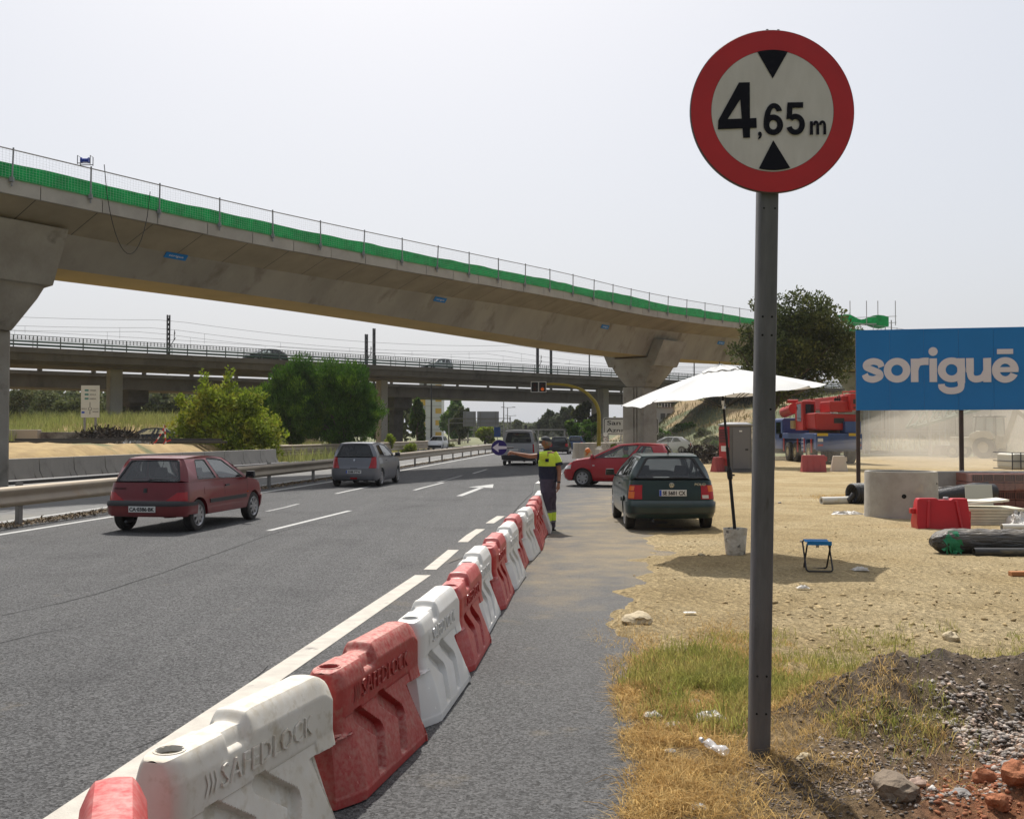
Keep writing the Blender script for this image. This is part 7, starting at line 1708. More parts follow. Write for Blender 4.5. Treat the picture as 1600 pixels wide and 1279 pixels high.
# ---- roadworks: warning lamp board, triangle, far barriers
v = gnd(919, 738, 0); o = thing('warning_beacon', 'striped panel with an orange beacon lamp beside the warning triangle', 'beacon', (v.x, v.y, 0)); q = MB(); q.bx(-.19, .19, -.02, .02, .1, 1.0); bo_ = q.build('panel', M('cream_panel', (.6, .52, .3), rough=.6), o)
q = MB(); 
for k in range(4): q.add([(-.12, -.024, .15 + k * .2), (.0, -.024, .20 + k * .2), (.0, -.024, .30 + k * .2), (-.12, -.024, .25 + k * .2)], [(0, 1, 2, 3)])
q.build('stripes', M('orange_stripe', (.6, .2, .05)), bo_, recalc=False); q = MB(); q.lathe([(0, -.07), (.1, -.06), (.12, -.03), (.12, .03), (0, .05)], 22, T(-.02, -.02, 1.0), 'Y'); q.build('lamp', M('orange_lens', (.85, .22, .02), rough=.2, coat=.5), o, smooth=40); q = MB(); q.bx(-.25, .25, -.15, .15, 0, .1); q.build('foot', BLK, o)
v = gnd(935, 738, 0); o = thing('warning_triangle', 'yellow roadworks warning triangle with red border behind the nose of the bright red car', 'road sign', (v.x + .05, v.y - .6, 0)); hT = pix(930, 711, v.y).z
q = MB(); q.prism([(-.50, .12), (.50, .12), (0, hT)], -.015, .015, None, 'Y'); bo_ = q.build('border', LRED, o); q = MB(); q.prism([(-.36, .2), (.36, .2), (0, hT - .18)], -.02, -.012, None, 'Y'); q.build('field', M('roadworks_yellow', (.72, .42, .03), rough=.5), bo_); q = MB(); q.prism([(-.12, .24), (.16, .24), (.1, .38), (0.02, .42)], -.024, -.018, None, 'Y'); q.lathe([(0, -.024), (.05, -.024), (.05, -.018)], 12, T(-.03, 0, .58), 'Y'); q.beam((-.03, -.021, .53), (-.12, -.021, .26), .05, .006); q.beam((-.03, -.021, .5), (.08, -.021, .4), .04, .006); q.build('worker_symbol', PLK, bo_)
q = MB(); q.beam((0, .02, hT * .7), (.0, .5, 0), .03, .03); q.build('prop_leg', STEEL, o)
WG = 'pale barriers curving beside the yellow mast'
fb_ = None
for k in range(9):
    px = lerp(905, 922, k / 8) if k < 9 else 0; d_ = lerp(62, 49, k / 8); x_ = interp(d_, [(49, 4.0), (55, 4.5), (62, 5.2)]) + .3
    lab = ['farthest', 'second farthest', 'third farthest', 'fourth farthest', 'middle', 'fourth nearest', 'third nearest', 'second nearest', 'nearest'][k] + ' of nine pale barriers in the curve behind the orange beacon'
    if fb_ is None: fb_ = plain_barrier('pale_barrier', CRM, 1.45, 1.0, lab, (x_, d_, 0), R(-4), WG, tw=.12); ob_ = fb_
    else: ob_ = copy_tree(fb_); ob_.location = (x_, d_, 0); ob_['label'] = lab
    ob_.rotation_euler = (0, 0, R(-4 - k))
for k in range(7):
    lab = ['first', 'second', 'third', 'fourth', 'fifth', 'sixth', 'seventh'][k] + ' from left of the pale blocks set crosswise by the yellow mast'
    ob_ = copy_tree(fb_); ob_['label'] = lab; ob_['group'] = 'pale barriers set crosswise by the yellow mast'; ob_.location = (lerp(4.6, 7.4, k / 6), lerp(64, 69, k / 6), .15); ob_.rotation_euler = (0, 0, R(-62))
# rubble: dark uprooted heap left of the toilet, planks, black heap on the left bank
DK = M('dark_rubble', (.05, .042, .035), (.11, .09, .07), scale=5, rough=1, island=.5)
def heap(name, label, cat, c, sx, sy, sz, n, size, mat, spiky=1.0):
    rng_ = np.random.default_rng(int(abs(c[0]) * 10)); V = np.zeros((n * 4, 3))
    for i in range(n):
        u = rng_.normal(size=2) * .45; u = np.clip(u, -1, 1); h = max(0, 1 - (u[0] ** 2 + u[1] ** 2)) * sz * rng_.uniform(.2, 1); p = np.array([c[0] + u[0] * sx, c[1] + u[1] * sy, c[2] + h]); d = rng_.normal(size=3); d /= np.linalg.norm(d); e = np.cross(d, rng_.normal(size=3)); e /= np.linalg.norm(e); L = size * rng_.uniform(.4, 1.8) * spiky; w_ = size * rng_.uniform(.1, .4)
        V[4 * i:4 * i + 4] = [p - d * L - e * w_, p + d * L - e * w_ * .4, p + d * L + e * w_ * .4, p - d * L + e * w_]
    o = np_mesh(name, V, np.arange(n * 4).reshape(-1, 4), mat); return tag(o, label, cat)
v = pix(1102, 712, 58); heap('rubble_heap', 'dark heap of roots and rubble left of the portable toilet', 'rubble', (v.x, 58, 0), 2.3, 1.5, 1.15, 1400, .14, DK)
v = pix(148, 682, 58); heap('branch_heap', 'dark pile of cut branches on the sand bank under the white direction board', 'branches', (v.x, 60, 1.1), 2.6, 1.2, .9, 1500, .22, DK, 1.4)
v = pix(195, 690, 55); heap('sheet_heap', 'pale grey heap of crumpled sheets beside the pile of branches', 'rubble', (v.x, 56, .95), 1.7, .8, .35, 500, .18, M('grey_sheet', (.3, .3, .3), rough=.8, island=.4), .8)
# planks and steel beams on the sand bank
o = thing('steel_beams', 'long dark steel beams stacked along the sand bank behind the concrete barriers', 'beams', (-21, 57, 1.2)); q = MB()
for k in range(4): q.bx(-8 + k * .3, 4.6 - k * .4, k * .3, k * .3 + .2, (k % 2) * .14, (k % 2) * .14 + .13)
q.build('beam', M('dark_steel', (.06, .055, .05), rough=.7), o)
o = thing('concrete_kerb', 'long pale concrete block lying on the bank beside the left pier', 'concrete block', (-31.3, 62.5, 1.45), R(-4)); q = MB(); q.bx(-2.8, 1.6, -.25, .25, -.3, .55); q.build('block', M('pinkish_concrete', (.45, .38, .32), rough=.9), o, bevel=.03)
o = thing('concrete_kerb', 'dark stained concrete block lying beyond the steel beams under the grass', 'concrete block', (-27.6, 62.5, 1.35), R(-3)); q = MB(); q.bx(-2.0, .4, -.25, .25, -.1, .5); q.build('block', M('stained_concrete', (.3, .27, .25), (.07, .05, .05), scale=1.5, rough=.9), o, bevel=.02)
# tape and stakes
o = thing('hazard_tape', 'red and white hazard tape tied between leaning stakes on the sand bank', 'tape', (-20.6, 56, .95)); q = MB(); tp_ = [(0, 0, 0), (.5, 0, .35), (.9, 0, .95), (1.0, 0, 1.3), (1.05, .0, .4), (.8, 0, .0), (1.1, 0, .35), (1.35, 0, .45)]
for (a_, b_) in zip(tp_, tp_[1:]):
    a_, b_ = Vector(a_), Vector(b_); n_ = max(1, int((b_ - a_).length / .18))
    for i in range(n_): q.mat(i % 2); q.beam(a_.lerp(b_, i / n_), a_.lerp(b_, (i + 1) / n_), .02, .07)
q.build('tape', [M('tape_red', (.6, .04, .03)), WHT], o)
# ---- white roundabout direction board, left
BD = 66; c0 = pix(127, 602, BD); c1 = pix(155, 652, BD); o = thing('direction_board', 'white roundabout direction board on two posts in the tall grass on the left', 'road sign', ((c0.x + c1.x) / 2, BD, 0)); hw_ = (c1.x - c0.x) / 2
q = MB(); q.bx(-hw_, hw_, -.03, .03, c1.z, c0.z); bo_ = q.build('board', M('sign_panel_white', (.62, .62, .58)), o)
q = MB(); zz = c1.z; Hb = c0.z - c1.z; 
for k, t_ in enumerate(('TOMARES', 'SEVILLA', 'MAIRENA')): put_text(q, t_, T(-.02, -.034, zz + Hb * (.82 - .13 * k)), height=.10, width=.42, depth=.003)
put_text(q, 'SEVILLA', T(-hw_ + .05, -.034, zz + Hb * .25), height=.09, width=.34, depth=.003); put_text(q, 'SAN JUAN', T(hw_ - .42, -.034, zz + Hb * .25), height=.08, width=.38, depth=.003); put_text(q, 'PALOMARES', T(hw_ - .42, -.034, zz + Hb * .16), height=.08, width=.38, depth=.003)
q.lathe([(.12, -.034), (.09, -.034)], 20, T(0, 0, zz + Hb * .27), 'Y'); q.beam((0, -.034, zz + Hb * .1), (0, -.034, zz + Hb * .2), .04, .004); q.beam((0, -.034, zz + Hb * .34), (0, -.034, zz + Hb * .48), .04, .004); q.build('lettering', PLK, bo_)
q = MB(); 
for k in range(3): q.bx(-.36, -.10, -.034, -.03, zz + Hb * (.82 - .13 * k), zz + Hb * (.82 - .13 * k) + .12)
q.build('green_tabs', M('tab_green', (.06, .22, .2)), bo_); q = MB(); q.bx(-hw_ + .05, -hw_ + .25, -.034, -.03, zz + Hb * .13, zz + Hb * .19); q.build('blue_tab', PLB, bo_)
q = MB(); q.bx(-hw_ * .75, -hw_ * .55, .03, .13, .3, c0.z - .1); q.bx(hw_ * .45, hw_ * .65, .03, .13, .3, c0.z - .1); q.build('post', STEEL, o)
# ---- distance: apartment block, gantry, lamps, house
AD = 235; xa0, xa1 = (655 - 800) / F * AD, (690 - 800) / F * AD; o = thing('apartment_block', 'white apartment block with yellow panels seen under the lower viaduct', 'building', ((xa0 + xa1) / 2, AD, 0)); hwA = (xa1 - xa0) / 2; AH = 15
q = MB(); q.bx(-hwA, hwA, 0, 9, -1, AH); q.build('wall', M('block_white', (.62, .62, .62), rough=.9), o); q = MB(); q.bx(-hwA * .9, -hwA * .45, -.05, 0, -1, AH); q.build('yellow_strip', M('block_yellow', (.62, .38, .05), rough=.8), o)
for k in range(5):
    q = MB(); q.bx(hwA * .45, hwA * .98, -.06, 0, .8 + k * 2.8, 2.0 + k * 2.8); q.build('yellow_panel', _mats['block_yellow'], o)
    q = MB(); q.bx(-hwA * .9, -hwA * .45, -.08, -.05, 1.5 + k * 2.8, 2.6 + k * 2.8); q.build('window', M('window_dark', (.35, .35, .35)), o)
    q = MB(); q.bx(-hwA, hwA, -.09, 0.0, 2.55 + k * 2.8, 2.65 + k * 2.8); q.build('floor_band', JC, o)
# gantry seen from behind
GD = 150; o = thing('sign_gantry', 'rear side of a grey overhead sign gantry standing across the far road', 'sign gantry', ((757 - 800) / F * GD, GD, 0)); ox = o.location.x
def gx(px): return (px - 800) / F * GD - ox
def gz_(py): return pix(800, py, GD).z
q = MB(); q.bx(gx(700), gx(702), 0, .3, 0, gz_(653)); q.bx(gx(796), gx(798), 0, .3, 0, gz_(652)); q.build('post', GRP, o); q = MB(); q.bx(gx(700), gx(798), 0, .12, gz_(654), gz_(653)); q.bx(gx(700), gx(798), 0, .12, gz_(661), gz_(660)); q.build('beam', GRP, o)
for a_, b_ in ((723.5, 743.5), (745.5, 779.5)):
    q = MB(); q.bx(gx(a_), gx(b_), .15, .2, gz_(666), gz_(642.5)); bd_ = q.build('board', M('sign_back', (.3, .3, .32), rough=.5, metal=.4), o); q = MB()
    for t_ in (.15, .85): q.bx(gx(lerp(a_, b_, t_)) - .05, gx(lerp(a_, b_, t_)) + .05, .08, .15, gz_(666), gz_(642.5))
    q.bx(gx(a_), gx(b_), .1, .15, gz_(655), gz_(654)); q.build('stiffener', GRP, bd_)
v = pix(777, 675, 140); o = thing('blue_road_sign', 'small blue motorway end sign standing left of the van', 'road sign', (v.x, 140, 0)); q = MB(); q.bx(-.45, .45, -.03, .03, v.z - .65, v.z + .75); bo_ = q.build('board', M('sign_blue', (.02, .10, .40)), o); q = MB(); q.beam((-.35, -.04, v.z - .3), (.3, -.04, v.z + .2), .06, .01); q.build('stripe', LRED, bo_); q = MB(); q.bx(-.04, .04, .03, .1, 0, v.z + .6); q.build('post', STEEL, o)
for px, d_, top_, lb_ in ((787, 165, 627, 'tallest far street lamp mast under the lower viaduct'), (793, 190, 636, 'twin armed far street lamp right of the sign gantry'), (797, 240, 649, 'shorter twin armed far street lamp behind the gantry'), (841, 230, 652, 'slender far street lamp beside the tall eucalyptus trees'), (674, 120, 600, 'tall dark lamp mast in front of the apartment block'), (1394, 130, 500, 'thin lamp mast above the billboard')):
    zt2 = pix(px, top_, d_).z; o = thing('street_lamp', lb_, 'street lamp', ((px - 800) / F * d_, d_, 0), 0, 'far street lamps'); q = MB(); q.tube([(0, 0, 0), (0, 0, zt2)], [.14, .07], 8); 
    if 'twin' in lb_: q.tube([(-.9, 0, zt2), (.0, 0, zt2 - .1), (1.2, 0, zt2)], .05, 5)
    q.build('mast', GRP if px != 674 else MAST, o)
    if 'twin' in lb_: q = MB(); q.box((-.9, 0, zt2), (.6, .25, .12)); q.box((1.2, 0, zt2), (.6, .25, .12)); q.build('lantern', GRP, o)
for px, lb_ in ((821.5, 'left distant traffic signal on the far gantry'), (841.5, 'right distant traffic signal on the far gantry')):
    v = pix(px, 667, 175); o = thing('distant_signal', lb_, 'traffic light', (v.x, 175, 0), 0, 'signals on the far gantry'); q = MB(); q.bx(-.25, .25, -.1, .1, v.z - .35, v.z + .4); q.build('signal_head', BLK, o); q = MB(); q.tube([(0, .15, 0), (0, .15, v.z)], .05, 6); q.build('post', GRP, o)
o = thing('far_footbridge', 'distant horizontal beam of a far gantry crossing the road beyond the van', 'gantry', (4, 176, 0)); q = MB(); z_ = pix(800, 671, 176).z; q.bx(-12, 5.5, 0, .3, z_ - .12, z_ + .12); q.build('beam', GRP, o); q = MB(); q.bx(-12, -11.7, 0, .3, 0, z_); q.bx(5.2, 5.5, 0, .3, 0, z_); q.build('post', GRP, o)
# white house on the hill
HD = 150; v = gnd(1030, 660, 0); o = thing('white_house', 'white two storey house on the hillside beside the concrete pier', 'house', ((1028 - 800) / F * HD, HD, pix(1028, 660, HD).z)); hz2 = pix(1028, 637, HD).z - o.location.z
q = MB(); q.bx(-3.2, 2.4, 0, 6, -3, hz2); q.build('wall', M('house_white', (.62, .58, .56), rough=.9), o); q = MB(); q.bx(-3.3, 2.5, -.1, 6.1, hz2, hz2 + .12); q.build('roof', M('house_coping', (.4, .3, .28)), o)
for x0, x1, z0, z1, nm in ((-1.2, -.5, -.1, 1.4, 'door'), (.4, 1.1, .5, 1.4, 'window'), (-2.6, -1.9, .6, 1.5, 'window'), (1.4, 1.9, .5, 1.4, 'window')): q = MB(); q.bx(x0, x1, -.04, .02, z0, z1); q.build(nm, M('house_opening', (.12, .11, .11)), o)
q = MB(); 
for k in range(12): q.bx(-3.1 + k * .45, -2.95 + k * .45, 0, .1, hz2 + .12, hz2 + .7)
q.build('balustrade', _mats['house_white'], o)
o = thing('brick_house', 'low brown brick house on the hillside right of the white house', 'house', ((1066 - 800) / F * 165, 165, pix(1066, 652, 165).z - 2)); q = MB(); q.bx(-2.6, 2.6, 0, 6, -2, 4.0); q.build('wall', M('brown_brick', (.22, .13, .09), rough=.9), o); q = MB(); q.bx(-2.8, 2.8, -.1, 6.1, 4.0, 4.2); q.build('roof', M('grey_roof', (.4, .4, .4)), o)
# ---- litter and rocks on the verge
PAPER = M('waste_paper', (.62, .60, .56), (.45, .42, .36), scale=9, rough=.8)
for i, (px, py, s, lb_) in enumerate(((1020, 1118, .055, 'flat scrap of pale paper on the straw left of the sign post, nearest the asphalt'), (1053, 1130, .05, 'folded white scrap of paper in the straw'), (1110, 1122, .09, 'grey crumpled sheet in the straw just left of the sign post'), (1086, 1095, .035, 'small white scrap at the foot of the green grass'), (1100, 1057, .03, 'tiny white tissue in the green grass'), (1050, 1088, .03, 'small white wrapper on the straw'), (986, 1213, .03, 'pink scrap of paper in the straw near the asphalt edge'), (1048, 1171, .03, 'crumpled white tissue above the bottle'), (1092, 1260, .04, 'pale wrapper at the bottom of the photo in the straw'), (1255, 919, .07, 'white scrap lying below the parasol shadow'), (1344, 888, .1, 'white plastic strip right of the folding stool'), (1078, 957, .06, 'flat pale splinter on the sand above the green grass'), (1022, 1060, .05, 'torn clear plastic cup in the grass near the asphalt'))):
    v = gnd(px, py, 0); z_ = lot_h(v.x, v.y); v = gnd(px, py, z_ + .02); crumple('litter_scrap', lb_, 'litter', (v.x, v.y, lot_h(v.x, v.y) + .015), s, s * .6, s * (.12 if 'splinter' in lb_ else .5), M('pink_paper', (.6, .4, .45)) if 'pink' in lb_ else PAPER, i * 3.3, 9)
v = gnd(1135, 1188, .03); o = thing('plastic_bottle', 'crushed clear plastic bottle lying in the straw beside the sign post', 'bottle', (v.x, v.y, lot_h(v.x, v.y) + .045), R(35)); q = MB(); q.lathe([(0, 0), (.026, .0), (.030, .02), (.028, .05), (.030, .06), (.026, .09), (.030, .11), (.027, .135), (.012, .165), (.011, .18)], 18, Matrix.Rotation(R(-84), 4, 'X')); q.v = [(v_[0], v_[1], v_[2] * (.7 + .3 * math.sin(v_[1] * 60))) for v_ in q.v]
q.build('bottle', M('clear_plastic', (.8, .82, .85), rough=.15, alpha=.45, spec=.9), o, smooth=60); q = MB(); q.lathe([(.013, .178), (.013, .195), (0, .195)], 14, Matrix.Rotation(R(-84), 4, 'X')); q.build('cap', WHT, o)
def rock(name, label, px, py, s, mat, flat=.6, seed=1, lift=.3):
    v = gnd(px, py, 0); v = gnd(px, py, lot_h(v.x, v.y)); q = MB(); import bmesh
    bm = bmesh.new(); bmesh.ops.create_icosphere(bm, subdivisions=3, radius=1)
    for vv in bm.verts:
        n_ = noise.fractal(vv.co * 1.1 + Vector((seed * 7.1, 0, 0)), 1, 2, 4); vv.co *= (1 + .35 * n_); vv.co = Vector((vv.co.x * s, vv.co.y * s * .8, vv.co.z * s * flat))
    me = bpy.data.meshes.new(name); bm.to_mesh(me); bm.free(); me.materials.append(mat); me.polygons.foreach_set('use_smooth', [True] * len(me.polygons)); me.set_sharp_from_angle(angle=R(28)); o = bpy.data.objects.new(name, me); C.objects.link(o); o.location = (v.x, v.y, lot_h(v.x, v.y) + s * flat * lift); o.rotation_euler = (0, 0, seed); return tag(o, label, 'rock')
LIME = M('limestone', (.5, .42, .28), (.4, .32, .2), scale=8, rough=.9, bump=.4, bscale=25); GRYR = M('grey_pebble', (.22, .21, .2), (.3, .28, .26), scale=12, rough=.8, bump=.2, bscale=40); PNK = M('pink_pebble', (.42, .29, .22), (.36, .25, .2), scale=10, rough=.75, bump=.15, bscale=40); REDC = M('red_clod', (.36, .135, .06), (.26, .09, .04), scale=9, rough=.95, bump=.8, bscale=18)
for i, (px, py, s, m_, fl, lb_) in enumerate(((998, 968, .17, LIME, .4, 'flat pale limestone slab at the head of the green grass'), (1486, 998, .075, LIME, .8, 'yellowish rock standing in the loose sand above the rubble mound'), (1432, 1215, .04, PNK, .8, 'pink rounded cobble in the gravel at the lower right'), (1457, 1228, .024, M('pale_pebble', (.55, .52, .48)), .8, 'pale pebble just right of the pink cobble'), (1572, 1130, .03, GRYR, .8, 'dark blue grey pebble in the pale gravel at the right edge'), (1500, 1252, .045, GRYR, .6, 'grey flat cobble near the bottom right'), (1256, 1190, .04, LIME, .6, 'squarish buff stone right of the sign post foot'), (1418, 1071, .05, LIME, .8, 'angular buff stone on top of the rubble mound'), (1510, 1042, .05, M('brown_stone', (.22, .15, .1)), .8, 'brown stone on the crest of the rubble mound'), (1340, 1055, .06, GRYR, .5, 'dark clod half buried left of the mound crest'), (1400, 1245, .12, M('brown_clod', (.17, .13, .095), (.23, .18, .13), scale=7, rough=1, bump=.8, bscale=15), .5, 'big brown clod of earth at the bottom below the rubble'), (1540, 1195, .09, REDC, .8, 'big red clod of clay at the right bottom corner'), (1590, 1225, .13, REDC, .8, 'largest red clay clod at the right edge'), (1515, 1210, .06, REDC, .8, 'smaller red clay clod left of the big ones'), (1560, 1262, .08, REDC, .8, 'red clay clod at the very bottom right'), (1096, 868, .05, LIME, .5, 'small stone between the green hatchback and the bucket'), (1252, 846, .03, GRYR, .8, 'small dark stone left of the stool on the sand'), (1218, 776 + 10, .05, GRYR, .6, 'small dark stone on the sand beside the sign post'))):
    rock('rock', lb_, px, py, s * (.6 if m_ is REDC else 1), m_, fl, i + 1)
# ---- gravel, pebbles and clods as loose ground cover
def pebbles(name, pos, size, mat, seed, n):
    rg_ = np.random.default_rng(seed); base = np.array([(1, 0, 0), (-1, 0, 0), (0, 1, 0), (0, -1, 0), (0, 0, 1), (0, 0, -1), (.62, .62, .45), (-.62, .62, .45), (.62, -.62, .45), (-.62, -.62, .45), (.62, .62, -.45), (-.62, .62, -.45), (.62, -.62, -.45), (-.62, -.62, -.45)])
    from mathutils.geometry import convex_hull_2d
    import bmesh
    bm = bmesh.new(); [bm.verts.new(b) for b in base]; bmesh.ops.convex_hull(bm, input=bm.verts); bmesh.ops.triangulate(bm, faces=bm.faces); bm.verts.index_update(); Fb = np.array([[v.index for v in f.verts] for f in bm.faces]); Vb = np.array([v.co[:] for v in bm.verts]); bm.free()
    V = []; Fc = []; k = 0
    for i in range(n):
        x, y = pos(rg_); s = size(rg_); a = rg_.uniform(0, 6.28); sc = np.array([s * rg_.uniform(.8, 1.4), s * rg_.uniform(.6, 1), s * rg_.uniform(.4, .8)]); v = Vb * (1 + rg_.normal(size=(len(Vb), 1)) * .2) * sc; c_, s_ = math.cos(a), math.sin(a); v = np.stack([v[:, 0] * c_ - v[:, 1] * s_, v[:, 0] * s_ + v[:, 1] * c_, v[:, 2]], 1); v += np.array([x, y, lot_h(x, y) + sc[2] * .3]); V.append(v); Fc.append(Fb + k); k += len(Vb)
    o = np_mesh(name, np.concatenate(V), np.concatenate(Fc), mat, k=3); o['kind'] = 'stuff'; return o
GV = M('mixed_gravel', (.36, .315, .27), (.2, .18, .165), scale=6, rough=.85, island=.5, col3=(.42, .3, .22), scale3=15, con3=(.5, .6)); DG = M('dark_rubble_stones', (.12, .10, .085), (.22, .17, .13), scale=5, rough=.9, island=.5); SC_ = M('sand_clods', (.43, .325, .17), (.34, .25, .125), scale=5, rough=.95, island=.25); RC_ = M('red_clods', (.36, .14, .065), (.25, .09, .045), scale=7, rough=.95, island=.3)
def sz(a, b, p=2.5): return lambda g_: a + (b - a) * g_.uniform() ** p
pebbles('gravel', lambda g_: (2.35 + abs(g_.normal()) * .6, 5.2 + g_.normal() * .33), sz(.003, .020, 3), GV, 1, 5500)
pebbles('gravel_loose', lambda g_: (1.6 + g_.uniform() ** .7 * 1.6, 4.5 + g_.uniform() * 1.1), sz(.003, .016, 3), GV, 2, 3500)
pebbles('dark_rubble', lambda g_: (1.5 + g_.uniform() ** .8 * 2.4, 6.0 + g_.normal() * .3), sz(.002, .014, 4), DG, 3, 2200)
pebbles('dark_crumbs', lambda g_: (1.2 + g_.uniform() * .9, 4.9 + g_.normal() * .25), sz(.002, .010), DG, 4, 4000)
pebbles('red_clay_crumbs', lambda g_: (1.85 + g_.uniform() ** .7 * 1.1, 4.2 + g_.uniform() * .75), sz(.003, .018, 3), RC_, 5, 2200)
pebbles('sand_clods', lambda g_: (1.0 + g_.uniform() * 9, 7.6 + g_.uniform() ** 1.6 * 12), sz(.003, .022, 7), SC_, 6, 3500)
pebbles('sand_clods', lambda g_: (2.2 + g_.uniform() * 4, 8.0 + g_.uniform() * 3.2), sz(.003, .034, 8), SC_, 7, 1300)
# ================================================================== TREES, BUSHES, GRASS
def leaves(centres, n, size, seed, shape='leaf', fill=.55, aspect=.45):
    """leaf sprays spread through lumpy crown volumes; returns quad arrays"""
    g_ = np.random.default_rng(seed); vol = np.array([c[3] * c[4] * c[5] for c in centres]) ** .8; idx = g_.choice(len(centres), n, p=vol / vol.sum())
    Cc = np.array([c[:3] for c in centres])[idx]; Rr = np.array([c[3:6] for c in centres])[idx]
    d = g_.normal(size=(n, 3)); d /= np.linalg.norm(d, axis=1)[:, None]; r = g_.uniform(fill ** 3, 1.0, size=n) ** (1 / 3); r *= 1 + .14 * g_.normal(size=n) * (g_.uniform(size=n) < .25)
    P = Cc + d * Rr * r[:, None]
    if shape == 'feather': t = d * .5 + np.array([0, 0, .9]) + g_.normal(size=(n, 3)) * .35
    elif shape == 'spray': t = d * 1.0 + np.array([0, 0, .5]) + g_.normal(size=(n, 3)) * .6
    else: t = g_.normal(size=(n, 3)) + d * .5
    t /= np.linalg.norm(t, axis=1)[:, None]; e = np.cross(t, g_.normal(size=(n, 3))); e /= np.linalg.norm(e, axis=1)[:, None]
    s = size * g_.uniform(.5, 1.5, size=n)[:, None]; w_ = s * aspect
    V = np.stack([P - t * s * .5, P + e * w_, P + t * s * .5, P - e * w_], 1); return V.reshape(-1, 3)
def leafmat(name, c1, c2, c3=None, sc=.5):
    return M(name, c1, c2, scale=sc, rough=.75, island=.40, trans=.28, spec=.15, detail=3, col3=c3, scale3=sc * 1.7, con3=(.5, .65))
def branch(q, p, d, L, r, depth, rg_, spread=.5, tips=None):
    n = 4; pts = [Vector(p)]; dd = Vector(d).normalized()
    for i in range(n): dd = (dd + Vector((rg_.gauss(0, .13), rg_.gauss(0, .13), rg_.gauss(.03, .08)))).normalized(); pts.append(pts[-1] + dd * L / n)
    q.tube(pts, [r * (1 - .5 * i / n) for i in range(n + 1)], 7 if depth > 1 else 5)
    if tips is not None: tips.append(pts[-1])
    if depth > 0:
        for k in range(rg_.choice((2, 3, 3))):
            a = Vector((rg_.gauss(0, 1), rg_.gauss(0, 1), rg_.gauss(.3, .4))).normalized(); branch(q, pts[rg_.choice((2, 3, 4))], (dd + a * spread * 1.4).normalized(), L * .68, r * .5, depth - 1, rg_, spread, tips)
BARK = M('bark', (.13, .10, .07), (.08, .065, .05), scale=5, rough=.95, bump=.5, bscale=12)
def tree(name, label, loc, blobs, nleaf, lsize, lmat, trunk_h, trunk_r, seed, cat='tree', group=None, shape='leaf', fill=.5, aspect=.45, limbs=3, spread=.5, sub=None):
    """blobs relative to loc: (x, y, z, rx, ry, rz)"""
    o = thing(name, label, cat, loc, 0, group); rg_ = random.Random(seed); q = MB(); top = Vector((rg_.uniform(-.2, .2), 0, trunk_h)); q.tube([(0, 0, -.3), (0, 0, 0), Vector((.05, 0, trunk_h * .5)), top], [trunk_r * 1.3, trunk_r * 1.1, trunk_r * .9, trunk_r * .75], 10)
    cm = Vector((sum(b[0] for b in blobs) / len(blobs), sum(b[1] for b in blobs) / len(blobs), sum(b[2] for b in blobs) / len(blobs)))
    for b in blobs: c_ = Vector(b[:3]); md_ = top.lerp(c_, .5) + Vector((rg_.gauss(0, .2), rg_.gauss(0, .2), -.1 * b[5])); q.tube([top - Vector((0, 0, trunk_h * .2 * rg_.random())), md_, c_], [trunk_r * .6, trunk_r * .35, trunk_r * .12], 6); 
    for k in range(limbs): branch(q, top, (cm - top).normalized() + Vector((rg_.gauss(0, .5), rg_.gauss(0, .5), .3)), trunk_h * .5 + .5, trunk_r * .45, 2, rg_, spread)
    q.build('trunk', BARK, o, smooth=60)
    # break each blob into clumps so the outline is uneven and gaps show
    cl = []
    for b in blobs:
        k_ = sub or 7
        for _ in range(k_):
            d_ = Vector((rg_.gauss(0, 1), rg_.gauss(0, 1), rg_.gauss(.1, 1))).normalized(); f_ = rg_.uniform(.4, .9); s_ = rg_.uniform(.38, .62); cl.append((b[0] + d_.x * b[3] * f_, b[1] + d_.y * b[4] * f_, b[2] + d_.z * b[5] * f_, b[3] * s_, b[4] * s_, b[5] * s_))
        cl.append((b[0], b[1], b[2], b[3] * .7, b[4] * .7, b[5] * .7))
    V = leaves(cl, nleaf, lsize, seed, shape, fill=fill, aspect=aspect); np_mesh('crown', V, np.arange(len(V)).reshape(-1, 4), lmat, o)
    return o
def rb(px0, px1, py0, py1, d, seed, n=9, depth=.8, x0=0.0, z0=0.0, squash=1.0):
    """blobs filling a pixel box at distance d (relative to x0, base z0)"""
    rg_ = random.Random(seed); a, b = pix(px0, py1, d), pix(px1, py0, d); cx, cz = (a.x + b.x) / 2, (a.z + b.z) / 2; hw_, hz_ = (b.x - a.x) / 2, (b.z - a.z) / 2; out = []
    for k in range(n):
        t = rg_.uniform(0, 6.28); r = math.sqrt(rg_.random()) * .66; u, v = math.cos(t) * r, math.sin(t) * r; s = rg_.uniform(.36, .52); out.append((cx - x0 + u * hw_, rg_.uniform(-1, 1) * hw_ * depth * .4, cz - z0 + v * hz_ * squash, hw_ * s, hw_ * s * depth, hz_ * s))
    return out
LYG = leafmat('yellow_green_leaf', (.27, .33, .03), (.18, .25, .025), (.38, .36, .05), .6)
LFG = leafmat('feathery_green_leaf', (.075, .165, .018), (.035, .09, .012), (.13, .23, .02), .35)
LDK = leafmat('dark_olive_leaf', (.095, .115, .04), (.06, .08, .03), (.15, .16, .05), .5)
LOV = leafmat('olive_leaf', (.13, .15, .06), (.08, .105, .04), (.2, .2, .09), .6)
LMG = leafmat('mid_green_leaf', (.09, .18, .025), (.05, .11, .02), (.15, .22, .04), .4)
LGY = leafmat('grey_green_leaf', (.11, .13, .075), (.075, .095, .05), (.15, .16, .09), .4)
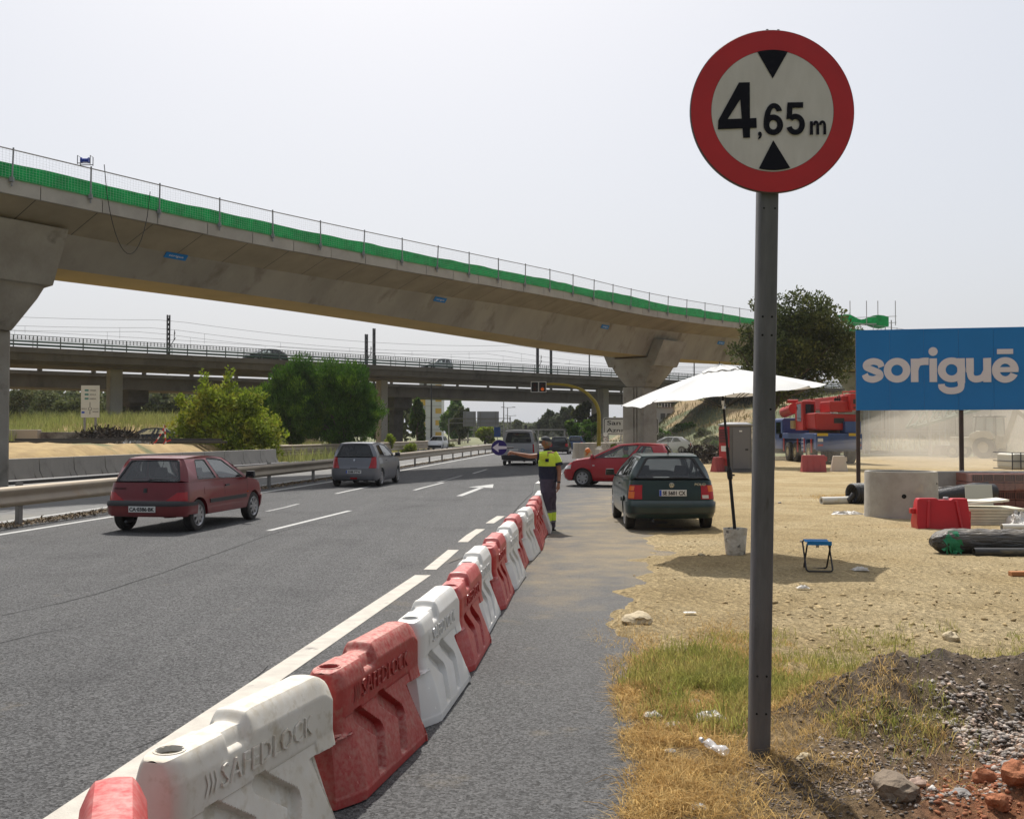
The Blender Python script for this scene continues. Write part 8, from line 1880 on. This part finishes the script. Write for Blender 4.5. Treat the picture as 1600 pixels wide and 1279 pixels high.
# yellow green bush behind the concrete blocks
d_ = 61; x0 = (352 - 800) / F * d_; bl = rb(262, 445, 604, 726, d_, 3, 13, 1, x0) 
for px, py in ((318, 598), (356, 596), (286, 625), (395, 640), (430, 660)): v = pix(px, py, d_); bl.append((v.x - x0, 0, v.z, .45, .45, .8))
for px in (285, 320, 360, 400, 425): v = pix(px, 695, d_); bl.append((v.x - x0, 0, v.z, .9, .9, .8))
hw_ = 3.5; bl += [(u * hw_, 0, pix(300, v, d_).z, 1.5, 1.2, .9) for u, v in ((-.5, 650), (.5, 655), (0, 640), (0, 615), (-.3, 625), (.35, 630), (-.7, 675), (.7, 680), (0, 680))]
tree('broadleaf_bush', 'large loose yellow green bush behind the row of concrete barrier blocks', (x0, d_, 0), bl, 26000, .21, LYG, .9, .12, 11, 'bush', shape='spray', fill=.2, aspect=.3, sub=8)
for px0, px1, py0, py1, d_, sd_, lb_ in ((386, 522, 556, 716, 76, 21, 'left of the two feathery bright green trees in the middle distance'), (462, 600, 556, 716, 74, 22, 'right of the two feathery bright green trees, beside the viaduct pier')):
    x0 = ((px0 + px1) / 2 - 800) / F * d_; bl = rb(px0, px1, py0, py1 - 4, d_, sd_, 11, .9, x0)
    cx_, hw_ = 0, (px1 - px0) / 2 / F * d_; bl += [(u * hw_, 0, pix(px0, v, d_).z, hw_ * .34, hw_ * .4, .75) for u, v in ((-.55, 665), (.5, 665), (0, 640), (-.5, 620), (.5, 615), (0, 595), (-.3, 588), (.35, 585), (0, 680), (-.75, 640), (.75, 645))]
    tree('feathery_tree', lb_, (x0, d_, 0), bl, 60000, .24, LFG, 1.6, .2, sd_, group='feathery green trees', shape='feather', fill=.6, aspect=.12, sub=9)
# dark olive tree behind the sign post
d_ = 52; x0 = (1204 - 800) / F * d_; bl = rb(1136, 1334, 452, 622, d_, 31, 15, .9, x0)
for px, py, s in ((1185, 478, .5), (1240, 466, .6), (1287, 488, .45), (1155, 545, .6), (1325, 560, .6), (1305, 585, .6), (1170, 520, .6), (1215, 615, .7), (1160, 585, .5)): v = pix(px, py, d_); bl.append((v.x - x0, 0, v.z, s * 1.3, s, s))
tree('dark_leafy_tree', 'dark olive green tree rising behind the sign post and parasol', (x0, d_, 0), bl, 36000, .15, LDK, 3.4, .2, 33, shape='spray', fill=.25, aspect=.3, sub=9)
# background trees on the left under the viaduct
lt = [(15, 95, 600, 668, 120, LOV, 'olive coloured tree under the viaduct at the far left'), (60, 140, 606, 672, 112, LDK, 'very dark tree behind the white direction board'), (150, 215, 612, 668, 118, LOV, 'pale olive tree between the board and the sooty pier'), (215, 290, 606, 672, 122, LOV, 'olive tree right of the sooty pier'), (250, 330, 622, 680, 105, LDK, 'dark shrubby tree behind the yellow green bush'), (340, 420, 612, 690, 100, LMG, 'green tree filling the gap left of the feathery trees')]
for i, (a, b, c_, e, d_, m_, lb_) in enumerate(lt):
    x0 = ((a + b) / 2 - 800) / F * d_; tree('background_tree', lb_, (x0, d_, 0), rb(a - 22, b + 22, c_ - 4, e + 26, d_, 40 + i, 8, .8, x0), 7500, .34, m_, 2.2, .2, 40 + i, group='trees beyond the viaduct on the left', aspect=.35, fill=.2)
mt_ = [(637, 668, 622, 704, 118, LMG, 'green tree just left of the yellow apartment block'), (688, 745, 624, 694, 190, LMG, 'bright green tree behind the sign gantry boards'), (700, 735, 640, 700, 160, LDK, 'dark cypress like tree left of the sign gantry'), (741, 775, 668, 700, 170, LYG, 'small yellowish tree under the sign gantry'), (838, 868, 642, 690, 210, LGY, 'left tall grey green eucalyptus beside the far road'), (862, 905, 636, 694, 190, LGY, 'right tall grey green eucalyptus beside the far road'), (882, 945, 628, 704, 130, LDK, 'dark tall tree against the sky left of the yellow mast'), (880, 925, 650, 705, 105, LMG, 'bright green tree by the road left of the yellow mast'), (905, 940, 655, 708, 100, LMG, 'second bright green tree nearer the yellow mast'), (800, 822, 657, 688, 300, LDK, 'distant tree left of the far signals'), (820, 850, 660, 688, 290, LGY, 'distant tree between the far signals')]
for i, (a, b, c_, e, d_, m_, lb_) in enumerate(mt_):
    x0 = ((a + b) / 2 - 800) / F * d_; tree('roadside_tree', lb_, (x0, d_, 0), rb(a, b, c_, e - 6, d_, 60 + i, 8, .8, x0), 6500, .0032 * d_ , m_, max(2, (688 - c_) / F * d_ * .4), .22, 60 + i, group='trees along the far road', aspect=.4, fill=.2)
fw = MB()
V = leaves([((px - 800) / F * 420, 420 + (k % 3) * 10, 2.5 + 2.6 * abs(noise.noise(Vector((px * .07, 1, 2)))), 7, 5, 3.4) for k, px in enumerate(range(735, 960, 9))] + [((px - 800) / F * 300, 300, 2.5, 7, 4, 3.5) for px in range(930, 1010, 12)] + [((px - 800) / F * 150, 150, 4.2 + 2 * abs(noise.noise(Vector((px * .05, 4, 2)))), 4.5, 3, 4.2) for px in range(-20, 640, 22)], 48000, .8, 77, aspect=.5); tag(np_mesh('distant_woodland', V, np.arange(len(V)).reshape(-1, 4), LOV), kind='stuff')
# shrubs on the hillside
hs_ = [(1070, 668, 14, 'round dark shrub on the dry hillside above the rubble heap'), (1095, 652, 17, 'largest shrub on the dry hillside top'), (1045, 690, 20, 'grey green shrub low on the hillside beside the pier'), (1033, 680, 14, 'smaller shrub beside the right edge of the pier'), (1112, 690, 15, 'green shrub left of the toilet on the hillside'), (1190, 650, 13, 'bush right of the bowl shaped pier cap'), (1120, 700, 14, 'low bush behind the portable toilet'), (1100, 678, 12, 'middle shrub on the dry slope'), (1128, 672, 12, 'shrub near the bowl shaped pier')]
for i, (px, py, s, lb_) in enumerate(hs_):
    d_ = interp(py, [(650, 152), (700, 100)]); x0 = (px - 800) / F * d_; z0 = pix(px, py + s * .8, d_).z; r_ = s / F * d_
    tree('hillside_shrub', lb_, (x0, d_, z0), [(0, 0, r_ * .8, r_, r_, r_ * .8), (r_ * .6, 0, r_ * .6, r_ * .6, r_ * .6, r_ * .6), (-r_ * .6, 0, r_ * .6, r_ * .6, r_ * .6, r_ * .6)], 2500, .3, (LMG, LDK, LGY)[i % 3], r_ * .5, .08, 90 + i, 'shrub', 'shrubs on the dry hillside', aspect=.4, fill=.2)
for i, (px, py, d_, s, lb_) in enumerate(((608, 690, 84, 11, 'small shrub at the foot of the pale viaduct pier'), (960, 700, 60, 8, 'yellow flowering weed left of the concrete pier'), (700, 700, 130, 9, 'low brown shrub beside the far guardrail'), (640, 702, 88, 12, 'low shrub beside the guardrail end'))):
    x0 = (px - 800) / F * d_; r_ = s / F * d_; tree('roadside_shrub', lb_, (x0, d_, 0), [(0, 0, pix(px, py, d_).z, r_, r_, r_)], 1800, .14, LYG, .3, .05, 120 + i, 'shrub', 'low shrubs along the road', shape='spray', aspect=.3, fill=.1)
# ---- grass blades
def blades(name, fpos, n, h, wd, mat, seed, lean=.5, zf=None, droop=.35):
    g_ = np.random.default_rng(seed); P = np.array([fpos(g_) for _ in range(n)]); z = np.array([zf(p[0], p[1]) for p in P]); H_ = h[0] + (h[1] - h[0]) * g_.uniform(size=n) ** 1.6
    a = g_.uniform(0, 6.283, n); L = np.stack([np.cos(a), np.sin(a)], 1) * (H_ * lean * g_.uniform(.2, 1.6, n))[:, None]; b = g_.uniform(0, 6.283, n); W_ = np.stack([np.cos(b), np.sin(b)], 1) * (wd * g_.uniform(.6, 1.5, n))[:, None]
    B0 = np.column_stack([P - W_, z - .005]); B1 = np.column_stack([P + W_, z - .005]); M0 = np.column_stack([P + L * .4 - W_ * .8, z + H_ * .6]); M1 = np.column_stack([P + L * .4 + W_ * .8, z + H_ * .6]); Tt = np.column_stack([P + L, z + H_ * (1 - droop * g_.uniform(0, 1, n))])
    V = np.stack([B0, B1, M1, M0, Tt], 1).reshape(-1, 3); i0 = np.arange(n) * 5
    F1 = np.stack([i0, i0 + 1, i0 + 2], 1); F2 = np.stack([i0, i0 + 2, i0 + 3], 1); F3 = np.stack([i0 + 3, i0 + 2, i0 + 4], 1); o = np_mesh(name, V, np.concatenate([F1, F2, F3]), mat, k=3); o['kind'] = 'stuff'; return o
GG_ = M('green_grass', (.24, .27, .06), (.42, .36, .12), scale=5, rough=.8, island=.35, trans=.42, spec=.2); GS = M('dry_straw', (.62, .44, .18), (.45, .29, .11), scale=6, rough=.85, island=.35, trans=.35, spec=.2); GY_ = M('tall_verge_grass', (.27, .32, .09), (.38, .37, .14), scale=.8, rough=.85, island=.35, trans=.25, spec=.2)
def clump(f, sc_, thr, seed, dens=1):
    def fn(g_):
        for _ in range(40):
            x, y = f(g_)
            if noise.fractal(Vector((x * sc_, y * sc_, seed)), 1, 2, 3) + g_.uniform(-.35, .35) > thr: break
        else: pass
        return (x, y)
    return fn
def gpatch(g_):    # main green tuft between asphalt and the sign post
    a = g_.uniform(0, 6.283); r = g_.uniform() ** .8; y = 6.95 + math.sin(a) * r * 1.1 + g_.normal() * .12; return (interp(y, SHOULDER) + .62 + math.cos(a) * r * .58 + g_.normal() * .06, y)
blades('green_grass', clump(gpatch, 2.2, -.12, 1), 9500, (.03, .19), .0028, GG_, 1, .6, lot_h)
blades('green_grass', clump(lambda g_: (1.35 + g_.uniform() * 1.3, 6.95 + g_.normal() * .3), 2.0, .02, 2), 4500, (.03, .15), .0027, GG_, 2, .6, lot_h)
blades('green_grass', clump(lambda g_: (1.75 + g_.uniform() * .7, 5.5 + g_.normal() * .2), 3.0, .12, 3), 900, (.03, .11), .0018, GG_, 3, .7, lot_h)
blades('sparse_weeds', clump(lambda g_: (1.3 + g_.uniform() * 3.2, 7.2 + g_.uniform() * 1.8), 1.6, .25, 4), 4500, (.02, .09), .002, GG_, 4, .8, lot_h)
def spatch(g_):
    y = 4.3 + g_.uniform() * 2.9; s = interp(y, SHOULDER); return (s + .0 + abs(g_.normal()) * .33, y)
blades('dry_straw', clump(spatch, 3.0, -.05, 5), 24000, (.015, .10), .0021, GS, 5, 1.3, lot_h, .6)
blades('dry_straw', clump(lambda g_: (1.35 + g_.uniform() * .95, 5.35 + g_.normal() * .3), 3.5, .15, 6), 1300, (.02, .09), .0015, GS, 6, 1.4, lot_h, .7)
blades('dry_straw', clump(lambda g_: (interp(7, SHOULDER) + g_.uniform() * 1.6, 7.2 + g_.normal() * .9), 2.5, -.15, 7), 14000, (.02, .10), .0018, GS, 7, 1.3, lot_h, .6)
blades('dry_straw', clump(lambda g_: (gnd(1330, 780).x + g_.normal() * .45, gnd(1330, 780).y + g_.normal() * .5), 2, -.4, 8), 2500, (.03, .12), .004, GS, 8, 1.1, lot_h, .6)
# long fallen stalks
q = MB(); rgs = random.Random(4)
for k in range(90):
    y = rgs.uniform(4.4, 6.8); x = interp(y, SHOULDER) + abs(rgs.gauss(.15, .35)); a = rgs.uniform(0, 6.28); L = rgs.uniform(.08, .3); z = lot_h(x, y) + .02; q.tube([(x, y, z), (x + math.cos(a) * L * .5, y + math.sin(a) * L * .5, z + rgs.uniform(.01, .06)), (x + math.cos(a) * L, y + math.sin(a) * L, z + rgs.uniform(0, .05))], [.0016, .0015, .0008], 4)
tag(q.build('straw_stalks', GS), kind='stuff')
# tall pale green grass on the left bank
def lz(x, y): return left_h(x, y)
def lg(g_): return (g_.uniform(-38, -19) if g_.uniform() < .6 else g_.uniform(-46, -12), 60 + g_.uniform() ** 1.3 * 42)
blades('tall_grass', lg, 60000, (.4, 1.35), .014, GY_, 9, .35, lambda x, y: (-3 if -31 < x < -17 and y < 77 else left_h(x, y)) if x < leftedge(y) else -.05)
blades('verge_grass', lambda g_: (interp(y_ := 58 + g_.uniform() * 45, OPP) - .6 - abs(g_.normal()) * 2.2, y_), 9000, (.1, .5), .01, GY_, 10, .6, lambda x, y: left_h(x, y))
blades('hillside_grass', lambda g_: (g_.uniform(16, 90), g_.uniform(96, 175)), 22000, (.3, .9), .04, M('hill_grass', (.34, .27, .12), (.16, .17, .06), scale=.12, rough=.9, island=.3, contrast=(.42, .58)), 11, .5, hill_h)
# ================================================================== DUST AND HAZE
def volume(name, label_kind, mat): pass
def vmat(name, col, dens, aniso=.3, noise_s=None, stretch=(1, 1, 1), lo=.4, hi=.7):
    m = bpy.data.materials.new(name); m.use_nodes = True; n = m.node_tree.nodes; l = m.node_tree.links; n.remove(n['Principled BSDF']); v = n.new('ShaderNodeVolumePrincipled'); v.inputs['Color'].default_value = (*col, 1); v.inputs['Anisotropy'].default_value = aniso; v.inputs['Density'].default_value = dens; l.new(v.outputs[0], n['Material Output'].inputs['Volume'])
    if noise_s:
        tc = n.new('ShaderNodeTexCoord'); t = n.new('ShaderNodeTexNoise'); t.inputs['Scale'].default_value = noise_s; t.inputs['Detail'].default_value = 3; l.new(tc.outputs['Object'], t.inputs['Vector']); r = n.new('ShaderNodeMapRange'); r.inputs[1].default_value = .42; r.inputs[2].default_value = .62; r.inputs[3].default_value = dens * .15; r.inputs[4].default_value = dens * 2.2; l.new(t.outputs[0], r.inputs[0]); l.new(r.outputs[0], v.inputs['Density'])
    return m
rows = []
def dust_cloud(name, c, r, dens):
    import bmesh
    bm = bmesh.new(); bmesh.ops.create_icosphere(bm, subdivisions=4, radius=1)
    for v in bm.verts:
        n_ = noise.fractal(v.co * 1.3 + Vector(c) * .1, 1, 2, 4); v.co *= 1 + .35 * n_; v.co = Vector((v.co.x * r[0] + c[0], v.co.y * r[1] + c[1], max(.04, v.co.z * r[2] + c[2])))
    me = bpy.data.meshes.new(name); bm.to_mesh(me); bm.free(); me.materials.append(vmat(name, (.93, .86, .74), dens, .3, .16)); o = bpy.data.objects.new(name, me); C.objects.link(o); o['kind'] = 'stuff'; return o
if DUST:
    dust_cloud('dust_cloud', (34, 64, 1.2), (13, 7, 3.0), .034)
    dust_cloud('dust_cloud', (25, 51, .5), (10, 4, 1.1), .045)
    dust_cloud('dust_cloud', (40, 72, 2.4), (14, 8, 3.2), .03)
    dust_cloud('dust_cloud', (11.5, 64, .7), (6, 6, 1.5), .03)
if HAZE:
    q = MB(); q.bx(-150, 150, -3, 460, -1.2, 17); o = q.build('haze', vmat('haze_air', (.93, .95, 1.0), .00016, .2)); o['kind'] = 'stuff'
